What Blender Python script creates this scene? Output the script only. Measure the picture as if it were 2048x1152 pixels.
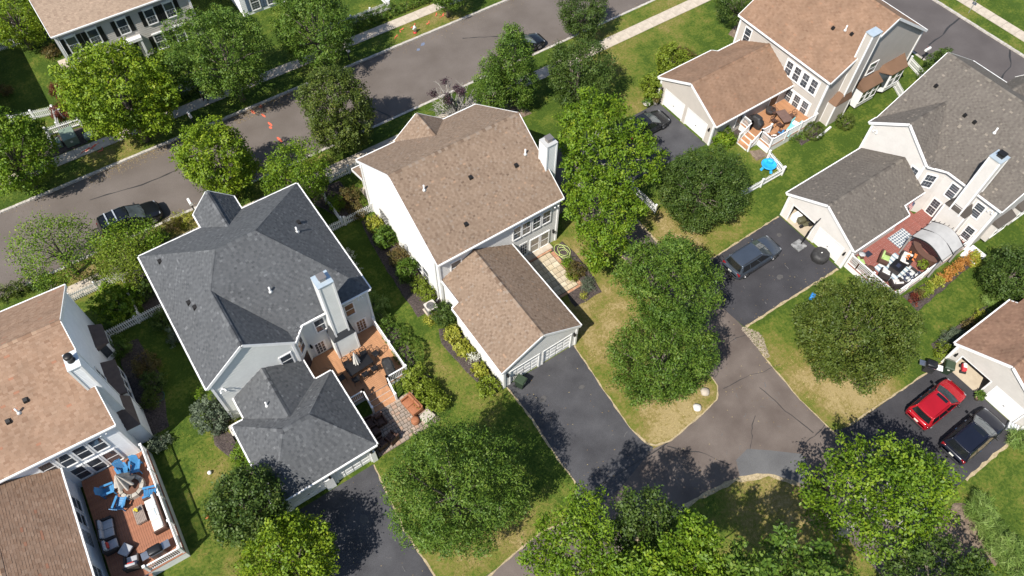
import bpy, bmesh, math, random
import numpy as np
from mathutils import Matrix, Vector
R = math.radians
for o in list(bpy.data.objects): bpy.data.objects.remove(o)
scene = bpy.context.scene
COL = scene.collection
# ---------------------------------------------------------------- camera
cd = bpy.data.cameras.new('camera'); cam = bpy.data.objects.new('camera', cd); COL.objects.link(cam)
cam.matrix_world = Matrix(((0.82347506, 0.46869233, -0.31971288, 0), (-0.5672737, 0.68957181, -0.45021246, 0),
                           (0.00945386, 0.55210344, 0.83372202, 48.5), (0, 0, 0, 1)))
cd.sensor_width = 36; cd.lens = 26.36; cd.clip_start = 0.5; cd.clip_end = 3000
scene.camera = cam
# ---------------------------------------------------------------- light
SUN_EL, SUN_AZ = R(51), R(19)            # shadows run towards SUN_AZ (from +X)
w = bpy.data.worlds.new('World'); scene.world = w; w.use_nodes = True
nt = w.node_tree; bg = nt.nodes['Background']
sky = nt.nodes.new('ShaderNodeTexSky'); sky.sky_type = 'NISHITA'; sky.sun_disc = False
sky.sun_elevation = SUN_EL; sky.sun_rotation = math.atan2(-math.cos(SUN_AZ), -math.sin(SUN_AZ))
sky.air_density = 1.0; sky.dust_density = 0.6
nt.links.new(sky.outputs[0], bg.inputs[0]); bg.inputs[1].default_value = 0.095
sl = bpy.data.lights.new('sun', 'SUN'); sl.energy = 4.4; sl.angle = R(0.53); sl.color = (1.0, 0.955, 0.88)
so = bpy.data.objects.new('sun', sl); COL.objects.link(so)
d = Vector((math.cos(SUN_AZ) * math.cos(SUN_EL), math.sin(SUN_AZ) * math.cos(SUN_EL), -math.sin(SUN_EL)))
so.rotation_euler = d.to_track_quat('-Z', 'Y').to_euler(); so.location = (-20, 0, 60)
vs = scene.view_settings; vs.view_transform = 'Standard'; vs.look = 'None'; vs.gamma = 1; vs.exposure = 0.68
vs.use_curve_mapping = False
# ---------------------------------------------------------------- materials
MATS = {}
def srgb(r, g, b):
    f = lambda c: (c / 255 / 12.92) if c <= 10 else ((c / 255 + 0.055) / 1.055) ** 2.4
    return (f(r), f(g), f(b))
def mat(name, c1, c2=None, scale=4.0, rough=0.7, bump=0.0, bscale=40.0, metal=0.0, fine=0.0, coat=0.0, spec=0.5, detail=5.0, lo=0.35, hi=0.65):
    """two tones mixed by noise, optional fine speckle and bump"""
    if name in MATS: return MATS[name]
    m = bpy.data.materials.new(name); m.use_nodes = True; MATS[name] = m
    t = m.node_tree; n = t.nodes; b = n['Principled BSDF']
    b.inputs['Roughness'].default_value = rough; b.inputs['Metallic'].default_value = metal
    b.inputs['Coat Weight'].default_value = coat; b.inputs['Specular IOR Level'].default_value = spec
    tc = n.new('ShaderNodeTexCoord')
    col = None
    if c2:
        no = n.new('ShaderNodeTexNoise'); no.inputs['Scale'].default_value = scale; no.inputs['Detail'].default_value = detail
        t.links.new(tc.outputs['Object'], no.inputs['Vector'])
        rp = n.new('ShaderNodeValToRGB'); rp.color_ramp.elements[0].position = lo; rp.color_ramp.elements[1].position = hi
        rp.color_ramp.elements[0].color = (*c1, 1); rp.color_ramp.elements[1].color = (*c2, 1)
        t.links.new(no.outputs['Fac'], rp.inputs['Fac']); col = rp.outputs['Color']
    else:
        rgb = n.new('ShaderNodeRGB'); rgb.outputs[0].default_value = (*c1, 1); col = rgb.outputs[0]
    if fine > 0:
        nf = n.new('ShaderNodeTexNoise'); nf.inputs['Scale'].default_value = bscale; nf.inputs['Detail'].default_value = 3
        t.links.new(tc.outputs['Object'], nf.inputs['Vector'])
        mr = n.new('ShaderNodeMapRange'); mr.inputs[1].default_value = 0.3; mr.inputs[2].default_value = 0.7
        mr.inputs[3].default_value = 1 - fine; mr.inputs[4].default_value = 1 + fine
        t.links.new(nf.outputs['Fac'], mr.inputs[0])
        mx = n.new('ShaderNodeVectorMath'); mx.operation = 'SCALE'
        t.links.new(col, mx.inputs[0]); t.links.new(mr.outputs[0], mx.inputs['Scale']); col = mx.outputs[0]
    t.links.new(col, b.inputs['Base Color'])
    if bump > 0:
        nb = n.new('ShaderNodeTexNoise'); nb.inputs['Scale'].default_value = bscale; nb.inputs['Detail'].default_value = 4
        t.links.new(tc.outputs['Object'], nb.inputs['Vector'])
        bp = n.new('ShaderNodeBump'); bp.inputs['Strength'].default_value = bump; bp.inputs['Distance'].default_value = 0.03
        t.links.new(nb.outputs['Fac'], bp.inputs['Height']); t.links.new(bp.outputs[0], b.inputs['Normal'])
    return m
def tint_mat(name, stops, rough=0.8, trans=0.0, noise=None, bump=0.0):
    """colour from the per-face attribute 'tint' through a ramp; trans adds leaf translucency"""
    if name in MATS: return MATS[name]
    m = bpy.data.materials.new(name); m.use_nodes = True; MATS[name] = m
    t = m.node_tree; n = t.nodes; b = n['Principled BSDF']; b.inputs['Roughness'].default_value = rough
    b.inputs['Specular IOR Level'].default_value = 0.35
    a = n.new('ShaderNodeAttribute'); a.attribute_name = 'tint'
    rp = n.new('ShaderNodeValToRGB'); cr = rp.color_ramp
    while len(cr.elements) < len(stops): cr.elements.new(0.5)
    for e, (p, c) in zip(cr.elements, stops): e.position = p; e.color = (*c, 1)
    t.links.new(a.outputs['Fac'], rp.inputs['Fac']); col = rp.outputs['Color']
    if noise:
        tc = n.new('ShaderNodeTexCoord'); no = n.new('ShaderNodeTexNoise'); no.inputs['Scale'].default_value = noise[0]; no.inputs['Detail'].default_value = 4
        t.links.new(tc.outputs['Object'], no.inputs['Vector'])
        mr = n.new('ShaderNodeMapRange'); mr.inputs[1].default_value = 0.3; mr.inputs[2].default_value = 0.7
        mr.inputs[3].default_value = 1 - noise[1]; mr.inputs[4].default_value = 1 + noise[1]
        t.links.new(no.outputs['Fac'], mr.inputs[0])
        mx = n.new('ShaderNodeVectorMath'); mx.operation = 'SCALE'
        t.links.new(col, mx.inputs[0]); t.links.new(mr.outputs[0], mx.inputs['Scale']); col = mx.outputs[0]
    t.links.new(col, b.inputs['Base Color'])
    if trans > 0:
        tr = n.new('ShaderNodeBsdfTranslucent'); ms = n.new('ShaderNodeMixShader'); ms.inputs[0].default_value = trans
        t.links.new(col, tr.inputs['Color']); t.links.new(b.outputs[0], ms.inputs[1]); t.links.new(tr.outputs[0], ms.inputs[2])
        t.links.new(ms.outputs[0], n['Material Output'].inputs['Surface'])
    return m
# ---------------------------------------------------------------- mesh builder
class M:
    def __init__(s): s.v = []; s.f = []; s.t = []
    def add(s, vs_, fs, tint=None):
        k = len(s.v); s.v.extend([tuple(p) for p in vs_]); s.f.extend([tuple(i + k for i in f) for f in fs])
        if tint is not None: s.t.extend([tint] * len(fs))
        return s
    def box(s, x0, x1, y0, y1, z0, z1, tint=None):
        return s.add([(x0, y0, z0), (x1, y0, z0), (x1, y1, z0), (x0, y1, z0), (x0, y0, z1), (x1, y0, z1), (x1, y1, z1), (x0, y1, z1)],
                     [(3, 2, 1, 0), (4, 5, 6, 7), (0, 1, 5, 4), (1, 2, 6, 5), (2, 3, 7, 6), (3, 0, 4, 7)], tint)
    def bar(s, a, b, wx, wz, up=(0, 0, 1)):
        """box beam from a to b, width wx (sideways), height wz"""
        a = Vector(a); b = Vector(b); t = (b - a).normalized(); u = Vector(up)
        x = t.cross(u)
        if x.length < 1e-4: x = t.cross(Vector((1, 0, 0)))
        x.normalize(); u = x.cross(t); x *= wx / 2; u = u * (wz / 2)
        c = [a - x - u, a + x - u, a + x + u, a - x + u, b - x - u, b + x - u, b + x + u, b - x + u]
        return s.add(c, [(0, 1, 2, 3), (7, 6, 5, 4), (0, 4, 5, 1), (1, 5, 6, 2), (2, 6, 7, 3), (3, 7, 4, 0)])
    def prism(s, poly, z0, z1):
        n = len(poly)
        z0s = z0 if hasattr(z0, '__len__') else [z0] * n; z1s = z1 if hasattr(z1, '__len__') else [z1] * n
        v = [(p[0], p[1], z) for p, z in zip(poly, z0s)] + [(p[0], p[1], z) for p, z in zip(poly, z1s)]
        return s.add(v, [tuple(range(n - 1, -1, -1)), tuple(range(n, 2 * n))] + [(i, (i + 1) % n, n + (i + 1) % n, n + i) for i in range(n)])
    def cyl(s, c, r, z0, z1, n=12, r2=None):
        r2 = r if r2 is None else r2
        v = [(c[0] + r * math.cos(2 * math.pi * i / n), c[1] + r * math.sin(2 * math.pi * i / n), z0) for i in range(n)]
        v += [(c[0] + r2 * math.cos(2 * math.pi * i / n), c[1] + r2 * math.sin(2 * math.pi * i / n), z1) for i in range(n)]
        return s.add(v, [tuple(range(n - 1, -1, -1)), tuple(range(n, 2 * n))] + [(i, (i + 1) % n, n + (i + 1) % n, n + i) for i in range(n)])
    def lathe(s, c, prof, n=14):
        """prof: (radius, z) list, about vertical axis through c"""
        v = []; f = []
        for r, z in prof:
            v += [(c[0] + r * math.cos(2 * math.pi * i / n), c[1] + r * math.sin(2 * math.pi * i / n), z) for i in range(n)]
        for j in range(len(prof) - 1):
            f += [(j * n + i, j * n + (i + 1) % n, (j + 1) * n + (i + 1) % n, (j + 1) * n + i) for i in range(n)]
        f += [tuple(range(n - 1, -1, -1)), tuple(range((len(prof) - 1) * n, len(prof) * n))]
        return s.add(v, f)
    def tube(s, pts, r, n=6):
        pts = [Vector(p) for p in pts]; rs = r if hasattr(r, '__len__') else [r] * len(pts)
        v = []; f = []; prev = None
        for i, p in enumerate(pts):
            t = (pts[min(i + 1, len(pts) - 1)] - pts[max(i - 1, 0)]).normalized()
            a = t.cross(Vector((0, 0, 1)) if abs(t.z) < 0.95 else Vector((1, 0, 0))).normalized()
            if prev is not None and a.dot(prev) < 0: a = -a
            prev = a; b = t.cross(a)
            v += [p + (a * math.cos(2 * math.pi * k / n) + b * math.sin(2 * math.pi * k / n)) * rs[i] for k in range(n)]
        for j in range(len(pts) - 1):
            f += [(j * n + k, j * n + (k + 1) % n, (j + 1) * n + (k + 1) % n, (j + 1) * n + k) for k in range(n)]
        f += [tuple(range(n - 1, -1, -1)), tuple(range((len(pts) - 1) * n, len(pts) * n))]
        return s.add(v, f)
    def grid(s, P):
        """P[i][j] points"""
        a = len(P); b = len(P[0]); v = [p for row in P for p in row]
        return s.add(v, [(i * b + j, i * b + j + 1, (i + 1) * b + j + 1, (i + 1) * b + j) for i in range(a - 1) for j in range(b - 1)])
    def rbox(s, x0, x1, y0, y1, z0, z1, r=0.04):
        """box with rounded edges"""
        bm = bmesh.new(); bmesh.ops.create_cube(bm, size=1)
        for vv in bm.verts:
            vv.co = Vector((x0 + (vv.co.x + .5) * (x1 - x0), y0 + (vv.co.y + .5) * (y1 - y0), z0 + (vv.co.z + .5) * (z1 - z0)))
        bmesh.ops.bevel(bm, geom=list(bm.edges), offset=r, segments=2, affect='EDGES', profile=0.5)
        bm.verts.ensure_lookup_table(); bm.verts.index_update()
        s.add([vv.co.copy() for vv in bm.verts], [[vv.index for vv in ff.verts] for ff in bm.faces]); bm.free()
        return s
    def xf(s, mtx):
        s.v = [tuple(mtx @ Vector(p)) for p in s.v]; return s
ROOTINV = {}
def mesh_of(name, m, smooth=False):
    me = bpy.data.meshes.new(name); me.from_pydata(m.v, [], m.f); 
    if m.t and len(m.t) == len(m.f):
        at = me.attributes.new('tint', 'FLOAT', 'FACE'); at.data.foreach_set('value', m.t)
    if smooth: me.polygons.foreach_set('use_smooth', [True] * len(me.polygons))
    me.update(); return me
def tag(o, label=None, cat=None, group=None, kind=None):
    if label: o['label'] = label
    if cat: o['category'] = cat
    if group: o['group'] = group
    if kind: o['kind'] = kind
    return o
def link(name, me, material, parent=None):
    o = bpy.data.objects.new(name, me); COL.objects.link(o)
    if material and me and not me.materials: me.materials.append(material)
    if parent: o.parent = parent
    return o
WORLD = {}                      # root object -> matrix (things are written in world metres; parts are stored relative to the root)
def rootmat(o):
    while o.parent: o = o.parent
    return WORLD.get(o.name)
def obj(name, m, material, parent=None, smooth=False):
    """m in world coordinates; stored relative to the thing's root"""
    if parent is not None:
        mi = rootmat(parent)
        if mi is not None: m.xf(mi.inverted())
    return link(name, mesh_of(name, m, smooth), material, parent)
def thing(name, label, cat, loc=(0, 0, 0), rz=0.0, group=None):
    o = bpy.data.objects.new(name, None); COL.objects.link(o); o.empty_display_size = 0.2
    o.location = loc; o.rotation_euler = (0, 0, rz); tag(o, label, cat, group)
    WORLD[o.name] = Matrix.Translation(loc) @ Matrix.Rotation(rz, 4, 'Z')
    return o
def local(name, m, material, parent, smooth=False):
    """m already in the thing's own coordinates"""
    return link(name, mesh_of(name, m, smooth), material, parent)
def copy_tree(o, parent=None):
    c = o.copy(); COL.objects.link(c); c.parent = parent
    for ch in list(o.children): copy_tree(ch, c)
    return c
def place(o, loc, rz, label=None, group=None):
    c = copy_tree(o); c.location = loc; c.rotation_euler = (0, 0, rz)
    if label: c['label'] = label
    if group: c['group'] = group
    return c
def single(name, m, material, label, cat, group=None, loc=None, rz=0, smooth=False):
    """one-mesh thing, m in its own coordinates when loc is given"""
    o = link(name, mesh_of(name, m, smooth), material)
    if loc: o.location = loc; o.rotation_euler = (0, 0, rz)
    return tag(o, label, cat, group)
def struct(name, m, material, parent=None, kind='structure', smooth=False):
    o = link(name, mesh_of(name, m, smooth), material, parent); o['kind'] = kind; return o
# ---------------------------------------------------------------- ground
rng = random.Random(7); npr = np.random.default_rng(11)
def lines(a, b, step, extra):
    v = list(np.arange(a, b + 1e-6, step)) + extra + [a - 60, a - 250, a - 900, b + 60, b + 250, b + 900]
    return sorted(set(round(float(x), 3) for x in v))
gx = lines(-30, 92, 0.8, [67.12, 67.3, 75.8, 75.98]); gy = lines(-22, 98, 0.8, [47.47, 47.65, 56.0, 56.18])
DRY = [(23, 11, 4.5, .95), (23, 17, 4, .75), (21, 21, 3.5, .75), (25.5, 21, 2.5, .6), (33, 21.5, 2.6, .9), (33, 24.5, 2.2, .95), (37.5, 21, 2, .6),
       (-4, 46.4, 3.5, .95), (1.5, 46.6, 2.5, .95), (-8, 46.5, 3, .8), (4.3, 12, 2.4, .8), (3.6, 17, 1.8, .9), (8, 10.5, 2.5, .9),
       (32.5, 5, 2.8, .95), (31.7, 8, 2.2, .9), (35, 3.8, 2.5, .8), (35, 6, 2, .5), (31.5, 11, 1.6, .55), (24, 0, 4.5, .6), (23, 3.5, 2.5, .6), (20, -2, 5, .5), (27, 0.5, 2, .8),
       (-2, 57.2, 4, .75), (31, 57.3, 3.5, .8), (27, 57, 2, .4), (18, 57, 2, .3), (10.5, 22, 2.2, .55), (10, 25, 2, .35), (-6.5, 23.5, 2.5, .4), (-7, 18, 2.5, .55), (-5.8, 26, 1.6, .45),
       (44, 46.4, 3.5, .6), (41, 42.5, 3, .7), (49, 42, 2.5, .45), (52, 45.9, 3, .7), (39.5, 36.5, 2, .7), (8.5, 45.5, 2, .85), (12, 46.5, 2, .6),
       (44.3, 26, 1.6, .6), (24, 25.5, 1.8, .8), (25.7, 27.5, 2, .6), (76.5, 28, 1.5, .7), (76.2, 22, 1.2, .7), (12, 8.8, 2, .5), (11.6, 19, 1.5, .5), (45.5, 24, 1.5, .3),
       (-5, 63.5, 1.6, .4), (26, 62.5, 1.2, .5), (34.5, -4, 2, .3), (39, -5, 3, .25), (21, 9.9, 3, .7), (47, 5, 2, .15), (-6, 12, 3, .45), (30, 30, 2.5, .6)]
def dryness(x, y):
    d = 0.05
    for cx, cy, r, a in DRY:
        q = ((x - cx) ** 2 + (y - cy) ** 2) / (r * r)
        if q < 6: d += .66 * a * math.exp(-q)
    return min(d, 1.0)
def gz(x, y):
    return -0.12 if (47.65 <= y <= 56.0) or (67.3 <= x <= 75.8 and y < 47.65) else 0.0
g = M(); P = []
for x in gx: P.append([(x, y, gz(x, y)) for y in gy])
g.grid(P)
grass_m = bpy.data.materials.new('grass'); grass_m.use_nodes = True
t = grass_m.node_tree; n = t.nodes; b = n['Principled BSDF']; b.inputs['Roughness'].default_value = 0.9; b.inputs['Specular IOR Level'].default_value = 0.2
tc = n.new('ShaderNodeTexCoord'); at = n.new('ShaderNodeAttribute'); at.attribute_name = 'dry'
def noise(scale, detail=4, rough=0.6):
    no = n.new('ShaderNodeTexNoise'); no.inputs['Scale'].default_value = scale; no.inputs['Detail'].default_value = detail; no.inputs['Roughness'].default_value = rough
    t.links.new(tc.outputs['Object'], no.inputs['Vector']); return no.outputs['Fac']
def math_(op, a, b_, c_=None):
    m_ = n.new('ShaderNodeMath'); m_.operation = op
    for i, q in enumerate((a, b_, c_)):
        if q is None: continue
        if isinstance(q, (int, float)): m_.inputs[i].default_value = q
        else: t.links.new(q, m_.inputs[i])
    return m_.outputs[0]
s1 = math_('MULTIPLY_ADD', noise(0.7, 6), 1.5, -0.75); s2 = math_('MULTIPLY_ADD', noise(4.5, 5, .7), 1.5, -0.75)
dv = math_('ADD', math_('ADD', at.outputs['Fac'], s1), s2)
rp = n.new('ShaderNodeValToRGB'); cr = rp.color_ramp
for i in range(3): cr.elements.new(.5)
for e, (p, c) in zip(cr.elements, [(-0.0, (0.048, 0.084, 0.009)), (0.2, (0.092, 0.130, 0.016)), (0.45, (0.150, 0.152, 0.030)), (0.75, (0.23, 0.18, 0.062)), (1.0, (0.33, 0.255, 0.12))]):
    e.position = p; e.color = (*c, 1)
t.links.new(dv, rp.inputs['Fac'])
fn = math_('MULTIPLY_ADD', noise(22, 4, .8), 1.7, 0.15)
mx = n.new('ShaderNodeVectorMath'); mx.operation = 'SCALE'; t.links.new(rp.outputs[0], mx.inputs[0]); t.links.new(fn, mx.inputs['Scale'])
t.links.new(mx.outputs[0], b.inputs['Base Color'])
bp = n.new('ShaderNodeBump'); bp.inputs['Strength'].default_value = 0.9; bp.inputs['Distance'].default_value = 0.06
t.links.new(noise(16, 5, .75), bp.inputs['Height']); t.links.new(bp.outputs[0], b.inputs['Normal'])
ground = struct('ground', g, grass_m)
da = ground.data.attributes.new('dry', 'FLOAT', 'POINT'); da.data.foreach_set('value', [dryness(p[0], p[1]) for p in g.v])
# ---------------------------------------------------------------- street and alley surfaces
def asphalt(name, c1, c2, sc=0.35, fine=.16):
    return mat(name, c1, c2, scale=sc, rough=.88, bump=.5, bscale=28, fine=fine, spec=.25, detail=8, lo=.3, hi=.7)
A_street = asphalt('asphalt_street', (.112, .093, .080), (.150, .127, .112))
A_street2 = asphalt('asphalt_street_dark', (.082, .071, .068), (.107, .094, .09))
A_alley = asphalt('asphalt_alley', (.098, .077, .066), (.155, .127, .11), .5)
A_drive = asphalt('asphalt_sealed', (.046, .045, .049), (.078, .077, .082), .55, .25)
A_drive2 = asphalt('asphalt_sealed_dark', (.036, .035, .039), (.057, .055, .06), .55, .25)
A_patch = asphalt('asphalt_patch', (.098, .096, .097), (.135, .133, .133), .6)
SEAL = mat('crack_sealer', (.03, .028, .027), rough=.6)
def sheet(name, polys, z, material, parent=None):
    m = M()
    for p in polys: m.add([(q[0], q[1], z) for q in p], [tuple(range(len(p)))])
    return struct(name, m, material, parent)
rect = lambda x0, x1, y0, y1: [(x0, y0), (x1, y0), (x1, y1), (x0, y1)]
street = sheet('street', [rect(-400, 400, 47.65, 56.0)], -0.116, A_street)
street2 = sheet('side_street', [rect(67.3, 75.8, -300, 47.6)], -0.112, A_street2)
def arc(cx, cy, r, a0, a1, k=8): return [(cx + r * math.cos(R(a0 + (a1 - a0) * i / k)), cy + r * math.sin(R(a0 + (a1 - a0) * i / k))) for i in range(k + 1)]
alley_polys = [
    [(25.6, -60), (30.2, -60), (30.2, 3.6), (30.1, 6.9), (30.5, 11.2), (31.0, 13.4), (30.9, 19), (30.9, 29.2), (31.2, 36), (27.2, 36), (27.4, 26), (27.7, 21), (27.3, 16), (26.2, 12.2), (26.0, 11.0), (25.2, 10.2), (23.6, 10.0), (20.5, 9.75),
     (19.0, 10.0), (13.3, 10.0), (12.2, 9.2), (9.4, 9.75), (6.2, 9.5), (-60, 9.6), (-60, 5.6), (14, 5.9), (19.4, 5.7), (22.2, 5.2), (24.3, 4.2), (25.4, 2.6)],
]
alley = sheet('alley', alley_polys, 0.004, A_alley)
def drive(name, poly, material=A_drive): return sheet(name, [poly], 0.008, material)
drive('driveway', [(13.45, 19.5), (13.55, 16.7), (13.3, 13), (13.3, 11.2), (12.8, 10.4), (12.2, 9.0), (15.5, 9.1), (19.2, 10.05), (18.95, 10.5), (18.75, 12), (19.1, 15.8), (19.5, 19.5)])
drive('driveway', [(-3.2, 19.75), (-3.3, 9.2), (2.6, 9.0), (2.55, 11.3), (2.4, 14.8), (2.65, 17.4), (2.9, 19.75)])
drive('driveway', [(41.1, 13.1), (41.1, 19.6), (34.2, 19.5), (31.3, 19.4), (30.9, 15.3), (31.05, 13.5)], A_drive2)
drive('driveway', [(30.3, 3.95), (31.5, 3.5), (41.0, 3.1), (41.0, -3.6), (35.0, -3.4), (30.2, -3.6)], A_drive2)
drive('driveway', [(41.6, 29.1), (41.6, 35.6), (36, 35.5), (30.9, 34.9), (30.9, 29.6)], A_drive)
sheet('asphalt_patch', [[(22.6, 5.2), (23.2, 6.2), (24.4, 6.35), (25.6, 5.4), (27.2, 4.0), (26.9, 3.0), (25.8, 2.4), (24.4, 4.1)]], 0.009, A_patch)
# sealed cracks, spray marks
def ribbon(pts, wd, z):
    m = M(); L = []; Rr = []
    for i, p in enumerate(pts):
        a = Vector(pts[max(i - 1, 0)]); c = Vector(pts[min(i + 1, len(pts) - 1)]); tn = (c - a).normalized(); nn = Vector((-tn.y, tn.x)) * wd * .5 * rng.uniform(.35, 1.5)
        L.append((p[0] + nn.x, p[1] + nn.y, z)); Rr.append((p[0] - nn.x, p[1] - nn.y, z))
    return m.grid([L, Rr])
def wiggle(a, b_, k=10, amp=.15):
    out = []; off = 0
    for i in range(k + 1):
        off += rng.uniform(-amp, amp); tt = i / k; d_ = Vector(b_) - Vector(a); nn = Vector((-d_.y, d_.x)).normalized()
        p = Vector(a) + d_ * tt + nn * off * (1 - abs(2 * tt - 1)) ; out.append((p.x, p.y))
    return out
SZ = -0.110
for a, b_, wd in [((-5.6, 53.4), (1.5, 52.6), .10), ((17.6, 54.6), (20.2, 47.8), .16), ((2.2, 52.4), (5.2, 52.3), .08), ((31.5, 53.6), (36.2, 50.6), .12), ((9.5, 50), (10.6, 48.2), .12), ((44.5, 52), (52, 48.6), .12), ((-12, 51), (-9, 50.4), .1)]:
    struct('crack_seal', ribbon(wiggle(a, b_), wd, SZ), SEAL, street)
for a, b_, wd in [((69.5, 26.8), (75.7, 27.8), .14), ((71, 19.5), (75.7, 21.8), .14)]:
    struct('crack_seal', ribbon(wiggle(a, b_), wd, SZ + .002), SEAL, street2)
for a, b_, wd in [((20.0, 9.6), (22.6, 6.2), .05), ((26.2, 10.6), (31, 9.7), .04), ((24.5, 6.2), (26.6, 7.8), .05), ((28.4, 9.2), (29.0, 4.6), .05), ((26.9, 3.9), (30.2, 4.6), .05), ((13.4, 9.9), (20.2, 9.75), .06), ((27, 21), (30.4, 17.6), .05), ((27.6, 13.6), (30.8, 12.9), .05)]:
    struct('crack_seal', ribbon(wiggle(a, b_), wd, .0125), SEAL, alley)
RED = mat('spray_red', (.75, .10, .05), (.55, .16, .09), 30, rough=.7); BLUE = mat('spray_blue', (.12, .17, .28), (.16, .17, .21), 20, rough=.7)
def dab(x, y, lx, ly, a, z, material, parent, name='spray_mark'):
    m = M(); k = 12
    m.add([(x + math.cos(R(a)) * lx * math.cos(2 * math.pi * i / k) * rng.uniform(.75, 1.2) - math.sin(R(a)) * ly * math.sin(2 * math.pi * i / k), y + math.sin(R(a)) * lx * math.cos(2 * math.pi * i / k) + math.cos(R(a)) * ly * math.sin(2 * math.pi * i / k) * rng.uniform(.7, 1.3), z) for i in range(k)], [tuple(range(k))])
    struct(name, m, material, parent)
def gp(px, py, z=0.0):
    """ground point under a photo position (2048 wide), used to set things out"""
    v = cam.matrix_world.to_3x3() @ Vector(((px - 1024) / 1499.6, -(py - 576) / 1499.6, -1)); k = (z - 48.5) / v.z
    return (v.x * k, v.y * k)
for px, py, lx, ly in [(527, 231, .32, .1), (540, 248, .35, .11), (541, 255, .2, .12), (559, 279, .42, .12), (520, 212, .3, .15), (506, 224, .35, .12)]:
    x, y = gp(px, py, SZ); dab(x, y, lx, ly, 100, SZ, RED, street)
for px, py, lx in [(846, 88, .3), (837, 99, .2)]:
    x, y = gp(px, py, SZ); dab(x, y, lx, .16, 20, SZ, BLUE, street)
for px, py, l_ in [(182, 296, .5), (190, 293, .45), (170, 303, .5), (200, 300, .25), (826, 52, .35), (804, 61, .3), (856, 46, .25), (792, 74, .25), (884, 31, .4), (1745 / 2, 30, .2)]:
    x, y = gp(px, py); struct('spray_mark', ribbon(wiggle((x - l_, y - .2), (x + l_, y + .2), 6, .12), .10, .052), RED, ground)
# ---------------------------------------------------------------- kerbs and pavements
CONC = mat('concrete', (.40, .34, .27), (.50, .43, .345), 2.2, rough=.9, bump=.3, bscale=30, fine=.12)
KERB = mat('kerb_stone', (.36, .33, .29), (.50, .46, .41), 3.0, rough=.9, bump=.4, bscale=30, fine=.15)
def kerb(x0, x1, y0, y1):
    m = M(); alongx = (x1 - x0) > (y1 - y0); p = x0 if alongx else y0; e = x1 if alongx else y1
    while p < e:
        l_ = rng.uniform(.26, .34); h = rng.uniform(-.012, .012); s_ = rng.uniform(-.01, .01)
        if alongx: m.box(p + .012, min(p + l_, e), y0 + s_, y1 + s_, -.2, .04 + h)
        else: m.box(x0 + s_, x1 + s_, p + .012, min(p + l_, e), -.2, .04 + h)
        p += l_
    return struct('kerb', m, KERB)
kerb(-20, 60, 47.42, 47.66); kerb(-20, 60, 55.99, 56.23); kerb(75.79, 76.03, 12, 40); kerb(67.07, 67.31, 18, 40)
def pavement(x0, x1, y0, y1, seg):
    base = M().box(x0, x1, y0, y1, -.2, .012); b_ = struct('pavement', base, mat('joint_dirt', (.10, .085, .06), rough=.95))
    alongx = (x1 - x0) > (y1 - y0); p = x0 if alongx else y0; e = x1 if alongx else y1
    me = mesh_of('paving_slab', M().box(-seg / 2 + .012, seg / 2 - .012, -(y1 - y0) / 2, (y1 - y0) / 2, -.05, .045) if alongx else M().box(-(x1 - x0) / 2, (x1 - x0) / 2, -seg / 2 + .012, seg / 2 - .012, -.05, .045))
    while p + seg <= e + .01:
        o = link('paving_slab', me, CONC, b_); o.location = (p + seg / 2, (y0 + y1) / 2, rng.uniform(-.006, .006)) if alongx else ((x0 + x1) / 2, p + seg / 2, rng.uniform(-.006, .006))
        o.rotation_euler = (R(rng.uniform(-.3, .3)), R(rng.uniform(-.3, .3)), 0); p += seg
    return b_
pavement(-14.5, 61, 44.2, 45.5, 1.5); pavement(-14, 44.5, 58.55, 59.75, 1.5); pavement(77.75, 79.1, 14, 38, 1.5)
# ---------------------------------------------------------------- planting beds, gravel
MULCH = mat('mulch', (.035, .026, .024), (.09, .068, .06), 9, rough=.95, bump=1.0, bscale=18, fine=.4)
MULCH_B = mat('bare_soil', (.12, .085, .062), (.22, .165, .12), 3, rough=.95, bump=1.0, bscale=14, fine=.3)
def bed(poly, material=MULCH, name='mulch_bed'):
    pts = []
    for i, p in enumerate(poly):
        q = poly[(i + 1) % len(poly)]; k = max(1, int(math.dist(p, q) / .5))
        for j in range(k): pts.append((p[0] + (q[0] - p[0]) * j / k + rng.uniform(-.06, .06), p[1] + (q[1] - p[1]) * j / k + rng.uniform(-.06, .06)))
    c = (sum(p[0] for p in pts) / len(pts), sum(p[1] for p in pts) / len(pts)); k = len(pts)
    m = M(); inner = [(p[0] + (c[0] - p[0]) * .08, p[1] + (c[1] - p[1]) * .08) for p in pts]
    m.add([(p[0], p[1], .003) for p in pts] + [(p[0], p[1], .05) for p in inner], [(i, (i + 1) % k, k + (i + 1) % k, k + i) for i in range(k)] + [tuple(range(k, 2 * k))])
    return struct(name, m, material)
bed([(21.6, 22.0), (24.2, 22.0), (24.7, 24.5), (24.6, 27.6), (23.2, 27.5), (23.2, 23.3), (21.7, 23.2)])
bed([(11.2, 28), (13.5, 28), (13.5, 38.6), (12, 38.6), (11.4, 34)]); bed([(12, 26.2), (13.2, 25.7), (13.2, 19.7), (12.3, 19.3), (11.9, 21), (11.5, 25)])
bed([(-4.6, 29.3), (-3.4, 29.4), (-3.2, 26.2), (-3.9, 22.6), (-4.5, 25), (-5.4, 27)]); bed([(8.6, 22.7), (9.4, 23), (9.2, 29), (8.4, 33), (8.2, 28)])
bed([(43.2, 8.5), (51, 8.2), (51, 7.4), (43, 7.0)]); bed([(44, 28.6), (45.3, 29), (45.4, 28.2), (43.4, 27.9)]); bed([(41.5, 4.6), (49, 4.3), (49, 3.4), (41, 3.4)])
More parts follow.
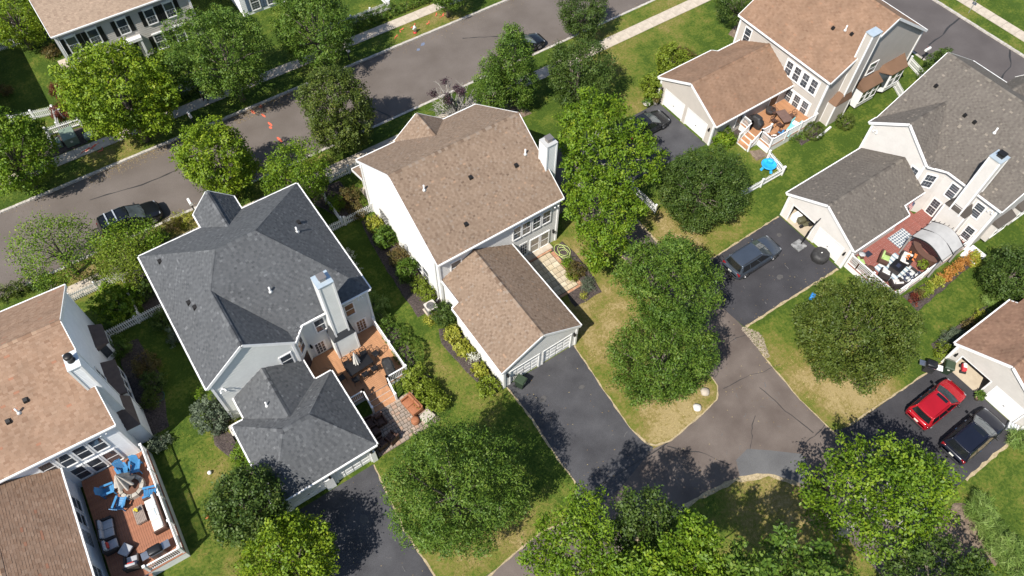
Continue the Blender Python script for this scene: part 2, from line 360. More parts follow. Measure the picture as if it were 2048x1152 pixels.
bed([(-8.8, 30), (-7.4, 30), (-6.5, 34), (-6.8, 38), (-8.4, 38.6)]); bed([(9, 43.8), (12.6, 43.6), (13, 39.4), (11.2, 39.2)]); bed([(-5.6, 43.6), (-3.9, 43.6), (-3.9, 39.6), (-5.6, 39.6)])
bed([(24.5, 41), (31, 41), (31, 44), (24.5, 44)], MULCH_B); bed([(54, 37.9), (55.8, 38.2), (55.4, 39.8), (53.9, 39.2)], MULCH_B); bed([(43.9, 25.2), (45.3, 25), (45.2, 26), (44.2, 26.4)], MULCH_B)
bed([(48.6, 24.2), (51.8, 24.2), (51.8, 25.2), (48.6, 25.2)]); bed([(24.6, 30), (27, 30), (27, 38), (24.6, 38)], MULCH_B);
bed([(-9.2, 59.9), (-3.6, 59.9), (-3.4, 62.2), (-6.2, 62.4)]); bed([(30.2, -8), (33.5, -8), (34.2, -5), (33, -4), (30.3, -4)], MULCH_B)
GRAV = tint_mat('gravel', [(0, (.18, .14, .10)), (.5, (.34, .28, .21)), (1, (.46, .39, .30))], .9)
m = M()
for i in range(1500):
    x, y = rng.uniform(30.45, 31.6), rng.uniform(10.6, 13.5)
    if not (30.75 - .28 * (13.5 - y) / 3 < x < 31.75 - .55 * abs(y - 12.3)): continue
    r_ = rng.uniform(.02, .05); m.lathe((x, y), [(r_ * .7, .0), (r_, .02), (r_ * .6, .04)], 5); m.t += [rng.random()] * (len(m.f) - len(m.t))
gv = struct('gravel', m, GRAV, kind='stuff')
tag(gv, 'pale rounded gravel strip edging the driveway corner by the alley', 'gravel')

# worn edges, scuffs and litter on the paving
EDGE = mat('edge_soil', (.30, .235, .14), (.42, .335, .205), 5, rough=.95, bump=.6, bscale=20, fine=.2)
def edge_run(pts, wd=.11, z=.0135):
    out = []
    for a, b_ in zip(pts[:-1], pts[1:]):
        k = max(1, int(math.dist(a, b_) / .35))
        for i in range(k): out.append((a[0] + (b_[0] - a[0]) * i / k + rng.uniform(-.03, .03), a[1] + (b_[1] - a[1]) * i / k + rng.uniform(-.03, .03)))
    out.append(pts[-1]); struct('edge_dirt', ribbon(out, wd, z), EDGE, ground)
edge_run([(19.5, 19.4), (19.1, 15.8), (18.75, 12), (19.0, 10.5), (19.4, 10.05), (20.5, 9.75), (23.6, 10.0), (25.2, 10.2), (26.0, 11.0), (26.2, 12.2), (27.3, 16), (27.7, 21), (27.4, 26)]); edge_run([(30.2, 3.8), (30.1, 6.9), (30.5, 11.0)]); edge_run([(13.45, 19.4), (13.55, 16.7), (13.3, 13), (13.3, 11.2), (12.7, 10.2), (12.2, 9.2), (9.4, 9.75), (6.2, 9.5), (2.6, 9.1)], .12)
edge_run([(2.55, 11.3), (2.4, 14.8), (2.65, 17.4), (2.9, 19.7)]); edge_run([(31.2, 13.4), (36, 13.3), (41, 13.15)], .2); edge_run([(31.5, 3.6), (36, 3.35), (41.0, 3.1)]); edge_run([(31.2, 19.45), (36, 19.55), (41, 19.6)], .14); edge_run([(14, 5.9), (19.4, 5.7), (22.2, 5.2), (24.3, 4.2), (25.5, 2.6)], .3); edge_run([(34.9, -3.5), (38, -3.5), (41, -3.6)], .2); edge_run([(30.9, 19.6), (30.9, 29.2)], .2)
SCUFF = mat('scuff', (.13, .125, .12), (.10, .095, .095), 8, rough=.9); STAIN = mat('oil_stain', (.062, .058, .056), (.085, .08, .077), 4, rough=.75)
for i in range(46):
    x0, x1, y0, y1 = rng.choice(((13.9, 18.6, 10.5, 19), (-2.5, 2.2, 11, 19), (32, 40.6, 13.8, 19), (31.5, 36, -3, 3), (19, 29.5, 6.2, 9.5), (26.5, 29.8, 5, 16))); x, y = rng.uniform(x0, x1), rng.uniform(y0, y1); a = rng.uniform(0, 3.14); l_ = rng.uniform(.1, .45)
    struct('scuff', ribbon(wiggle((x, y), (x + l_ * math.cos(a), y + l_ * math.sin(a)), 4, .03), rng.uniform(.02, .05), .0142), SCUFF, ground)
for x, y, r_ in ((15.1, 17.2, .3), (17.9, 16.4, .22), (36.6, 15.2, .3), (39.6, 18.2, .25), (.6, 16.8, .4), (-1.6, 18.2, .25)): dab(x, y, r_, r_ * .7, rng.uniform(0, 180), .0139, STAIN, ground, 'oil_stain')
LIT = tint_mat('leaf_litter', [(0, (.12, .075, .035)), (.5, (.24, .17, .08)), (1, (.34, .28, .15))], .9)
def litter(n_, boxes, z):
    m = M()
    for _ in range(n_):
        x0, x1, y0, y1 = rng.choice(boxes); x = rng.uniform(x0, x1); y = rng.uniform(y0, y1) if rng.random() < .3 else y0 + (y1 - y0) * rng.random() ** 3; a = rng.uniform(0, 6.28); l_ = rng.uniform(.025, .06); c_, s_ = math.cos(a) * l_, math.sin(a) * l_
        m.add([(x - c_, y - s_, z), (x + s_ * .6, y - c_ * .6, z + .015), (x + c_, y + s_, z + .004), (x - s_ * .6, y + c_ * .6, z + .01)], [(0, 1, 2, 3)], rng.random())
    return m
o = struct('leaf_litter', litter(2600, [(-12, 50, 55.98, 54.6), (-12, 50, 47.7, 48.3), (-5, 2, 55.98, 54.9), (8, 14, 55.98, 54.8)], SZ), LIT, kind='stuff'); tag(o, 'fallen leaves gathered along the kerbs of the street', 'leaves')
o = struct('leaf_litter', litter(260, [(13.4, 19.2, 10, 19.4), (19, 30, 6, 10), (31.2, 41, 13.5, 19.4), (-3, 2.5, 10, 19.6), (26, 31, 10, 30)], .016), LIT, kind='stuff'); tag(o, 'scattered fallen leaves on the alley and driveways', 'leaves')
# ---------------------------------------------------------------- house kit
WHITE = mat('white_trim', (.80, .79, .77), (.74, .73, .71), 3, rough=.45)
GLASS = mat('window_glass', (.030, .036, .043), (.075, .085, .10), .9, rough=.06, spec=.9)
BLIND = mat('window_blind', (.30, .27, .22), (.22, .20, .17), 2.5, rough=.12, spec=.8)
METALD = mat('dark_metal', (.03, .028, .027), rough=.45, metal=.6)
BLACKP = mat('black_plastic', (.02, .02, .021), (.03, .03, .031), 5, rough=.55)
LEAD = mat('pale_metal_cap', (.42, .50, .56), (.50, .57, .62), 2, rough=.4, metal=.3)
CHROME = mat('chrome', (.6, .6, .6), rough=.2, metal=1.0)
def sid(name, c, k=.93): return mat(name, c, tuple(q * k for q in c), 1.3, rough=.55, fine=.03, bscale=6)
S_H3 = sid('vinyl_siding_ivory', (.66, .65, .62)); S_H3G = sid('vinyl_siding_greige', (.52, .51, .49)); S_H2 = sid('vinyl_siding_pale', (.66, .66, .62)); S_H1 = sid('vinyl_siding_white', (.80, .80, .80))
S_H4 = sid('vinyl_siding_beige', (.43, .39, .345)); S_H5 = sid('vinyl_siding_cream', (.54, .51, .475)); S_H0 = sid('vinyl_siding_clay', (.52, .485, .44)); S_H6 = sid('vinyl_siding_stone', (.46, .435, .40))
def FS(c): return (Vector((0, c)), Vector((1, 0)), Vector((0, -1)))
def FN(c): return (Vector((0, c)), Vector((1, 0)), Vector((0, 1)))
def FW(c): return (Vector((c, 0)), Vector((0, 1)), Vector((-1, 0)))
def FE(c): return (Vector((c, 0)), Vector((0, 1)), Vector((1, 0)))
def FD(a, b_):
    a = Vector(a); b_ = Vector(b_); u = (b_ - a).normalized(); return (a, u, Vector((u.y, -u.x)))
def fpt(F, s, z, off=0.0):
    p = F[0] + F[1] * s + F[2] * off; return (p.x, p.y, z)
def fbox(m, F, s0, s1, z0, z1, o0, o1):
    v = [fpt(F, s, z, o) for z in (z0, z1) for s, o in ((s0, o0), (s1, o0), (s1, o1), (s0, o1))]
    return m.add(v, [(3, 2, 1, 0), (4, 5, 6, 7), (0, 1, 5, 4), (1, 2, 6, 5), (2, 3, 7, 6), (3, 0, 4, 7)])
def span(poly, z):
    xs = []
    for i in range(len(poly)):
        (a, za), (c, zc) = poly[i], poly[(i + 1) % len(poly)]
        if (za - z) * (zc - z) < 0 or (za == z) != (zc == z):
            if za != zc: xs.append(a + (c - a) * (z - za) / (zc - za))
    return (min(xs), max(xs)) if len(xs) > 1 else None
def siding(F, poly, expo=.2, holes=(), lap=.03):
    """lapped boards over a wall polygon (s, z), with rectangular holes"""
    m = M(); z0 = min(p[1] for p in poly); z1 = max(p[1] for p in poly)
    br = set([z0, z1]); z = z0
    while z < z1: br.add(round(z, 4)); z += expo
    for p in poly: br.add(p[1])
    for h in holes: br.update([h[2], h[3]])
    br = sorted(q for q in br if z0 <= q <= z1)
    for a, c in zip(br[:-1], br[1:]):
        if c - a < .004: continue
        k = math.floor((a - z0 + 1e-4) / expo); zb = z0 + k * expo
        oa = lap * (1 - (a - zb) / expo); oc = lap * (1 - (c - zb) / expo)
        lo = span(poly, a + 1e-3); hi = span(poly, c - 1e-3)
        if not lo or not hi: continue
        cuts = [(lo[0], lo[1], hi[0], hi[1])]
        for h in holes:
            if h[2] <= a + 1e-4 and h[3] >= c - 1e-4:
                new = []
                for q in cuts:
                    if h[0] > q[0] and h[0] < q[1]: new.append((q[0], h[0], q[2], h[0]))
                    if h[1] < q[1] and h[1] > q[0]: new.append((h[1], q[1], h[1], q[3]))
                    if h[1] <= q[0] or h[0] >= q[1]: new.append(q)
                cuts = new
        for q in cuts:
            m.add([fpt(F, q[0], a, oa), fpt(F, q[1], a, oa), fpt(F, q[3], c, oc), fpt(F, q[2], c, oc), fpt(F, q[0], a, -.02), fpt(F, q[1], a, -.02)], [(0, 1, 2, 3), (4, 5, 1, 0)])
    return m
MUNT = mat('muntin_grey', (.36, .37, .38), rough=.5)
CAPMESH = {}
class House:
    def __init__(s, name, label, loc, roofmat, trim=WHITE, rz=0):
        s.root = thing(name, label, 'house', loc, rz); s.roofmat = roofmat; s.planes = []; s.caps = []; s.trim = M(); s.local = WORLD[s.root.name]
    def part(s, name, m, material, parent=None, smooth=False): return obj(name, m, material, parent or s.root, smooth)
    def wall(s, F, poly, material, expo=.2, holes=()): return s.part('wall', siding(F, poly, expo, holes, (.018 if expo < .25 else .026) if F[2].y < -.5 else .05), material)
    def corner(s, x, y, z0, z1, w_=.09): s.trim.box(x - w_, x + w_, y - w_, y + w_, z0, z1)
    def window(s, F, s0, s1, z0, z1, grid=(2, 2), shutters=None, head=False, lower_grid=None, pane=GLASS, casing=.10):
        m = M(); c = casing
        fbox(m, F, s0 - c, s0, z0 - c, z1 + c, -.01, .08); fbox(m, F, s1, s1 + c, z0 - c, z1 + c, -.01, .08)
        fbox(m, F, s0, s1, z1, z1 + c, -.01, .077); fbox(m, F, s0 - .03, s1 + .03, z0 - c, z0, -.01, .105)
        zm = (z0 + z1) / 2; fbox(m, F, s0, s1, zm - .03, zm + .03, .048, .068)
        if head: fbox(m, F, s0 - c - .05, s1 + c + .05, z1 + c, z1 + c + .14, -.01, .12)
        wdw = s.part('window', m, WHITE)
        for a, b_ in ((z0, zm - .03), (zm + .03, z1)):
            s.part('pane', M().add([fpt(F, s0, a, .056), fpt(F, s1, a, .056), fpt(F, s1, b_, .056), fpt(F, s0, b_, .056)], [(0, 1, 2, 3)]), pane, wdw)
        mm = M()
        for (a, b_), (nx, ny) in (((zm + .03, z1), grid), ((z0, zm - .03), lower_grid or grid)):
            for i in range(1, nx): q = s0 + (s1 - s0) * i / nx; fbox(mm, F, q - .009, q + .009, a, b_, .054, .062)
            for i in range(1, ny): q = a + (b_ - a) * i / ny; fbox(mm, F, s0, s1, q - .009, q + .009, .0545, .0615)
        if mm.v: s.part('muntin', mm, MUNT, wdw)
        if shutters:
            for a, b_ in ((s0 - c - .42, s0 - c - .03), (s1 + c + .03, s1 + c + .42)):
                sh = M(); fbox(sh, F, a, b_, z0 - .06, z1 + .06, .0, .045)
                for k in range(int((z1 - z0) / .12)): fbox(sh, F, a + .05, b_ - .05, z0 + k * .12, z0 + k * .12 + .08, .045, .06)
                s.part('shutter', sh, shutters)
        return wdw
    def garage_door(s, F, s0, s1, z1, rows=4, cols=4, material=WHITE, panels=True):
        m = M(); fbox(m, F, s0 - .1, s0, 0, z1 + .1, -.05, .05); fbox(m, F, s1, s1 + .1, 0, z1 + .1, -.05, .05); fbox(m, F, s0, s1, z1, z1 + .1, -.05, .048)
        s.part('door_frame', m, WHITE)
        dr = s.part('garage_door', fbox(M(), F, s0, s1, .02, z1, -.14, -.06), material)
        ph = (z1 - .02) / rows; pw = (s1 - s0) / cols
        for i in range(rows):
            for j in range(cols):
                p = M(); a, b_, c, d_ = s0 + j * pw + .06, s0 + (j + 1) * pw - .06, .02 + i * ph + .05, .02 + (i + 1) * ph - .05
                if not panels: a, b_ = s0 + j * pw, s0 + (j + 1) * pw; c, d_ = c - .035, d_ + .035
                fbox(p, F, a, b_, c, d_, -.06, -.038); s.part('panel', p, material, dr)
        s.part('handle', fbox(M(), F, (s0 + s1) / 2 - .06, (s0 + s1) / 2 + .06, .75, .79, -.038, -.01), METALD, dr)
        return dr
    def wall_lamp(s, F, a, z):
        m = M(); fbox(m, F, a - .05, a + .05, z, z + .12, .0, .06); fbox(m, F, a - .07, a + .07, z - .2, z + .02, .06, .2); s.part('wall_lamp', m, METALD)
    def flood(s, F, a, z):
        m = M(); fbox(m, F, a - .06, a + .06, z - .06, z + .06, 0, .06)
        for d_ in (-.14, .14): p = fpt(F, a + d_, z + .02, .16); m.tube([fpt(F, a, z, .05), p, fpt(F, a + d_ * 1.2, z - .08, .26)], [.03, .05, .07], 8)
        s.part('floodlight', m, WHITE)
    def vent(s, x, y, z, kind='box'):
        if kind == 'box': s.part('roof_vent', M().add([(x - .14, y - .14, z - .05), (x + .14, y - .14, z - .05), (x + .14, y + .14, z - .05), (x - .14, y + .14, z - .05), (x - .12, y - .12, z + .13), (x + .12, y - .12, z + .13), (x + .12, y + .12, z + .19), (x - .12, y + .12, z + .19)], [(4, 5, 6, 7), (0, 1, 5, 4), (1, 2, 6, 5), (2, 3, 7, 6), (3, 0, 4, 7)]), METALD)
        else: s.part('vent_pipe', M().cyl((x, y), .06, z - .1, z + .5, 10).lathe((x, y), [(.16, z - .03), (.08, z + .1), (.07, z + .12)], 10), WHITE, smooth=True)
    def plane(s, pts, rakes=(), eaves=()):
        """roof plane (3-D polygon); rakes / eaves: edge indices to trim in white"""
        s.planes.append([Vector(p) for p in pts])
        for k, kind in [(i, 'r') for i in rakes] + [(i, 'e') for i in eaves]:
            a = Vector(pts[k]); b_ = Vector(pts[(k + 1) % len(pts)])
            c = sum((Vector(p) for p in pts), Vector()) / len(pts); mid = (a + b_) / 2; out = mid - c; out.z = 0
            t_ = (b_ - a).normalized(); hz = Vector((t_.y, -t_.x, 0)).normalized()
            if hz.dot(out) < 0: hz = -hz
            if kind == 'r': s.trim.bar(a + hz * .02 - Vector((0, 0, .09)), b_ + hz * .02 - Vector((0, 0, .09)), .05, .22)
            else:
                s.trim.bar(a + hz * .055 - Vector((0, 0, .06)), b_ + hz * .055 - Vector((0, 0, .06)), .11, .12)
    def cap(s, a, b_): s.caps.append((Vector(a), Vector(b_)))
    def finish(s, expo=.14, tab=(.13, .24), lift=.018):
        sl_ = M(); V = []; Fc = []; T = []; kv = 0; alt = 0
        for pts in s.planes:
            n_ = len(pts); sl_.add([p - Vector((0, 0, .012)) for p in pts] + [p - Vector((0, 0, .16)) for p in pts], [tuple(range(n_)), tuple(range(2 * n_ - 1, n_ - 1, -1))] + [(i, (i + 1) % n_, n_ + (i + 1) % n_, n_ + i) for i in range(n_)])
            nn = Vector((0, 0, 0))
            for i in range(n_): nn += pts[i].cross(pts[(i + 1) % n_])
            nn.normalize(); nn = nn if nn.z > 0 else -nn
            h = Vector((0, 0, 1)).cross(nn).normalized(); gdir = nn.cross(h)
            if gdir.z < 0: gdir = -gdir
            o_ = pts[0]; q = [((p - o_).dot(h), (p - o_).dot(gdir)) for p in pts]
            g0 = min(p[1] for p in q); g1 = max(p[1] for p in q); row = 0; gg = g0
            while gg < g1 - .02:
                gm = min(gg + expo * .5, g1 - .01); xs = []
                for i in range(n_):
                    (xa, ya), (xb, yb) = q[i], q[(i + 1) % n_]
                    if (ya > gm) != (yb > gm): xs.append(xa + (xb - xa) * (gm - ya) / (yb - ya))
                xs.sort(); ge = min(gg + expo * 1.12, g1)
                for a, b_ in zip(xs[::2], xs[1::2]):
                    x = a
                    while x < b_ - .005:
                        wd = rng.uniform(*tab); e = min(x + wd, b_)
                        if b_ - e < .07: e = b_
                        li = lift * rng.uniform(.5, 1.35)
                        for (px, py, pl) in ((x + .004, gg, li), (e - .004, gg, li), (e, ge, .004), (x, ge, .004), (x + .004, gg, -.01), (e - .004, gg, -.01)):
                            V.append(o_ + h * px + gdir * py + nn * pl)
                        Fc += [(kv, kv + 1, kv + 2, kv + 3), (kv + 4, kv + 5, kv + 1, kv)]; alt = 1 - alt; tt = min(1, max(0, (.58 if alt else .36) + rng.gauss(0, .11))); tt = 1.0 if rng.random() < .012 else tt; T += [tt, tt]; kv += 6
                        x = e
                gg += expo; row += 1
        roof = s.part('roof', sl_, mat('roof_deck', (.12, .10, .085), rough=.9))
        m = M(); m.v = V; m.f = Fc; m.t = T
        sh = s.part('shingles', m, s.roofmat, roof); sh['kind'] = 'stuff'
        s.part('fascia', s.trim, WHITE)
        inv = s.local.inverted()
        if s.roofmat.name not in CAPMESH:
            L_ = .30; w_, d_ = .16, .085
            cm = [mesh_of('ridge_cap', M().add([(-.02, -w_, -d_), (-.02, 0, .028), (-.02, w_, -d_), (L_, -w_, -d_ - .012), (L_, 0, .012), (L_, w_, -d_ - .012), (-.02, -w_, -d_ - .025), (-.02, 0, 0), (-.02, w_, -d_ - .025)], [(0, 1, 4, 3), (1, 2, 5, 4), (6, 7, 1, 0), (7, 8, 2, 1)], k_)) for k_ in (.1, .3, .5, .7, .9)]
            CAPMESH[s.roofmat.name] = cm
        for a, b_ in s.caps:
            a = inv @ a; b_ = inv @ b_; dd = b_ - a; L_ = dd.length; k = max(1, int(L_ / .27)); x = dd.normalized(); y = Vector((0, 0, 1)).cross(x).normalized(); z = x.cross(y)
            for i in range(k):
                o = link('ridge_cap', rng.choice(CAPMESH[s.roofmat.name]), s.roofmat, roof)
                p = a + dd * (i / k) + z * .012
                o.matrix_local = Matrix(((x.x, y.x, z.x, p.x), (x.y, y.y, z.y, p.y), (x.z, y.z, z.z, p.z), (0, 0, 0, 1)))
        s.roof = roof
    def chimney(s, x0, x1, y0, y1, ztop, zb, sm, wide=None, zs=3.2, face='S', flue='box', capm=LEAD, stonem=None):
        """siding-clad chimney stack, wider hearth box below the shoulder"""
        ch = s.part('chimney', M().box(x0, x1, y0, y1, zs - .3, ztop), sm)
        ex = .15; ms = M()
        for F, a, b_ in ((FS(y0), x0, x1), (FN(y1), x0, x1), (FW(x0), y0, y1), (FE(x1), y0, y1)):
            q = siding(F, [(a, zs - .4), (b_, zs - .4), (b_, ztop - .1), (a, ztop - .1)], ex); ms.add(q.v, q.f)
        tr = M()
        for x in (x0, x1):
            for y in (y0, y1): tr.box(x - .06, x + .06, y - .06, y + .06, zs - .2, ztop - .05)
        if wide:
            a0, a1, b0, b1 = wide
            for F, a, b_ in ((FS(b0), a0, a1), (FN(b1), a0, a1), (FW(a0), b0, b1), (FE(a1), b0, b1)):
                q = siding(F, [(a, zb), (b_, zb), (b_, zs), (a, zs)], ex); ms.add(q.v, q.f)
            for x in (a0, a1):
                for y in (b0, b1): tr.box(x - .06, x + .06, y - .06, y + .06, zb, zs)
            sh = M(); lowers = [(a0 - .05, b0 - .05), (a1 + .05, b0 - .05), (a1 + .05, b1 + .05), (a0 - .05, b1 + .05)]; ups = [(x0, y0), (x1, y0), (x1, y1), (x0, y1)]
            sh.add([(p[0], p[1], zs) for p in lowers] + [(p[0], p[1], zs + .85) for p in ups], [(0, 1, 5, 4), (1, 2, 6, 5), (2, 3, 7, 6), (3, 0, 4, 7)])
            s.part('shoulder', sh, stonem or s.roofmat, ch)
        s.part('cladding', ms, sm, ch); s.part('corner_board', tr, WHITE, ch)
        s.part('chimney_cap', M().box(x0 - .07, x1 + .07, y0 - .07, y1 + .07, ztop, ztop + .09), capm, ch)
        cx, cy = (x0 + x1) / 2, (y0 + y1) / 2
        if flue == 'box': s.part('flue', M().box(cx - .2, cx + .2, cy - .2, cy + .2, ztop + .09, ztop + .32).box(cx - .27, cx + .27, cy - .27, cy + .27, ztop + .42, ztop + .47).box(cx - .2, cx - .17, cy - .2, cy - .17, ztop + .3, ztop + .43).box(cx + .17, cx + .2, cy + .17, cy + .2, ztop + .3, ztop + .43).box(cx - .2, cx - .17, cy + .17, cy + .2, ztop + .3, ztop + .43).box(cx + .17, cx + .2, cy - .2, cy - .17, ztop + .3, ztop + .43), LEAD if flue == 'boxl' else mat('flue_metal', (.30, .27, .25), rough=.4, metal=.6), ch)
        elif flue == 'round': s.part('flue', M().lathe((cx, cy), [(.24, ztop + .09), (.16, ztop + .2), (.16, ztop + .4), (.25, ztop + .42), (.25, ztop + .62), (.2, ztop + .68)], 16), METALD, ch, True)
        return ch
def bay(H, F, s0, s1, z0, z1, depth, sm, roofm, n=3, zr=.45, angled=0):
    """box bay window with small lean-to roof"""
    m = M(); a = angled
    P0 = [fpt(F, s0, z, 0)[:2] for z in (0,)] + [fpt(F, s0 + a, 0, depth)[:2], fpt(F, s1 - a, 0, depth)[:2], fpt(F, s1, 0, 0)[:2]]
    by = H.part('bay', M().prism(P0, z0, z1), sm)
    rf = M(); Pr = [fpt(F, s0 - .12, 0, 0), fpt(F, s0 + a - .12, 0, depth + .15), fpt(F, s1 - a + .12, 0, depth + .15), fpt(F, s1 + .12, 0, 0)]
    ins = a if a else 0
    lo = [Vector((p[0], p[1], z1)) for p in Pr]; up = [Vector(fpt(F, s0 + ins * .4 - .1, z1 + zr, 0)), Vector(fpt(F, s1 - ins * .4 + .1, z1 + zr, 0))]
    rf.add(lo + up + [v - Vector((0, 0, .08)) for v in lo], [(0, 1, 4), (1, 2, 5, 4), (2, 3, 5), (0, 6, 7, 1), (1, 7, 8, 2), (2, 8, 9, 3), (6, 9, 8, 7)]); H.part('bay_roof', rf, roofm, by)
    wd = (s1 - s0 - 2 * a) / n
    for i in range(n):
        q0, q1 = s0 + a + i * wd + .1, s0 + a + (i + 1) * wd - .1; F2 = (F[0] + F[2] * depth, F[1], F[2])
        fr = M(); fbox(fr, F2, q0 - .07, q0, z0 + .5, z1 - .12, 0, .05); fbox(fr, F2, q1, q1 + .07, z0 + .5, z1 - .12, 0, .05); fbox(fr, F2, q0, q1, z1 - .2, z1 - .12, 0, .048); fbox(fr, F2, q0, q1, z0 + .45, z0 + .52, 0, .06); zm = (z0 + z1) / 2 + .2; fbox(fr, F2, q0, q1, zm - .025, zm + .025, 0, .04)
        H.part('bay_sash', fr, WHITE, by)
        H.part('bay_pane', M().add([fpt(F2, q0, z0 + .52, .02), fpt(F2, q1, z0 + .52, .02), fpt(F2, q1, z1 - .2, .02), fpt(F2, q0, z1 - .2, .02)], [(0, 1, 2, 3)]), GLASS, by)
    if a:
        for e0, e1 in ((fpt(F, s0, 0, 0), fpt(F, s0 + a, 0, depth)), (fpt(F, s1 - a, 0, depth), fpt(F, s1, 0, 0))):
            F3 = FD(e0[:2], e1[:2]); L_ = math.dist(e0[:2], e1[:2])
            if F3[2].dot(F[2]) < 0: F3 = (F3[0], F3[1], -F3[2])
            H.part('bay_pane', M().add([fpt(F3, .12, z0 + .52, .02), fpt(F3, L_ - .12, z0 + .52, .02), fpt(F3, L_ - .12, z1 - .2, .02), fpt(F3, .12, z1 - .2, .02)], [(0, 1, 2, 3)]), GLASS, by)
    return by
def shingle_mat(name, stops, k=.07): return tint_mat(name, stops, .9, noise=(.8, k))
RM_H3 = shingle_mat('shingles_weathered_tan', [(0, (.125, .082, .056)), (.3, (.188, .130, .090)), (.65, (.242, .174, .124)), (.88, (.225, .180, .142)), (1, (.29, .19, .125))])
RM_H2 = shingle_mat('shingles_slate_grey', [(0, (.050, .052, .056)), (.35, (.074, .077, .081)), (.7, (.096, .099, .103)), (1, (.13, .133, .137))])
RM_H1 = shingle_mat('shingles_pinkish_tan', [(0, (.195, .112, .070)), (.4, (.255, .160, .105)), (.75, (.29, .19, .13)), (.93, (.32, .215, .145)), (1, (.29, .14, .085))], .14)
RM_H4 = shingle_mat('shingles_brown', [(0, (.165, .095, .058)), (.4, (.215, .130, .082)), (.8, (.245, .155, .102)), (1, (.26, .145, .088))], .14)
RM_H5 = shingle_mat('shingles_driftwood', [(0, (.085, .072, .061)), (.45, (.118, .102, .087)), (.8, (.146, .128, .108)), (.94, (.17, .148, .122)), (1, (.21, .18, .145))])
RM_H6 = shingle_mat('shingles_rust_brown', [(0, (.16, .088, .055)), (.5, (.225, .130, .085)), (1, (.27, .165, .105))], .22)
RM_H0 = shingle_mat('shingles_sand', [(0, (.23, .16, .115)), (.5, (.32, .235, .17)), (1, (.36, .26, .19))])
# ---------------------------------------------------------------- the houses
def gable(y0, y1, ze, ym, zr): return [(y0, 0), (y1, 0), (y1, ze), (ym, zr), (y0, ze)]
def box4(a, b_, z): return [(a, 0), (b_, 0), (b_, z), (a, z)]
# --- centre: tan roof, ivory siding
H = House('house', 'white sided house with tan brown shingle roof and attached garage in the centre', (18.8, 30, 0), RM_H3)
H.plane([(13.3, 39.95, 5.3), (24.4, 39.95, 5.3), (24.4, 33.9, 9.1), (13.3, 33.9, 9.1)], rakes=(1, 3), eaves=(0,))
H.plane([(24.4, 27.85, 5.3), (13.3, 27.85, 5.3), (13.3, 33.9, 9.1), (24.4, 33.9, 9.1)], rakes=(1, 3), eaves=(0,))
H.plane([(16.8, 40.1, 5.3), (19, 40.1, 7.05), (19, 37.17, 7.05), (16.8, 39.95, 5.32)], rakes=(0,)); H.plane([(21.2, 39.95, 5.32), (19, 37.17, 7.05), (19, 40.1, 7.05), (21.2, 40.1, 5.3)], rakes=(2,))
zg = lambda x: 2.6 + (min(x, 32.9 - x) - 13.05) * .5735
H.plane([(x, y, zg(x)) for x, y in ((13.05, 19.4), (13.05, 25.75), (13.6, 25.75), (13.6, 28.15), (16.45, 28.15), (16.45, 19.4))], rakes=(5,), eaves=(0, 1, 2))
H.plane([(16.45, 19.4, zg(16.45)), (16.45, 28.15, zg(16.45)), (19.85, 28.15, 2.6), (19.85, 19.4, 2.6)], rakes=(3,), eaves=(2,))
H.cap((13.3, 33.9, 9.12), (24.4, 33.9, 9.12)); H.cap((19, 40.05, 7.07), (19, 37.2, 7.07)); H.cap((16.45, 19.4, 4.57), (16.45, 26.0, 4.57)); H.cap((16.45, 26.2, 4.60), (16.45, 28.1, 4.57))
zp = lambda y: 3.35 - (y - 39.6) * .33
H.plane([(13.35, 41.7, zp(41.7)), (24.0, 41.7, zp(41.7)), (24.0, 39.7, zp(39.7)), (13.35, 39.7, zp(39.7))], rakes=(1, 3), eaves=(0,))
H.finish()
H.wall(FS(28.1), box4(13.5, 24.15, 5.2), S_H3, .2); H.wall(FW(13.5), gable(28.1, 39.65, 5.2, 33.9, 8.95), S_H3, .2); H.wall(FE(24.15), gable(28.1, 39.65, 5.2, 33.9, 8.95), S_H3, .2); H.wall(FN(39.65), box4(13.5, 24.15, 5.2), S_H3)
H.wall(FN(39.85), [(16.9, 4.9), (21.1, 4.9), (21.1, 5.2), (19, 6.9), (16.9, 5.2)], S_H3)
gd = [(13.85, 16.25, 0, 1.88), (16.7, 19.1, 0, 1.88)]
H.wall(FS(19.5), gable(13.3, 19.6, 2.65, 16.45, 4.42), S_H3, .2, gd); H.wall(FW(13.3), box4(19.5, 25.6, 2.6), S_H3); H.wall(FW(13.75), box4(25.6, 28.1, 2.7), S_H3); H.wall(FE(19.6), box4(19.5, 28.1, 2.6), S_H3); H.wall(FN(25.6), box4(13.3, 13.8, 2.6), S_H3)
for a, b_, c, d_ in gd: H.garage_door(FS(19.5), a, b_, d_)
for a, b_ in ((20.0, 20.62), (20.82, 21.5), (21.78, 22.45), (22.7, 23.38)): H.window(FS(28.1), a, b_, 3.05, 4.4, (2, 2))
H.window(FS(28.1), 14.5, 15.3, 2.95, 4.3, (1, 1))
for a, b_ in ((21.66, 22.42), (22.66, 23.36)): H.window(FS(28.1), a, b_, .15, 1.75, (1, 1), pane=BLIND)
dr = H.part('door', fbox(M(), FS(28.1), 20.6, 21.35, .1, 1.95, .0, .04), WHITE)
for i in range(3):
    for j in range(4): H.part('pane', fbox(M(), FS(28.1), 20.68 + i * .21, 20.68 + i * .21 + .17, .4 + j * .36, .4 + j * .36 + .31, .04, .045), GLASS, dr)
H.part('step', M().box(20.5, 23.5, 27.5, 28.05, 0, .14), CONC)
H.window(FW(13.5), 29.95, 30.75, .35, 1.75, (2, 2)); H.window(FW(13.5), 31.0, 31.6, .45, 1.5, (1, 1))
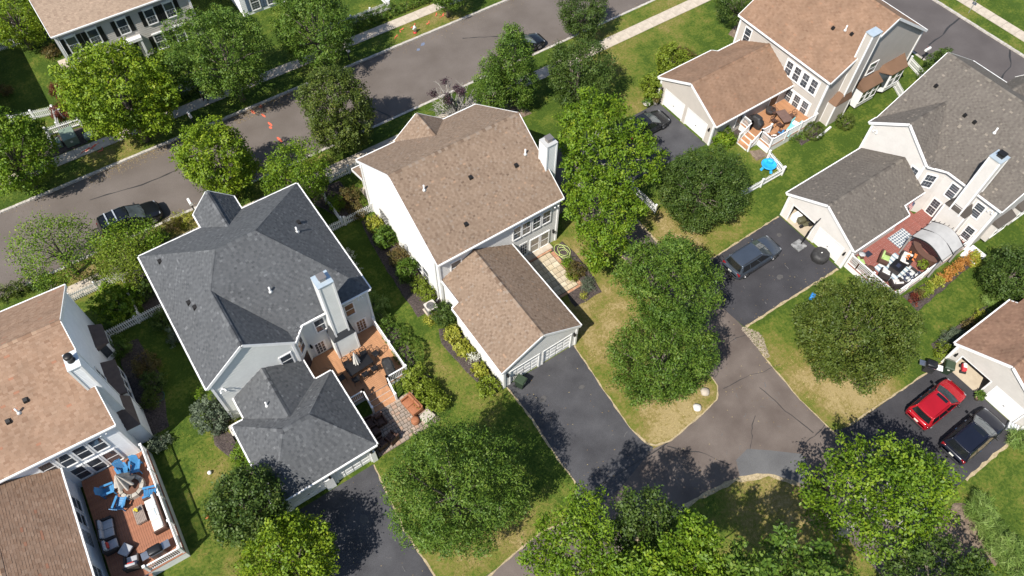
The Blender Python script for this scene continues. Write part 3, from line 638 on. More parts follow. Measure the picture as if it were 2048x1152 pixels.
for x, y, z in ((13.5, 28.1, 5.2), (24.15, 28.1, 5.2), (13.5, 39.65, 5.2), (24.15, 39.65, 5.2)): H.part('corner_board', M().box(x - .08, x + .08, y - .08, y + .08, 0, z), WHITE)
for x in (13.3, 19.6): H.part('corner_board', M().box(x - .08, x + .08, 19.42, 19.58, 0, 2.6), WHITE)
H.part('downspout', M().tube([(13.42, 28.35, 5.2), (13.36, 28.5, 4.9), (13.36, 28.5, .2), (13.1, 28.4, .1)], .05, 6), WHITE)
H.wall_lamp(FS(19.5), 13.55, 1.8); H.wall_lamp(FS(19.5), 19.35, 1.8); H.flood(FS(28.1), 23.8, 4.7); H.wall_lamp(FS(28.1), 23.8, 1.5)
H.chimney(24.15, 25.0, 29.9, 30.75, 9.0, 0, S_H3, (24.15, 25.0, 29.5, 31.2), 3.0, capm=mat("chimney_cap_grey", (.42, .42, .41), rough=.6))
zr3 = lambda y: 5.3 + (y - 27.85) * .628
for x, y, k in ((18.6, 31.6, 'box'), (22.2, 31.0, 'box'), (15.1, 32.2, 'pipe'), (23.3, 31.4, 'pipe'), (16.6, 29.2, 'box')): H.vent(x, y, zr3(y), k)
for x in (14.0, 17.2, 20.5, 23.6): H.part('porch_post', M().box(x - .08, x + .08, 41.35, 41.51, .1, 2.75), WHITE)
H.part('porch_floor', M().box(13.6, 24, 39.7, 41.6, 0, .18), CONC)
tl = M()
for k in range(5): tl.bar((13.38, 36.0 + k * .3, .3), (13.38, 36.0 + k * .3, 2.1), .03, .03, (1, 0, 0)); tl.bar((13.36, 35.9, .5 + k * .38), (13.36, 37.3, .5 + k * .38), .03, .03)
H.part('trellis', tl, METALD); H.part('meter_box', M().rbox(13.28, 13.46, 33.0, 33.35, 1.2, 1.7, .03), mat('meter_grey', (.3, .3, .3), rough=.6)); H.part('downspout', M().tube([(13.42, 39.45, 5.2), (13.36, 39.4, 4.9), (13.36, 39.4, .2)], .05, 6), WHITE)
H3 = H
# --- left of centre: slate grey roof
H = House('house', 'pale sided house with slate grey hipped roof and deck, left of centre', (1, 30, 0), RM_H2)
E0, ZR = 5.3, 9.1
H.plane([(-3.75, 40.35, E0), (8.45, 40.35, E0), (3.65, 34.55, ZR), (.86, 34.55, ZR)], eaves=(0,))
H.plane([(8.45, 40.35, E0), (8.45, 28.8, E0), (3.65, 34.55, ZR)], eaves=(0,))
H.plane([(8.45, 28.8, E0), (2.31, 28.8, E0), (-.65, 32.68, 7.86), (.86, 34.55, ZR), (3.65, 34.55, ZR)], eaves=(0,))
H.plane([(-3.75, 40.35, E0), (.86, 34.55, ZR), (-.65, 32.68, 7.86), (-.65, 27.85, 7.86), (-3.75, 27.85, E0)], rakes=(3,), eaves=(4,))
H.plane([(-.65, 27.85, 7.86), (-.65, 32.68, 7.86), (2.31, 28.8, E0), (2.31, 27.85, E0)], rakes=(3,))
H.plane([(2.31, 28.82, E0 + .02), (3.3, 28.82, E0), (2.31, 27.85, E0 - .02)], eaves=(1,))
H.plane([(.88, 41.85, E0), (2.42, 41.85, 6.9), (2.42, 37.9, 6.9), (.88, 40.3, E0 + .02)], rakes=(0,), eaves=(3,)); H.plane([(3.98, 40.3, E0 + .02), (2.42, 37.9, 6.9), (2.42, 41.85, 6.9), (3.98, 41.85, E0)], rakes=(2,), eaves=(3,))
H.plane([(-3.62, 19.74, 2.6), (3.55, 19.74, 2.6), (.83, 22.95, 4.7), (-.93, 22.95, 4.7)], eaves=(0,)); H.plane([(3.55, 19.74, 2.6), (3.55, 26.15, 2.6), (.83, 22.95, 4.7)], eaves=(0,))
H.plane([(3.55, 26.15, 2.6), (-3.62, 26.15, 2.6), (-.93, 22.95, 4.7), (.83, 22.95, 4.7)], eaves=(0,)); H.plane([(-3.62, 26.15, 2.6), (-3.62, 19.74, 2.6), (-.93, 22.95, 4.7)], eaves=(0,))
H.plane([(-2.75, 28.0, 2.6), (-.28, 28.0, 4.22), (-.28, 23.68, 4.22), (-2.75, 26.15, 2.6)], eaves=(3,)); H.plane([(2.3, 26.15, 2.6), (-.28, 23.68, 4.22), (-.28, 28.0, 4.22), (2.3, 28.0, 2.6)], eaves=(3,))
for a, b_ in (((.86, 34.55, ZR), (3.65, 34.55, ZR)), ((-3.7, 40.3, E0), (.86, 34.55, ZR)), ((8.4, 40.3, E0), (3.65, 34.55, ZR)), ((8.4, 28.85, E0), (3.65, 34.55, ZR)), ((-.65, 32.68, 7.86), (.86, 34.55, ZR)), ((-.65, 27.9, 7.87), (-.65, 32.68, 7.87)), ((2.42, 41.8, 6.9), (2.42, 37.9, 6.9)),
              ((-.93, 22.95, 4.72), (.83, 22.95, 4.72)), ((-3.55, 19.8, 2.62), (-.93, 22.95, 4.72)), ((3.5, 19.8, 2.62), (.83, 22.95, 4.72)), ((3.5, 26.1, 2.62), (.83, 22.95, 4.72)), ((-3.55, 26.1, 2.62), (-.93, 22.95, 4.72)), ((-.28, 27.9, 4.24), (-.28, 23.9, 4.24))): H.cap(a, b_)
H.finish(.14, (.17, .23), .02)
H.wall(FS(29.05), box4(3.15, 8.2, 5.2), S_H2, .29); H.wall(FS(28.0), gable(-3.5, 2.15, 5.2, -.65, 7.72), S_H2, .29); H.wall(FD((2.15, 28.0), (3.15, 29.05)), [(0, 0), (1.45, 0), (1.45, 5.2), (0, 5.2)], S_H2, .29)
H.wall(FW(-3.5), box4(28, 40.1, 5.2), S_H2, .29); H.wall(FE(8.2), box4(29.05, 40.1, 5.2), S_H2, .29); H.wall(FN(40.1), box4(-3.5, 8.2, 5.2), S_H2, .29)
H.wall(FN(41.6), [(1.1, 0), (3.8, 0), (3.8, 5.2), (2.42, 6.7), (1.1, 5.2)], S_H2); H.wall(FW(1.1), box4(40.1, 41.6, 5.2), S_H2); H.wall(FE(3.8), box4(40.1, 41.6, 5.2), S_H2)
gd = [(-2.75, -.35, 0, 1.9), (.45, 2.85, 0, 1.9)]
H.wall(FS(19.98), box4(-3.3, 3.25, 2.55), S_H2, .2, gd); H.wall(FW(-3.3), box4(19.98, 25.9, 2.55), S_H2); H.wall(FE(3.25), box4(19.98, 25.9, 2.55), S_H2); H.wall(FN(25.9), box4(-3.3, 3.25, 2.55), S_H2); H.wall(FW(-2.5), box4(25.9, 28, 2.55), S_H2); H.wall(FE(2.05), box4(25.9, 28, 2.55), S_H2)
for a, b_, c, d_ in gd: H.garage_door(FS(19.98), a, b_, d_)
H.window(FS(29.05), 6.4, 7.02, 3.2, 4.5, (1, 1), pane=mat('brown_screen', (.16, .095, .055), rough=.15)); H.window(FS(29.05), 4.1, 4.75, 3.2, 4.6, (1, 1)); H.window(FS(28.0), 1.04, 1.75, 2.95, 4.25, (1, 1))
for a, b_ in ((6.86, 7.55), (3.55, 4.25)):
    dr = H.part('door', fbox(M(), FS(29.05), a - .12, b_ + .12, .5, 2.05, .0, .045), WHITE)
    for i in range(3):
        for j in range(4): H.part('pane', fbox(M(), FS(29.05), a + .02 + i * .225, a + .2 + i * .225, .62 + j * .33, .62 + j * .33 + .29, .045, .05), mat('brown_screen', (.16, .095, .055)) if a > 6 else GLASS, dr)
FDg = FD((2.15, 28.0), (3.15, 29.05)); H.window(FDg, .4, 1.05, 2.9, 4.3, (1, 1)); H.part('door', fbox(M(), FDg, .35, 1.1, .5, 2.2, 0, .04), mat('navy_door', (.012, .014, .022), rough=.35))
H.chimney(5.02, 5.98, 28.0, 28.95, 9.15, .5, S_H2, (4.72, 6.32, 27.92, 28.98), 2.7, flue='box')
for x, y, z in ((8.2, 29.05, 5.2), (-3.5, 28.0, 5.2), (2.15, 28.0, 5.2)): H.part('corner_board', M().box(x - .08, x + .08, y - .08, y + .08, 0, z), WHITE)
H.flood(FS(29.05), 7.6, 4.75); H.flood(FS(28), -3.0, 4.3); H.wall_lamp(FS(29.05), 3.3, 2.1); H.wall_lamp(FS(19.98), -3.05, 1.8); H.wall_lamp(FS(19.98), 3.05, 1.8); H.wall_lamp(FS(19.98), .05, 1.8)
for x in (-.1,): H.part('pilaster', M().box(x - .3, x + .3, 19.8, 19.98, 0, 1.55), WHITE); H.part('pilaster', M().box(2.95, 3.3, 19.82, 19.98, 0, 1.5), WHITE)
for x, y, z, k in ((-2.6, 38.2, 6.25, 'box'), (-2.2, 33.6, 6.58, 'box'), (-2.0, 32.9, 6.75, 'box'), (6.2, 34.6, 7.1, 'pipe'), (2.6, 31.2, 6.9, 'pipe'), (-1.1, 25.6, 3.65, 'pipe'), (6.7, 35.6, 6.7, 'box')): H.vent(x, y, z, k)
H2 = H
# --- far left: pinkish tan roof, turned a little
H = House('house', 'house with pinkish tan roof, round black flue and raised deck at the far left', (-9.2, 34.8, 0), RM_H1)
H.root.rotation_euler = (0, 0, R(-2.6))
H.plane([(-26, 40.85, 5.3), (-9.0, 40.85, 5.3), (-9.0, 34.8, 9.1), (-26, 34.8, 9.1)], rakes=(1,), eaves=(0,)); H.plane([(-9.0, 28.75, 5.3), (-26, 28.75, 5.3), (-26, 34.8, 9.1), (-9.0, 34.8, 9.1)], rakes=(3,), eaves=(0,))
H.plane([(-13.2, 28.95, 3.3), (-13.2, 14, 3.3), (-16.75, 14, 5.25), (-16.75, 28.95, 5.25)], eaves=(0,)); H.plane([(-16.75, 28.95, 5.25), (-16.75, 14, 5.25), (-20.5, 14, 3.3), (-20.5, 28.95, 3.3)])
H.cap((-26, 34.8, 9.12), (-9.0, 34.8, 9.12)); H.cap((-16.75, 14, 5.27), (-16.75, 25.2, 5.27)); H.cap((-16.75, 25.5, 5.30), (-16.75, 28.9, 5.27))
H.plane([(-14.0, 42.6, 2.9), (-14.0, 40.6, 3.5), (-26, 40.6, 3.5), (-26, 42.6, 2.9)])
H.finish(.145, (.25, .34), .014)
H.wall(FS(29.0), box4(-26, -9.25, 5.2), S_H1, .2); H.wall(FE(-9.25), gable(29.0, 40.6, 5.2, 34.8, 8.95), S_H1, .2); H.wall(FE(-13.5), box4(14.2, 29.0, 3.2), S_H1, .2); H.wall(FN(40.6), box4(-26, -9.25, 5.2), S_H1)
for a in (-13.95, -12.95, -11.95, -10.98): H.window(FS(29.0), a, a + .7, 3.05, 4.5, (1, 1))
for a in (-13.0, -11.98, -11.0): H.window(FS(29.0), a, a + .72, .95, 2.45, (1, 1))
for a in (25.6, 26.7): H.window(FE(-13.5), a, a + .8, .95, 2.15, (1, 1))
H.window(FE(-13.5), 21.6, 22.6, .95, 2.2, (3, 3)); H.part('door', fbox(M(), FE(-13.5), 24.2, 25.2, .8, 2.4, 0, .04), GLASS)
H.window(FE(-9.25), 33.2, 34.0, 3.0, 4.4, (1, 1)); S_H1.node_tree
BRN = mat('bay_roof_brown', (.085, .062, .055), (.11, .082, .072), 3, rough=.85, fine=.1)
bay(H, FE(-9.25), 32.6, 35.3, .3, 2.5, .75, S_H1, BRN, 3, .35); bay(H, FE(-9.25), 37.0, 39.2, .3, 2.2, .7, S_H1, BRN, 2, .3, .35)
H.chimney(-9.4, -8.75, 31.0, 32.15, 9.1, 0, S_H1, (-9.3, -8.35, 29.9, 32.2), 2.3, flue='round', capm=mat('white_metal_cap', (.6, .63, .64), rough=.4), stonem=BRN)
for x, y, k in ((-13.2, 31.4, 'pipe'), (-12.6, 31.8, 'box'), (-13.9, 31.2, 'box')): H.vent(x, y, zr3(y - .9), k)
H.part('corner_board', M().box(-9.33, -9.17, 28.92, 29.08, 0, 5.2), WHITE); H.flood(FS(29), -9.9, 4.9)
H1 = H
# --- upper right: brown roof, beige siding
H = House('house', 'beige sided house with brown shingle roof and two white garage doors, upper right', (55, 30, 0), RM_H4)
H.plane([(50.75, 36.35, 5.3), (50.75, 25.25, 5.3), (57.1, 25.25, 9.2), (57.1, 36.35, 9.2)], rakes=(1, 3), eaves=(0,)); H.plane([(63.4, 25.25, 5.3), (63.4, 36.35, 5.3), (57.1, 36.35, 9.2), (57.1, 25.25, 9.2)], rakes=(1, 3), eaves=(0,))
zq = lambda y: 2.6 + (min(y - 28.6, 36.2 - y)) * .526
H.plane([(41.55, 28.6, 2.6), (51, 28.6, 2.6), (51, 32.4, zq(32.4)), (41.55, 32.4, zq(32.4))], rakes=(3,), eaves=(0,))
H.plane([(x, y, zq(y)) for x, y in ((41.55, 36.2), (41.55, 32.4), (51, 32.4), (51, 35.5), (48.1, 35.5), (48.1, 36.2))], rakes=(0,), eaves=(3, 4, 5))
H.cap((57.1, 25.25, 9.22), (57.1, 36.3, 9.22)); H.cap((41.6, 32.4, 4.63), (48.3, 32.4, 4.63)); H.cap((48.6, 32.4, 4.66), (51, 32.4, 4.63))
H.finish(.14, (.2, .34), .013)
H.wall(FW(51), box4(25.5, 36.1, 5.2), S_H4, .22); H.wall(FS(25.5), [(51, 0), (63.15, 0), (63.15, 5.2), (57.1, 9.0), (51, 5.2)], S_H4, .22); H.wall(FN(36.1), [(51, 0), (63.15, 0), (63.15, 5.2), (57.1, 9.0), (51, 5.2)], S_H4, .22); H.wall(FE(63.15), box4(25.5, 36.1, 5.2), S_H4)
gd = [(29.7, 32.1, 0, 1.88), (32.65, 35.08, 0, 1.88)]
H.wall(FW(41.75), [(28.95, 0), (35.85, 0), (35.85, 2.65), (32.4, 4.45), (28.95, 2.65)], S_H4, .22, gd); H.wall(FS(28.95), box4(41.75, 51, 2.6), S_H4, .22); H.wall(FN(35.85), box4(41.75, 48.3, 2.6), S_H4, .22); H.wall(FN(35.2), box4(48.3, 51, 2.6), S_H4, .22)
for a, b_, c, d_ in gd: H.garage_door(FW(41.75), a, b_, d_, 4, 1, panels=False)
H.window(FW(51), 34.6, 35.28, 3.1, 4.55, (1, 2)); H.part('window_surround', fbox(M(), FW(51), 26.2, 30.14, 2.92, 4.63, -.01, .047), WHITE); H.part('window_surround', fbox(M(), FW(51), 26.2, 29.15, .36, 2.18, -.01, .047), WHITE)
for a in (26.4, 27.38, 28.35, 29.3): H.window(FW(50.97), a, a + .64, 3.1, 4.45, (2, 2))
for a in (26.4, 27.36, 28.32): H.window(FW(50.97), a, a + .64, .55, 2.0, (3, 3))
H.window(FS(25.5), 56.6, 57.6, 3.3, 4.4, (1, 1)); H.chimney(53.2, 54.25, 24.85, 25.5, 9.25, 0, S_H4, (52.3, 54.3, 24.7, 25.5), 2.3, flue='none')
bay(H, FS(25.5), 55.9, 58.3, .3, 2.35, .85, WHITE, RM_H4, 3, .6); bay(H, FS(25.5), 58.7, 62.2, .5, 2.7, .95, WHITE, RM_H4, 2, .6, .8)
SCREEN = mat('porch_screen', (.02, .02, .021), rough=.4)
for a, b_ in ((44.6, 45.6), (48.7, 49.9)): H.part('screen_door', fbox(fbox(M(), FS(28.95), a, a + .1, .5, 2.45, 0, .05), FS(28.95), b_ - .1, b_, .5, 2.45, 0, .05), WHITE); H.part('screen', fbox(M(), FS(28.95), a + .1, b_ - .1, .5, 2.45, .0, .03), SCREEN)
for x, y in ((51, 25.5), (63.15, 25.5), (51, 36.1)): H.part('corner_board', M().box(x - .09, x + .09, y - .09, y + .09, 0, 5.2), WHITE)
for y in (28.95, 35.85): H.part('corner_board', M().box(41.66, 41.84, y - .09, y + .09, 0, 2.6), WHITE)
H.wall_lamp(FW(41.75), 29.3, 1.7); H.wall_lamp(FW(41.75), 35.5, 1.7)
zr4 = lambda x: 5.3 + (x - 50.75) * .614
for x, y, k in ((53.9, 28.8, 'box'), (54.3, 27.9, 'pipe'), (54.3, 27.2, 'box')): H.vent(x, y, zr4(x), k)
H4 = H
# --- right: driftwood roof, cream siding
H = House('house', 'cream sided house with grey brown roof and curved pergola deck at the right edge', (54, 14, 0), RM_H5)
H.plane([(50.7, 20.3, 5.3), (50.7, 8.35, 5.3), (57.0, 8.35, 9.05), (57.0, 20.3, 9.05)], rakes=(1, 3), eaves=(0,)); H.plane([(63.3, 8.35, 5.3), (63.3, 20.3, 5.3), (57.0, 20.3, 9.05), (57.0, 8.35, 9.05)], rakes=(1, 3), eaves=(0,))
H.plane([(49.85, 14.5, 5.3), (49.85, 17.37, 7.46), (54.32, 17.37, 7.46), (50.7, 14.5, 5.32)], rakes=(0,), eaves=(3,)); H.plane([(50.7, 20.3, 5.32), (54.32, 17.37, 7.46), (49.85, 17.37, 7.46), (49.85, 20.3, 5.3)], rakes=(2,), eaves=(3,))
H.plane([(50.72, 13.2, 5.3), (50.72, 14.5, 5.33), (49.85, 14.5, 5.29)], eaves=(2,))
H.plane([(60.4, 15.4, 7.02), (64.6, 15.4, 7.02), (64.6, 13.9, 5.3), (63.3, 13.9, 5.3)], rakes=(1,)); H.plane([(63.3, 16.9, 5.3), (64.6, 16.9, 5.3), (64.6, 15.4, 7.02), (60.4, 15.4, 7.02)], rakes=(1,))
H.plane([(60.4, 10.4, 7.02), (64.6, 10.4, 7.02), (64.6, 8.9, 5.3), (63.3, 8.9, 5.3)]); H.plane([(63.3, 11.9, 5.3), (64.6, 11.9, 5.3), (64.6, 10.4, 7.02), (60.4, 10.4, 7.02)])
zk = lambda y: 2.6 + min(y - 12.85, 19.9 - y) * .553
H.plane([(x, y, zk(y)) for x, y in ((41.1, 12.85), (47.5, 12.85), (47.5, 13.6), (50.0, 13.6), (50.0, 16.38), (41.1, 16.38))], rakes=(5,), eaves=(0, 1, 2)); H.plane([(x, y, zk(y)) for x, y in ((41.1, 19.9), (41.1, 16.38), (50, 16.38), (50, 19.9))], rakes=(0,), eaves=(3,))
H.cap((57.0, 8.35, 9.07), (57.0, 20.3, 9.07)); H.cap((49.9, 17.37, 7.48), (54.3, 17.37, 7.48)); H.cap((41.15, 16.38, 4.57), (49.9, 16.38, 4.57)); H.cap((60.4, 15.4, 7.04), (64.6, 15.4, 7.04))
H.finish(.14, (.13, .24), .018)
H.wall(FW(51), box4(8.65, 13.3, 5.2), S_H5, .2); H.wall(FS(8.65), [(51, 0), (63.0, 0), (63.0, 5.2), (57, 8.85), (51, 5.2)], S_H5, .2); H.wall(FN(20.0), [(51, 0), (63.0, 0), (63.0, 5.2), (57, 8.85), (51, 5.2)], S_H5, .2); H.wall(FE(63.0), box4(8.65, 20, 5.2), S_H5)
H.wall(FW(50.05), [(14.7, 0), (20.0, 0), (20.0, 5.2), (17.37, 7.25), (14.7, 5.2)], S_H5, .2); H.wall(FD((50.05, 14.7), (51, 13.3)), [(0, 0), (1.69, 0), (1.69, 5.2), (0, 5.2)], S_H5, .2); H.wall(FE(64.3), [(14, 0), (16.8, 0), (16.8, 5.2), (15.4, 6.8), (14, 5.2)], S_H5)
gd = [(13.75, 16.1, 0, 1.88), (16.7, 18.95, 0, 1.88)]
H.wall(FW(41.3), [(13.15, 0), (19.6, 0), (19.6, 2.65), (16.38, 4.4), (13.15, 2.65)], S_H5, .2, gd); H.wall(FS(13.15), box4(41.3, 47.3, 2.6), S_H5, .2); H.wall(FN(19.6), box4(41.3, 50, 2.6), S_H5, .2); H.wall(FS(13.9), box4(47.3, 50, 2.7), S_H5, .2)
H.garage_door(FW(41.3), 13.75, 16.1, 1.88, 4, 1, panels=False)
m = M(); F_ = FW(41.3); fbox(m, F_, 16.6, 16.7, 0, 1.98, -.05, .05); fbox(m, F_, 18.95, 19.05, 0, 1.98, -.05, .05); fbox(m, F_, 16.7, 18.95, 1.88, 1.98, -.05, .048); H.part('door_frame', m, WHITE)
GIN = mat('garage_interior', (.30, .27, .22), rough=.9)
H.part('garage_floor', M().box(41.2, 47, 16.4, 19.5, 0, .02), mat('garage_slab', (.50, .42, .31), (.42, .35, .26), 2, rough=.8)); H.part('garage_lining', M().box(47, 47.1, 13.2, 19.55, 0, 2.6).box(41.4, 47, 16.3, 16.4, 0, 2.6), GIN)
for a in (11.82, 9.48): H.window(FW(51), a, a + .66, 3.15, 4.5, (2, 3) if 0 else (1, 3))
H.window(FW(51), 12.3, 12.92, .65, 2.25, (2, 3)); H.window(FW(51), 8.98, 9.62, .9, 2.2, (2, 3)); H.window(FW(50.05), 14.9, 15.5, 2.95, 4.3, (2, 2)); H.window(FD((50.05, 14.7), (51, 13.3)), .5, 1.2, 3.0, 4.3, (3, 2))
H.part('door', fbox(M(), FS(13.9), 48.1, 49.3, .6, 2.4, 0, .04), WHITE); H.part('pane', fbox(M(), FS(13.9), 48.35, 49.05, 1.3, 2.2, .04, .045), mat('pale_glass', (.55, .62, .62), rough=.1), H.root)
H.chimney(50.05, 51.0, 10.45, 11.3, 9.05, 0, S_H5, (50.05, 51.0, 10.0, 11.8), 3.3, flue='round2'); cx, cy = 50.55, 10.85
H.part('flue', M().box(cx - .2, cx + .2, cy - .24, cy + .24, 9.14, 9.34).box(cx - .26, cx + .26, cy - .3, cy + .3, 9.44, 9.5).box(cx - .1, cx + .1, cy - .1, cy + .1, 9.34, 9.45), METALD)
for x, y, z in ((51, 8.65, 5.2), (50.05, 14.7, 5.2), (50.05, 20.0, 5.2)): H.part('corner_board', M().box(x - .09, x + .09, y - .09, y + .09, 0, z), WHITE)
for y in (13.15, 19.6): H.part('corner_board', M().box(41.21, 41.39, y - .09, y + .09, 0, 2.6), WHITE)
H.flood(FW(51), 9.0, 4.6); H.flood(FW(50.05), 19.5, 4.9); H.wall_lamp(FW(41.3), 13.45, 1.6)
zr5 = lambda x: 5.3 + (x - 50.7) * .595
for x, y, k in ((54.7, 18.9, 'box'), (54.2, 15.6, 'box'), (54.2, 14.7, 'box'), (54.4, 13.1, 'pipe')): H.vent(x, y, zr5(x), k)
bay(H, FS(8.65), 52.6, 54.6, .4, 2.4, .5, S_H5, RM_H5, 2, .3); bay(H, FS(8.65), 55.6, 57.6, .4, 2.4, .5, S_H5, RM_H5, 2, .3)
H5 = H
# --- lower right corner: garage wing with rust brown roof
H = House('house', 'stone coloured garage wing with rust brown roof at the right edge below', (45, 0, 0), RM_H6)
zm_ = lambda y: 2.6 + min(y + 3.6, 3.4 - y) * .545
H.plane([(x, y, zm_(y)) for x, y in ((40.8, -3.6), (56, -3.6), (56, -.1), (40.8, -.1))], rakes=(3,), eaves=(0,)); H.plane([(x, y, zm_(y)) for x, y in ((40.8, 3.4), (40.8, -.1), (56, -.1), (56, 2.9), (47.2, 2.9), (47.2, 3.4))], rakes=(0,), eaves=(4, 5))
H.cap((40.85, -.1, 4.53), (56, -.1, 4.53)); H.finish(.14, (.2, .34), .013)
gd = [(-2.72, -.42, 0, 1.86), (.12, 2.42, 0, 1.86)]
H.wall(FW(41.0), [(-3.35, 0), (3.1, 0), (3.1, 2.65), (-.1, 4.37), (-3.35, 2.65)], S_H6, .28, gd); H.wall(FS(-3.35), box4(41, 56, 2.6), S_H6); H.wall(FN(3.1), box4(41, 47.3, 2.6), S_H6, .28); H.wall(FN(2.6), box4(47.3, 56, 2.6), S_H6, .28)
H.garage_door(FW(41), -2.72, -.42, 1.86, 4, 1, panels=False)
m = M(); F_ = FW(41); fbox(m, F_, .02, .12, 0, 1.96, -.05, .05); fbox(m, F_, 2.42, 2.52, 0, 1.96, -.05, .05); fbox(m, F_, .12, 2.42, 1.86, 1.96, -.05, .048); H.part('door_frame', m, WHITE)
H.part('garage_floor', M().box(40.9, 46, -.3, 3.0, 0, .02), MATS['garage_slab']); H.part('garage_lining', M().box(46, 46.1, -3.3, 3.05, 0, 2.6).box(41.2, 46, -.2, -.1, 0, 2.6), GIN)
for y in (-3.35, 3.1): H.part('corner_board', M().box(40.91, 41.09, y - .09, y + .09, 0, 2.6), WHITE)
H.wall_lamp(FW(41), 2.8, 1.7)
H6 = H
# --- top left: clay siding, black shutters
H = House('house', 'clay sided house with black shutters across the street at top left', (4, 72, 0), RM_H0)
H.plane([(10.6, 67.95, 5.3), (-2.0, 67.95, 5.3), (-2.0, 74, 9.1), (10.6, 74, 9.1)], rakes=(1, 3), eaves=(0,)); H.plane([(-2.0, 80, 5.3), (10.6, 80, 5.3), (10.6, 74, 9.1), (-2.0, 74, 9.1)], rakes=(1, 3), eaves=(0,)); H.finish(.145, (.25, .34), .014)
H.wall(FS(68.3), box4(-1.75, 10.3, 5.2), S_H0, .2); H.wall(FW(-1.75), gable(68.3, 79.7, 5.2, 74, 8.95), S_H0, .2); H.wall(FE(10.3), gable(68.3, 79.7, 5.2, 74, 8.95), S_H0, .2); H.wall(FN(79.7), box4(-1.75, 10.3, 5.2), S_H0)
BSH = mat('black_shutter', (.010, .0105, .012), rough=.5)
for a in (-1.05, .85, 3.5, 6.1, 7.95): H.window(FS(68.3), a, a + .8, 3.0, 4.45, (1, 1), BSH, True, (3, 2))
for a in (6.0, 7.95, .2): H.window(FS(68.3), a, a + .82, .1 + .1, 1.75, (3, 3), BSH, True)
H.part('door', fbox(M(), FS(68.3), 3.5, 4.4, .1, 2.0, 0, .05), mat('navy_door', (.012, .014, .022))); H.part('portico', fbox(fbox(fbox(M(), FS(68.3), 3.0, 4.9, 2.1, 2.4, 0, .5), FS(68.3), 3.05, 3.25, 0, 2.1, .25, .45), FS(68.3), 4.65, 4.85, 0, 2.1, .25, .45), WHITE)
for x in (-1.75, 10.3): H.part('corner_board', M().box(x - .1, x + .1, 68.2, 68.4, 0, 5.2), WHITE)
H.part('side_porch', M().box(-2.7, -1.85, 69.8, 71.6, 0, .5), CONC)
H.part('downspout', M().tube([(-1.55, 68.2, 5.2), (-1.55, 68.2, .1)], .05, 6), WHITE)
H = House('house', 'white house with slate blue shutters at the top edge behind street trees', (18.5, 73, 0), RM_H2)
H.plane([(24, 68.3, 5.3), (14.6, 68.3, 5.3), (14.6, 74, 9.1), (24, 74, 9.1)], rakes=(1, 3), eaves=(0,)); H.plane([(14.6, 79.7, 5.3), (24, 79.7, 5.3), (24, 74, 9.1), (14.6, 74, 9.1)], eaves=(0,)); H.finish()
H.wall(FS(68.6), box4(14.9, 23.7, 5.2), S_H1, .2); H.wall(FW(14.9), gable(68.6, 79.4, 5.2, 74, 8.95), S_H1, .2); H.wall(FE(23.7), gable(68.6, 79.4, 5.2, 74, 8.95), S_H1, .2)
BLS = mat('blue_shutter', (.10, .14, .20), rough=.55)
for a in (15.9, 17.6, 20.6, 22.2): H.window(FS(68.6), a, a + .8, .4, 2.0, (3, 3), BLS, True); H.window(FS(68.6), a, a + .8, 3.0, 4.4, (3, 3), BLS, True)

H = House('house', 'house just beyond the left edge whose shadow darkens the top left lawn', (-15, 71, 0), RM_H0)
H.plane([(-9.3, 65.2, 5.4), (-9.3, 77, 5.4), (-15, 77, 9.0), (-15, 65.2, 9.0)], rakes=(1, 3), eaves=(0,)); H.plane([(-20.7, 77, 5.4), (-20.7, 65.2, 5.4), (-15, 65.2, 9.0), (-15, 77, 9.0)], rakes=(1, 3), eaves=(0,)); H.finish()
H.wall(FE(-9.6), box4(65.5, 76.7, 5.3), S_H0, .2); H.wall(FW(-20.4), box4(65.5, 76.7, 5.3), S_H0, .2); H.wall(FS(65.5), [(-20.4, 0), (-9.6, 0), (-9.6, 5.3), (-15, 8.8), (-20.4, 5.3)], S_H0); H.wall(FN(76.7), [(-20.4, 0), (-9.6, 0), (-9.6, 5.3), (-15, 8.8), (-20.4, 5.3)], S_H0)
for a in (67.5, 71, 74.5): H.window(FE(-9.6), a, a + .8, 3.0, 4.4, (2, 2)); H.window(FE(-9.6), a, a + .8, .6, 2.0, (2, 2))
# ---------------------------------------------------------------- decks and patios
def bmat(name, c): return mat(name, c, tuple(q * .78 for q in c), 3, rough=.7, fine=.12, bscale=12)
D_CEDAR = bmat('deck_cedar', (.43, .215, .105)); D_RED = bmat('deck_redwood', (.285, .10, .078)); D_BROWN = bmat('deck_brown', (.33, .135, .072))
def railing(parent, pts, z, h=.92, step=.12, zs=None, name='railing'):
    """white rail with posts along pts; zs = floor heights per point (for stairs)"""
    zs = zs or [z] * len(pts); m = M(); bl = M()
    P = [Vector((p[0], p[1], q)) for p, q in zip(pts, zs)]
    for a, b_ in zip(P[:-1], P[1:]):
        m.bar(a + Vector((0, 0, h)), b_ + Vector((0, 0, h)), .09, .05); m.bar(a + Vector((0, 0, .1)), b_ + Vector((0, 0, .1)), .05, .07)
        k = int((b_ - a).length / step)
        for i in range(1, k):
            q = a.lerp(b_, i / k); bl.bar(q + Vector((0, 0, .1)), q + Vector((0, 0, h)), .04, .04, (1, 0, 0))
    r_ = obj(name, m, WHITE, parent); o = obj('balusters', bl, WHITE, r_); o['kind'] = 'stuff'
    done = []
    for a, b_ in zip(P[:-1], P[1:]):
        k = max(1, round((b_ - a).length / 1.9))
        for i in range(k + 1):
            q = a.lerp(b_, i / k)
            if any((q - d_).length < .2 for d_ in done): continue
            done.append(q); obj('post', M().box(q.x - .065, q.x + .065, q.y - .065, q.y + .065, q.z - .25, q.z + h + .1).box(q.x - .085, q.x + .085, q.y - .085, q.y + .085, q.z + h + .1, q.z + h + .14), WHITE, r_)
    return r_
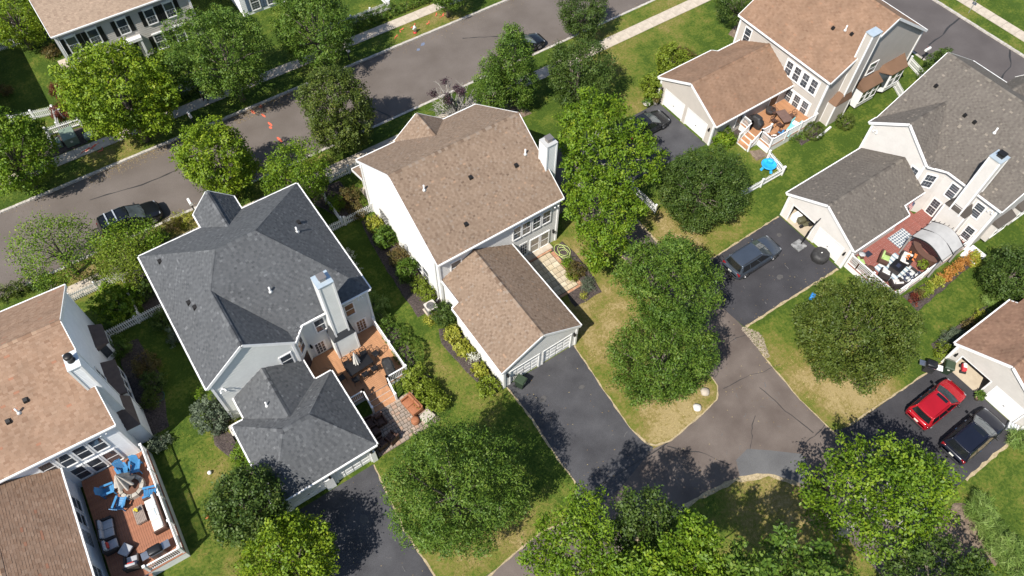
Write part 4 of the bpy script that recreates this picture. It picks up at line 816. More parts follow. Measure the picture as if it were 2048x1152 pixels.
def deck(label, loc, rects, z, material, along='x', bw=.14, rz=0.0, skirt=WHITE):
    """boards laid over rectangles (x0,x1,y0,y1)"""
    t_ = thing('deck', label, 'deck', loc, 0); t_.rotation_euler = (0, 0, rz)
    fr = M()
    for x0, x1, y0, y1 in rects: fr.box(x0 + .03, x1 - .03, y0 + .03, y1 - .03, 0, z - .045)
    obj('frame', fr, skirt, t_); ox, oy = loc[0], loc[1]
    for x0, x1, y0, y1 in rects:
        L_ = (x1 - x0) if along == 'x' else (y1 - y0); W_ = (y1 - y0) if along == 'x' else (x1 - x0); k = round(W_ / bw); b_ = W_ / k
        me = mesh_of('board', M().box(-L_ / 2, L_ / 2, -b_ / 2 + .006, b_ / 2 - .006, -.04, 0) if along == 'x' else M().box(-b_ / 2 + .006, b_ / 2 - .006, -L_ / 2, L_ / 2, -.04, 0))
        for i in range(k):
            o = link('board', me, material, t_); q = b_ * (i + .5)
            o.location = ((x0 + x1) / 2 - ox, y0 + q - oy, z + rng.uniform(-.003, .003)) if along == 'x' else (x0 + q - ox, (y0 + y1) / 2 - oy, z + rng.uniform(-.003, .003))
    return t_
def steps(t_, x0, x1, y0, y1, z, n_, direction, material):
    for i in range(n_):
        zt = z * (n_ - i - .0) / (n_ + 1)
        if direction == 'S': d_ = (y1 - y0) / n_; bx = (x0, x1, y1 - (i + 1) * d_, y1 - i * d_)
        else: d_ = (x1 - x0) / n_; bx = (x1 - (i + 1) * d_, x1 - i * d_, y0, y1)
        st = obj('step', M().box(*bx, zt - .04, zt), material, t_)
        obj('riser', M().box(bx[0] + .01, bx[1] - .01, bx[2] - .004, bx[3] - .01, 0, zt - .03) if direction == 'S' else M().box(bx[0] - .004, bx[1] - .01, bx[2] + .01, bx[3] - .01, 0, zt - .03), WHITE, st)
# H2 deck and paver patio
dk = deck('cedar deck with dining set behind the slate grey house', (6, 26, 0), [(3.65, 8.15, 24.15, 27.9), (6.34, 8.15, 27.9, 28.98), (2.4, 4.7, 27.9, 28.98), (2.2, 3.65, 26.3, 27.9)], .5, D_CEDAR, 'x')
railing(dk, [(8.1, 28.9), (8.1, 24.2), (6.6, 24.2)], .5); railing(dk, [(4.75, 24.2), (3.7, 24.2)], .5); railing(dk, [(6.6, 24.2), (6.5, 22.95)], .5, zs=[.5, .05], step=.2); railing(dk, [(4.75, 24.2), (4.7, 22.95)], .5, zs=[.5, .05], step=.2)
steps(dk, 4.75, 6.5, 22.9, 24.15, .5, 3, 'S', D_CEDAR)
def pave(label, loc, cells, z, mats_, base, joint=.012):
    t_ = thing('patio', label, 'patio', loc)
    x0 = min(c[0] for c in cells) - .02; x1 = max(c[1] for c in cells) + .02; y0 = min(c[2] for c in cells) - .02; y1 = max(c[3] for c in cells) + .02
    obj('bedding', M().box(x0, x1, y0, y1, -.05, z - .03), base, t_); cache = {}
    for a, b_, c, d_ in cells:
        key = (round(b_ - a, 2), round(d_ - c, 2))
        if key not in cache: w_, h_ = key[0] / 2 - joint, key[1] / 2 - joint; cache[key] = [mesh_of('paver', M().add([(-w_, -h_, -.05), (w_, -h_, -.05), (w_, h_, -.05), (-w_, h_, -.05), (-w_ + .01, -h_ + .01, 0), (w_ - .01, -h_ + .01, 0), (w_ - .01, h_ - .01, 0), (-w_ + .01, h_ - .01, 0)], [(4, 5, 6, 7), (0, 1, 5, 4), (1, 2, 6, 5), (2, 3, 7, 6), (3, 0, 4, 7)])) for _ in mats_]
        i = rng.randrange(len(mats_)); o = link('paver', cache[key][i], mats_[i], t_); o.location = ((a + b_) / 2 - loc[0], (c + d_) / 2 - loc[1], z + rng.uniform(-.004, .004))
    return t_
PV = [bmat('paver_a', (.34, .26, .20)), bmat('paver_b', (.40, .31, .24)), bmat('paver_c', (.29, .235, .19)), bmat('paver_d', (.37, .25, .18))]
cells = []; y = 19.95
while y < 22.9:
    x = 3.45; h_ = rng.choice((.22, .3))
    while x < 8.0: w_ = rng.choice((.22, .3, .38)); cells.append((x, x + w_, y, y + h_)); x += w_
    y += h_
pave('grey tan paver patio below the cedar deck', (5.8, 21.5, 0), cells, .05, PV, MATS['joint_dirt'])
FLG = [bmat('flag_a', (.56, .47, .32)), bmat('flag_b', (.52, .44, .32)), bmat('flag_c', (.60, .52, .38)), bmat('flag_d', (.50, .41, .28))]
cells = []; y = 23.55
while y < 27.2:
    h_ = rng.choice((.42, .5)); x = 20.0
    h_ = min(h_, 27.35 - y)
    while x < 23.0: w_ = rng.choice((.42, .5, .62)); w_ = min(w_, 23.02 - x) if 23.02 - x - w_ > .2 else 23.02 - x; cells.append((x, x + w_, y, y + h_)); x += w_
    y += h_
fp = pave('yellow flagstone patio with brick border beside the central garage', (21.5, 25.4, 0), cells, .06, FLG, MATS['joint_dirt'])
BRK = [bmat('brick_a', (.44, .22, .13)), bmat('brick_b', (.50, .29, .18))]
bme = [mesh_of('brick', M().box(-.145, .145, -.095, .095, -.05, 0)) for _ in BRK]
for k in range(19): i = rng.randrange(2); o = link('brick', bme[i], BRK[i], fp); o.location = (23.2 - 21.5, 23.5 + k * .2 - 25.4, .062)
for k in range(11): i = rng.randrange(2); o = link('brick', bme[i], BRK[i], fp); o.location = (20.1 + k * .305 - 21.5, 23.4 - 25.4, .062); o2 = link('brick', bme[1 - i], BRK[1 - i], fp); o2.location = (20.1 + k * .305 - 21.5, 27.45 - 25.4, .062)
# H1 deck
d1 = deck('raised brown deck with white railing and seating at lower left', (-11.3, 24.9, 0), [(-13.5, -9.2, 21.0, 28.9)], .9, D_BROWN, 'y', .14, R(-2.6))
railing(d1, [(-9.3, 28.8), (-9.3, 21.1), (-11.4, 21.1)], .9); steps(d1, -13.4, -11.4, 20.0, 21.0, .9, 4, 'S', D_BROWN)
# H4 deck
d4 = deck('cedar deck with white railing behind the beige house', (47.5, 27, 0), [(45.3, 50.95, 25.25, 28.9)], .75, D_CEDAR, 'x')
railing(d4, [(50.9, 25.3), (45.4, 25.3), (45.4, 26.55)], .75); railing(d4, [(45.4, 27.8), (45.4, 28.85)], .75); railing(d4, [(45.4, 26.55), (44.1, 26.4)], .75, zs=[.75, .08], step=.2); railing(d4, [(45.4, 27.8), (44.1, 27.7)], .75, zs=[.75, .08], step=.2)
railing(d4, [(46.6, 26.6), (45.5, 26.6)], .75); steps(d4, 44.0, 45.3, 26.55, 27.75, .75, 3, 'W', D_CEDAR)
# H5 deck
d5 = deck('redwood deck with pergola, rugs and wicker seating at the right', (46, 11, 0), [(41.55, 49.95, 8.7, 13.1), (49.95, 50.95, 8.7, 10.0), (49.95, 50.95, 11.82, 13.25), (47.35, 49.95, 13.1, 13.86)], .6, D_RED, 'x')
railing(d5, [(41.6, 13.0), (41.6, 8.75), (50.9, 8.75)], .6, 1.0, .1); d5r = M().box(41.5, 51, 8.62, 8.72, 0, 1.5)
# ---------------------------------------------------------------- furniture makers (own coordinates, facing -Y)
def cushion_chair(name, label, cat, w_, dp, cm, fm, group=None, pillow=None, back=True, arms=True):
    t_ = thing(name, label, cat, (0, 0, 0), 0, group)
    m = M().box(-w_ / 2, w_ / 2, -dp / 2, dp / 2, .06, .26)
    if arms: m.rbox(-w_ / 2, -w_ / 2 + .11, -dp / 2, dp / 2, .1, .58, .03); m.rbox(w_ / 2 - .11, w_ / 2, -dp / 2, dp / 2, .1, .58, .03)
    if back: m.rbox(-w_ / 2, w_ / 2, dp / 2 - .12, dp / 2, .1, .78, .03)
    local('frame', m, fm, t_); a = .12 if arms else .02; n_ = max(1, round((w_ - 2 * a) / .75)); s_ = (w_ - 2 * a) / n_
    for i in range(n_):
        local('seat_cushion', M().rbox(-w_ / 2 + a + i * s_ + .01, -w_ / 2 + a + (i + 1) * s_ - .01, -dp / 2 + .02, dp / 2 - (.14 if back else .02), .25, .42, .05), cm, t_, True)
        if back: local('back_cushion', M().rbox(-w_ / 2 + a + i * s_ + .01, -w_ / 2 + a + (i + 1) * s_ - .01, dp / 2 - .27, dp / 2 - .11, .40, .84, .05), cm, t_, True)
    if pillow: local('pillow', M().rbox(-.2, .2, dp / 2 - .38, dp / 2 - .26, .44, .74, .05), pillow, t_, True)
    return t_
def lounge_chair(label, loc, rz, cm, dark, group):
    """low sling chair: sloped seat and tall reclined back, flat arms, four legs"""
    t_ = thing('garden_chair', label, 'chair', loc, rz, group)
    seat = M(); back = M()
    for k in range(5): y = -.36 + k * .14; z = .40 - k * .035; seat.add([(-.27, y, z), (.27, y, z), (.27, y + .125, z - .03), (-.27, y + .125, z - .03), (-.27, y, z - .03), (.27, y, z - .03), (.27, y + .125, z - .06), (-.27, y + .125, z - .06)], [(0, 1, 2, 3), (4, 7, 6, 5), (0, 4, 5, 1), (2, 6, 7, 3), (1, 5, 6, 2), (0, 3, 7, 4)])
    for k in range(5):
        x = -.27 + k * .11; h = .95 + .08 * (1 - abs(k - 2) / 2); back.add([(x, .30, .24), (x + .1, .30, .24), (x + .1, .30 + .3 * h, .24 + .75 * h), (x, .30 + .3 * h, .24 + .75 * h), (x, .33, .23), (x + .1, .33, .23), (x + .1, .33 + .3 * h, .23 + .75 * h), (x, .33 + .3 * h, .23 + .75 * h)], [(0, 1, 2, 3), (7, 6, 5, 4), (0, 4, 5, 1), (2, 6, 7, 3), (1, 5, 6, 2), (0, 3, 7, 4)])
    local('seat', seat, cm, t_); local('backrest', back, cm, t_)
    for sx in (-1, 1):
        local('armrest', M().box(sx * .30 - .07, sx * .30 + .07, -.38, .42, .55, .58), cm, t_)
        for y in (-.34, .36): local('leg', M().box(sx * .32 - .025, sx * .32 + .025, y - .04, y + .04, 0, .55), cm, t_)
    return t_
def metal_chair(label, group, mtl):
    t_ = thing('dining_chair', label, 'chair', (0, 0, 0), 0, group)
    s_ = M(); s_.rbox(-.23, .23, -.22, .22, .41, .45, .015); local('seat', s_, mtl, t_)
    b_ = M(); b_.tube([(-.22, .22, .43), (-.23, .27, .75), (-.15, .3, .92), (0, .31, .96), (.15, .3, .92), (.23, .27, .75), (.22, .22, .43)], .022, 6); b_.tube([(-.2, .24, .5), (.18, .3, .88)], .015, 5); b_.tube([(.2, .24, .5), (-.18, .3, .88)], .015, 5); local('backrest', b_, mtl, t_)
    for sx in (-1, 1):
        for y in (-.2, .2): local('leg', M().tube([(sx * .2, y, .42), (sx * .24, y * 1.15, 0)], .02, 5), mtl, t_)
        local('armrest', M().tube([(sx * .22, .25, .66), (sx * .27, .0, .68), (sx * .26, -.18, .64), (sx * .24, -.2, .43)], .02, 5), mtl, t_)
    return t_
def table(name, label, w_, dp, h, tm, lm, loc, rz, slats=0, cat='table'):
    t_ = thing(name, label, cat, loc, rz)
    if slats:
        for i in range(slats): q = -dp / 2 + dp * i / slats; local('slat', M().box(-w_ / 2, w_ / 2, q + .008, q + dp / slats - .008, h - .04, h), tm, t_)
        local('apron', M().box(-w_ / 2 + .03, w_ / 2 - .03, -dp / 2 + .03, dp / 2 - .03, h - .25, h - .042), tm, t_)
    else: local('table_top', M().rbox(-w_ / 2, w_ / 2, -dp / 2, dp / 2, h - .05, h, .02), tm, t_)
    for sx in (-1, 1):
        for sy in (-1, 1): local('leg', M().box(sx * (w_ / 2 - .09) - .035, sx * (w_ / 2 - .09) + .035, sy * (dp / 2 - .09) - .035, sy * (dp / 2 - .09) + .035, 0, h - .05), lm, t_)
    return t_
COVER = mat('grill_cover', (.022, .021, .021), (.034, .033, .033), 6, rough=.6, bump=.4, bscale=6)
def covered_grill(label, loc, rz, s_=1.0):
    t_ = thing('covered_grill', label, 'grill', loc, rz)
    rings = [(.72, .34, .03), (.73, .36, .5), (.70, .34, .78), (.46, .33, .86), (.42, .3, 1.08), (.33, .2, 1.16)]; m = M(); P = []
    for rx, ry, z in rings:
        P.append([(s_ * rx * math.copysign(abs(math.cos(a)) ** .45, math.cos(a)) * (1 + .03 * math.sin(5 * a)), s_ * ry * math.copysign(abs(math.sin(a)) ** .45, math.sin(a)) * (1 + .05 * math.sin(7 * a)), z * s_) for a in [2 * math.pi * i / 28 for i in range(29)]])
    m.grid(P); m.add(P[-1][:-1], [tuple(range(28))]); local('cover', m, COVER, t_, True)
    local('wheels', M().box(-.6, .6, -.25, .25, 0, .05), BLACKP, t_); return t_
def closed_umbrella(label, loc, h, cm, rad=.22, tilt=0):
    t_ = thing('closed_umbrella', label, 'umbrella', loc)
    local('pole', M().tube([(0, 0, 0), (0, 0, h)], .025, 8), mat('pole_grey', (.4, .39, .37), rough=.5), t_); P = []
    for k in range(9):
        f = k / 8; r_ = rad * (1 - f) ** .8 + .02
        P.append([((r_ * (1 + .28 * math.cos(8 * a))) * math.cos(a), (r_ * (1 + .28 * math.cos(8 * a))) * math.sin(a), h - .05 - (1 - f) * h * .62) for a in [2 * math.pi * i / 48 for i in range(49)]])
    local('canopy', M().grid(P), cm, t_, True); local('base', M().lathe((0, 0), [(.25, 0), (.25, .06), (.06, .1)], 16), BLACKP, t_); return t_
WICK = mat('wicker_brown', (.07, .032, .022), (.11, .055, .036), 30, rough=.7, bump=.6, bscale=60); WICKD = mat('wicker_dark', (.025, .02, .02), (.045, .036, .033), 30, rough=.7, bump=.6, bscale=60); WICKO = mat('wicker_rust', (.36, .14, .06), (.27, .10, .045), 25, rough=.7, bump=.6, bscale=60)
C_GREY = mat('cushion_grey', (.44, .44, .45), (.38, .38, .39), 5, rough=.9); C_WHT = mat('cushion_ivory', (.66, .63, .58), (.60, .57, .52), 5, rough=.9); C_RED = mat('cushion_red', (.55, .06, .04), rough=.9); C_BLUE = mat('poly_blue', (.045, .19, .38), (.06, .23, .45), 6, rough=.5); C_GRN = mat('cushion_green', (.32, .46, .14), (.40, .52, .20), 6, rough=.9); C_TEAL = mat('cushion_teal', (.08, .17, .24), (.45, .48, .48), 18, rough=.9); C_NAVY = mat('cushion_navy', (.02, .028, .06), (.55, .55, .52), 3, rough=.9, lo=.45, hi=.5)
BLKM = mat('black_metal', (.016, .016, .018), rough=.4, metal=.3); TEAK = mat('teak_grey', (.23, .18, .15), (.30, .24, .20), 8, rough=.8)
# --- H2 deck set
Z2 = .5
table('dining_table', 'long black metal dining table on the cedar deck', 1.9, .95, .74, BLKM, BLKM, (5.5, 26.3, Z2), R(4))
closed_umbrella('white closed umbrella standing in the black dining table', (5.45, 26.45, Z2), 2.3, C_WHT, .2)
mc = metal_chair('black metal lattice chair at the dining table, chimney side, leftmost', 'dining chairs on the cedar deck', BLKM); mc.location = (4.85, 27.0, Z2); mc.rotation_euler = (0, 0, R(-3))
for x, y, a, lb in ((5.6, 27.1, 2, 'chimney side, middle'), (6.25, 27.05, -4, 'chimney side, nearest the railing'), (6.95, 26.55, -80, 'at its railing end'), (6.3, 25.55, 176, 'garage side, nearest the railing'), (5.55, 25.5, 183, 'garage side, middle'), (4.8, 25.5, 178, 'garage side, nearest the house wall'), (4.05, 26.2, 92, 'at its house end')):
    place(mc, (x, y, Z2), R(a), 'black metal lattice chair at the dining table, ' + lb)
covered_grill('black covered grill by the white railing of the cedar deck', (7.15, 24.95, Z2), R(80), 1.05)
s_ = cushion_chair('loveseat', 'rust orange wicker loveseat in the sun on the paver patio', 'sofa', 1.5, .85, WICKO, WICKO); s_.location = (7.15, 21.85, .05); s_.rotation_euler = (0, 0, R(-82))
o = thing('ottoman', 'round rust orange wicker ottoman beside the loveseat', 'ottoman', (6.75, 20.75, .05)); local('drum', M().lathe((0, 0), [(.26, 0), (.3, .1), (.3, .34), (.27, .4)], 20), WICKO, o, True); local('top', M().lathe((0, 0), [(.27, .4), (.25, .45), (.1, .47)], 20), WICKO, o, True)
single('stone_slab', M().rbox(-.45, .45, -.4, .4, 0, .3, .04), bmat('slab_stone', (.46, .41, .34)), 'flat pale stone slab at the patio edge by the shrubs', 'stone', loc=(7.6, 20.6, 0), rz=R(15))
for x, y, a, nm in ((4.75, 22.1, 0, 'farthest from the tree'), (4.8, 20.55, 200, 'at the patio corner by the tree'), (4.0, 21.6, 90, 'against the garage wall, middle'), (3.95, 20.6, 100, 'against the garage wall, nearest the driveway'), (3.95, 22.4, 80, 'against the garage wall under the stair rail')):
    c = cushion_chair('wicker_chair', 'brown wicker armchair in the garage shade, ' + nm, 'chair', .75, .75, WICK, WICK, 'shaded wicker chairs on the paver patio'); c.location = (x, y, .05); c.rotation_euler = (0, 0, R(a))
# --- H1 deck set
Z1 = .9; DG = 'blue garden chairs around the fire pit'
for x, y, a, nm in ((-10.75, 27.95, 8, 'by the house wall, left of the pair'), (-10.05, 27.75, -22, 'by the house wall, right of the pair'), (-11.95, 27.25, 80, 'farthest left'), (-11.6, 26.0, 140, 'in front of the fire pit at its lower left'), (-9.85, 25.6, -110, 'by the railing next to the white sofa')):
    lounge_chair('bright blue garden chair, ' + nm, (x, y, Z1), R(a), C_BLUE, None, DG)
fpit = thing('fire_pit', 'round tan stone fire pit ringed by blue chairs', 'fire pit', (-10.7, 26.7, Z1))
STN = [bmat('stone_a', (.40, .36, .30)), bmat('stone_b', (.46, .42, .36))]; sme = []
for i in range(2): a = R(15); sme.append(mesh_of('stone', M().add([(.52, -.13, 0), (.8, -.2, 0), (.8, .2, 0), (.52, .13, 0), (.54, -.125, .36), (.78, -.19, .36), (.78, .19, .36), (.54, .125, .36)], [(4, 5, 6, 7), (0, 1, 5, 4), (1, 2, 6, 5), (2, 3, 7, 6), (3, 0, 4, 7)])))
for k in range(12): o = link('stone', sme[k % 2], STN[k % 2], fpit); o.rotation_euler = (0, 0, R(30 * k))
local('fire_bowl', M().lathe((0, 0), [(.52, .3), (.5, .1), (.1, .06)], 24), mat('rust_bowl', (.13, .06, .035), rough=.8), fpit)
closed_umbrella('grey beige closed umbrella rising beside the fire pit', (-10.85, 26.95, Z1), 2.1, mat('umbrella_taupe', (.52, .47, .40), (.40, .36, .31), 4, rough=.9), .5)
c = cushion_chair('sofa', 'long ivory cushioned outdoor sofa along the deck railing', 'sofa', 2.5, .85, C_WHT, WICK, pillow=C_TEAL); c.location = (-10.0, 24.1, Z1); c.rotation_euler = (0, 0, R(-93))
table('coffee_table', 'grey slatted wood coffee table before the ivory sofa', 1.15, .62, .42, TEAK, TEAK, (-10.85, 24.6, Z1), R(-93), 7)
pt = thing('flower_pot', 'yellow flowers in a pot on the coffee table', 'flowers', (-10.9, 24.85, Z1 + .42)); local('pot', M().lathe((0, 0), [(.07, 0), (.1, .14), (.08, .14)], 12), BLACKP, pt, True); mf = M()
for k in range(26): a = rng.uniform(0, 6.3); r_ = rng.uniform(0, .14); mf.lathe((r_ * math.cos(a), r_ * math.sin(a)), [(.005, .16 + rng.uniform(0, .1)), (.035, .2 + rng.uniform(0, .1)), (.02, .3)], 6)
local('flowers', mf, mat('yellow_petals', (.75, .62, .05), rough=.8), pt)
c = cushion_chair('loveseat', 'grey cushioned dark loveseat against the garage wing wall', 'sofa', 1.45, .85, C_GREY, WICKD); c.location = (-12.85, 24.85, Z1); c.rotation_euler = (0, 0, R(80))
c = cushion_chair('armchair', 'grey cushioned dark armchair with red pillow, nearest the loveseat', 'chair', .9, .85, C_GREY, WICKD, pillow=C_RED); c.location = (-12.95, 23.75, Z1); c.rotation_euler = (0, 0, R(85))
c = cushion_chair('armchair', 'grey cushioned dark armchair with red pillow, nearest the deck steps', 'chair', .9, .85, C_GREY, WICKD, pillow=C_RED); c.location = (-12.2, 22.0, Z1); c.rotation_euler = (0, 0, R(165))
c = cushion_chair('ottoman', 'square grey cushioned ottoman between the two armchairs', 'ottoman', .75, .7, C_GREY, WICKD, back=False, arms=False); c.location = (-12.3, 23.0, Z1); c.rotation_euler = (0, 0, R(35))
gr = thing('gas_grill', 'open stainless gas grill in the corner of the brown deck', 'grill', (-10.7, 21.75, Z1), R(-2)); STEEL = mat('stainless', (.42, .43, .44), (.5, .51, .52), 4, rough=.3, metal=.9)
local('cabinet', M().box(-.4, .4, -.25, .25, 0, .75), STEEL, gr); local('lid', M().rbox(-.42, .38, -.27, .27, .75, 1.05, .1), BLKM, gr, True)
for a, b_ in ((-.85, -.42), (.4, .85)): local('side_shelf', M().box(a, b_, -.24, .24, .76, .8), STEEL, gr)
local('handle', M().tube([(-.35, -.33, .88), (.35, -.33, .88)], .02, 6), CHROME, gr)
# --- H4 deck set
Z4 = .75
table('dining_table', 'brown rectangular table on the beige house deck', 1.5, .95, .72, bmat('table_brown', (.16, .095, .075)), BLKM, (48.6, 26.9, Z4), R(75))
for i, (x, y, a, nm) in enumerate(((49.45, 26.75, -95, 'on the house side'), (48.5, 27.95, -5, 'at its far end'), (47.7, 27.2, 85, 'on the yard side, upper'), (47.75, 26.5, 88, 'on the yard side, lower'))):
    c = metal_chair('dark brown patio chair at the brown table, ' + nm, 'chairs around the brown table', WICK); c.location = (x, y, Z4); c.rotation_euler = (0, 0, R(a))
o = single('round_basket', M().lathe((0, 0), [(.38, 0), (.45, .3), (.42, .45), (.36, .46)], 20), WICKD, 'round dark wicker basket by the screen door', 'basket', loc=(48.5, 28.35, Z4), smooth=True)
covered_grill('black covered grill behind the stair railing of the beige house deck', (46.2, 27.95, Z4), R(95), .95)
TQ = mat('toy_turquoise', (.16, .55, .58), (.2, .62, .64), 4, rough=.4)
sl = thing('toy_slide', 'turquoise and white toddler slide on the beige house deck', 'slide', (48.4, 25.65, Z4), R(12)); local('chute', M().add([(-.9, -.2, .05), (-.9, .2, .05), (.2, -.2, .6), (.2, .2, .6), (-.9, -.27, .12), (-.9, .27, .12), (.2, -.27, .7), (.2, .27, .7)], [(0, 2, 3, 1), (0, 4, 6, 2), (1, 3, 7, 5)]), TQ, sl); local('platform', M().rbox(.2, .75, -.3, .3, 0, .6, .04), mat('toy_white', (.7, .72, .7), rough=.5), sl); local('side_panel', M().rbox(.2, .75, -.36, -.3, .1, .95, .02), TQ, sl); local('side_panel', M().rbox(.2, .75, .3, .36, .1, .95, .02), TQ, sl)
for x, y, a, nm, cm in ((47.0, 25.7, 200, 'with blue cushion by the slide', C_BLUE), (46.1, 25.75, 150, 'with pale cushion at the deck corner', C_WHT)):
    c = cushion_chair('patio_chair', 'dark wicker chair ' + nm, 'chair', .62, .62, cm, WICK); c.location = (x, y, Z4); c.rotation_euler = (0, 0, R(a))
BT = mat('toy_blue', (.02, .33, .78), (.03, .40, .85), 3, rough=.5)
tt = thing('toy_table', 'bright blue plastic toy water table on the lawn by the picket fence', 'toy', (44.1, 24.0, 0), R(30)); local('basin', M().lathe((0, 0), [(.5, .35), (.62, .42), (.66, .55), (.58, .55), (.5, .46), (.05, .45)], 18), BT, tt, True); local('tower', M().rbox(.1, .5, -.25, .25, .45, .8, .08), BT, tt, True)
for k in range(4): local('leg', M().tube([(.4 * math.cos(R(45 + 90 * k)), .4 * math.sin(R(45 + 90 * k)), .4), (.62 * math.cos(R(45 + 90 * k)), .62 * math.sin(R(45 + 90 * k)), 0)], [.1, .13], 8), BT, tt)
# --- H5 deck set
Z5 = .6
def rug(label, x0, x1, y0, y1, material, rz=0):
    o = single('rug', M().box(-(x1 - x0) / 2, (x1 - x0) / 2, -(y1 - y0) / 2, (y1 - y0) / 2, 0, .015), material, label, 'rug', loc=((x0 + x1) / 2, (y0 + y1) / 2, Z5 + .006), rz=rz); return o
m_ = bpy.data.materials.new('striped_rug'); m_.use_nodes = True; t = m_.node_tree; n = t.nodes; tc = n.new('ShaderNodeTexCoord'); wv = n.new('ShaderNodeTexWave'); wv.bands_direction = 'X'; wv.inputs['Scale'].default_value = .75; wv.inputs['Distortion'].default_value = .6; wv.inputs['Detail'].default_value = 3
rp = n.new('ShaderNodeValToRGB'); rp.color_ramp.elements[0].color = (.16, .24, .31, 1); rp.color_ramp.elements[1].color = (.58, .60, .58, 1); rp.color_ramp.elements[1].position = .55; t.links.new(tc.outputs['Object'], wv.inputs[0]); t.links.new(wv.outputs['Fac'], rp.inputs[0]); t.links.new(rp.outputs[0], n['Principled BSDF'].inputs['Base Color']); n['Principled BSDF'].inputs['Roughness'].default_value = .95
rug('pale blue striped rug under the seating on the redwood deck', 42.9, 45.5, 9.2, 11.5, m_)
m_ = bpy.data.materials.new('lattice_rug'); m_.use_nodes = True; t = m_.node_tree; n = t.nodes; tc = n.new('ShaderNodeTexCoord'); vo = n.new('ShaderNodeTexVoronoi'); vo.feature = 'DISTANCE_TO_EDGE'; vo.inputs['Scale'].default_value = 4.2; vo.inputs['Randomness'].default_value = .15
rp = n.new('ShaderNodeValToRGB'); rp.color_ramp.interpolation = 'CONSTANT'; rp.color_ramp.elements[0].color = (.62, .63, .62, 1); rp.color_ramp.elements[1].color = (.12, .15, .19, 1); rp.color_ramp.elements[1].position = .11; t.links.new(tc.outputs['Object'], vo.inputs[0]); t.links.new(vo.outputs['Distance'], rp.inputs[0]); t.links.new(rp.outputs[0], n['Principled BSDF'].inputs['Base Color']); n['Principled BSDF'].inputs['Roughness'].default_value = .95
rug('grey and white lattice patterned rug beside the pergola', 46.1, 48.0, 11.6, 12.8, m_); rug('small navy doormat by the garage wall', 43.3, 43.9, 12.4, 12.85, mat('navy_mat', (.018, .022, .04), rough=.95))
for x, y, a, w_, dp, cm, nm, cat in ((44.05, 11.55, 25, .95, .8, C_GRN, 'brown wicker armchair with green cushions beside the striped rug', 'chair'), (42.1, 12.35, 60, .85, .8, C_GRN, 'brown wicker armchair with green cushions in the corner by the garage', 'chair'), (42.85, 10.5, 110, .85, .8, C_WHT, 'dark wicker armchair with pale cushions by the white railing', 'chair'), (44.2, 9.25, 182, 1.7, .85, C_NAVY, 'dark wicker sofa with navy and white cushions along the deck edge', 'sofa'), (45.35, 10.55, -65, .95, .8, C_WHT, 'dark wicker armchair nearest the bar', 'chair'), (42.9, 9.4, 150, .85, .8, C_WHT, 'pale cushioned wicker chair half under the tree', 'chair')):
    c = cushion_chair('wicker_armchair' if cat == 'chair' else 'wicker_sofa', nm, cat, w_, dp, cm, WICKD if cm is not C_GRN else WICK); c.location = (x, y, Z5); c.rotation_euler = (0, 0, R(a))
ft = thing('fire_table', 'square black fire table on the striped rug', 'table', (44.2, 10.4, Z5), R(8)); local('body', M().rbox(-.48, .48, -.42, .42, 0, .5, .02), WICKD, ft); local('table_top', M().rbox(-.52, .52, -.46, .46, .5, .56, .02), BLKM, ft); local('burner', M().box(-.2, .2, -.14, .14, .56, .575), mat('burner_glass', (.03, .035, .06), rough=.3), ft)
c = thing('round_ottoman', 'round brown wicker ottoman by the white railing', 'ottoman', (42.3, 11.45, Z5)); local('drum', M().lathe((0, 0), [(.3, 0), (.36, .12), (.36, .36), (.33, .42), (.1, .43)], 20), WICK, c, True)
c = thing('side_table', 'small round side table between the green chair and the garage', 'table', (42.75, 12.75, Z5)); local('table_top', M().lathe((0, 0), [(.26, .5), (.27, .53), (.1, .54)], 20), C_GREY, c, True); local('stand', M().lathe((0, 0), [(.2, 0), (.08, .1), (.08, .5)], 14), WICK, c, True)
c = thing('bar_counter', 'curved brown wicker bar counter under the pergola', 'bar', (46.9, 9.9, Z5)); m = M(); P = []; 
for i in range(13):
    a = R(125 + 110 * i / 12); P.append([(1.35 * math.cos(a) + .55, 1.45 * math.sin(a), 0), (1.35 * math.cos(a) + .55, 1.45 * math.sin(a), 1.0), (.95 * math.cos(a) + .55, 1.05 * math.sin(a), 1.0), (.95 * math.cos(a) + .55, 1.05 * math.sin(a), 0)])
local('counter', m.grid(P), WICK, c); m = M(); P = []
for i in range(13):
    a = R(123 + 114 * i / 12); P.append([(1.45 * math.cos(a) + .55, 1.55 * math.sin(a), 1.0), (1.45 * math.cos(a) + .55, 1.55 * math.sin(a), 1.05), (.9 * math.cos(a) + .55, 1.0 * math.sin(a), 1.05), (.9 * math.cos(a) + .55, 1.0 * math.sin(a), 1.0)])
local('counter_top', m.grid(P), mat('bar_top', (.12, .065, .05), rough=.35), c)
c = thing('serving_table', 'small table dressed with orange leaf garland beside the bar', 'table', (45.55, 10.35, Z5 + .0), R(20)); local('table_top', M().rbox(-.45, .45, -.25, .25, .68, .73, .02), BLKM, c); m = M()
for k in range(40): x, y = rng.uniform(-.45, .45), rng.choice((-.22, .22)) + rng.uniform(-.08, .08); m.lathe((x, y), [(.01, .73), (.06, .78), (.02, .84)], 5)
g_l = local('garland', m, mat('orange_leaves', (.62, .20, .06), rough=.9), c); g_l['kind'] = 'stuff'
for sx in (-1, 1): local('leg', M().box(sx * .4 - .03, sx * .4 + .03, -.2, .2, 0, .68), BLKM, c)
pg = thing('pergola', 'dark framed pergola with curved pale translucent roof', 'pergola', (47, 9.9, Z5)); POLY = mat('pergola_panel', (.44, .43, .41), (.38, .37, .355), 2, rough=.45)
X0, X1, Y0, Y1 = 45.75, 48.35, 8.5, 11.3
zc = lambda f: 2.15 + .55 * math.sin(math.pi * f)
nP = 6
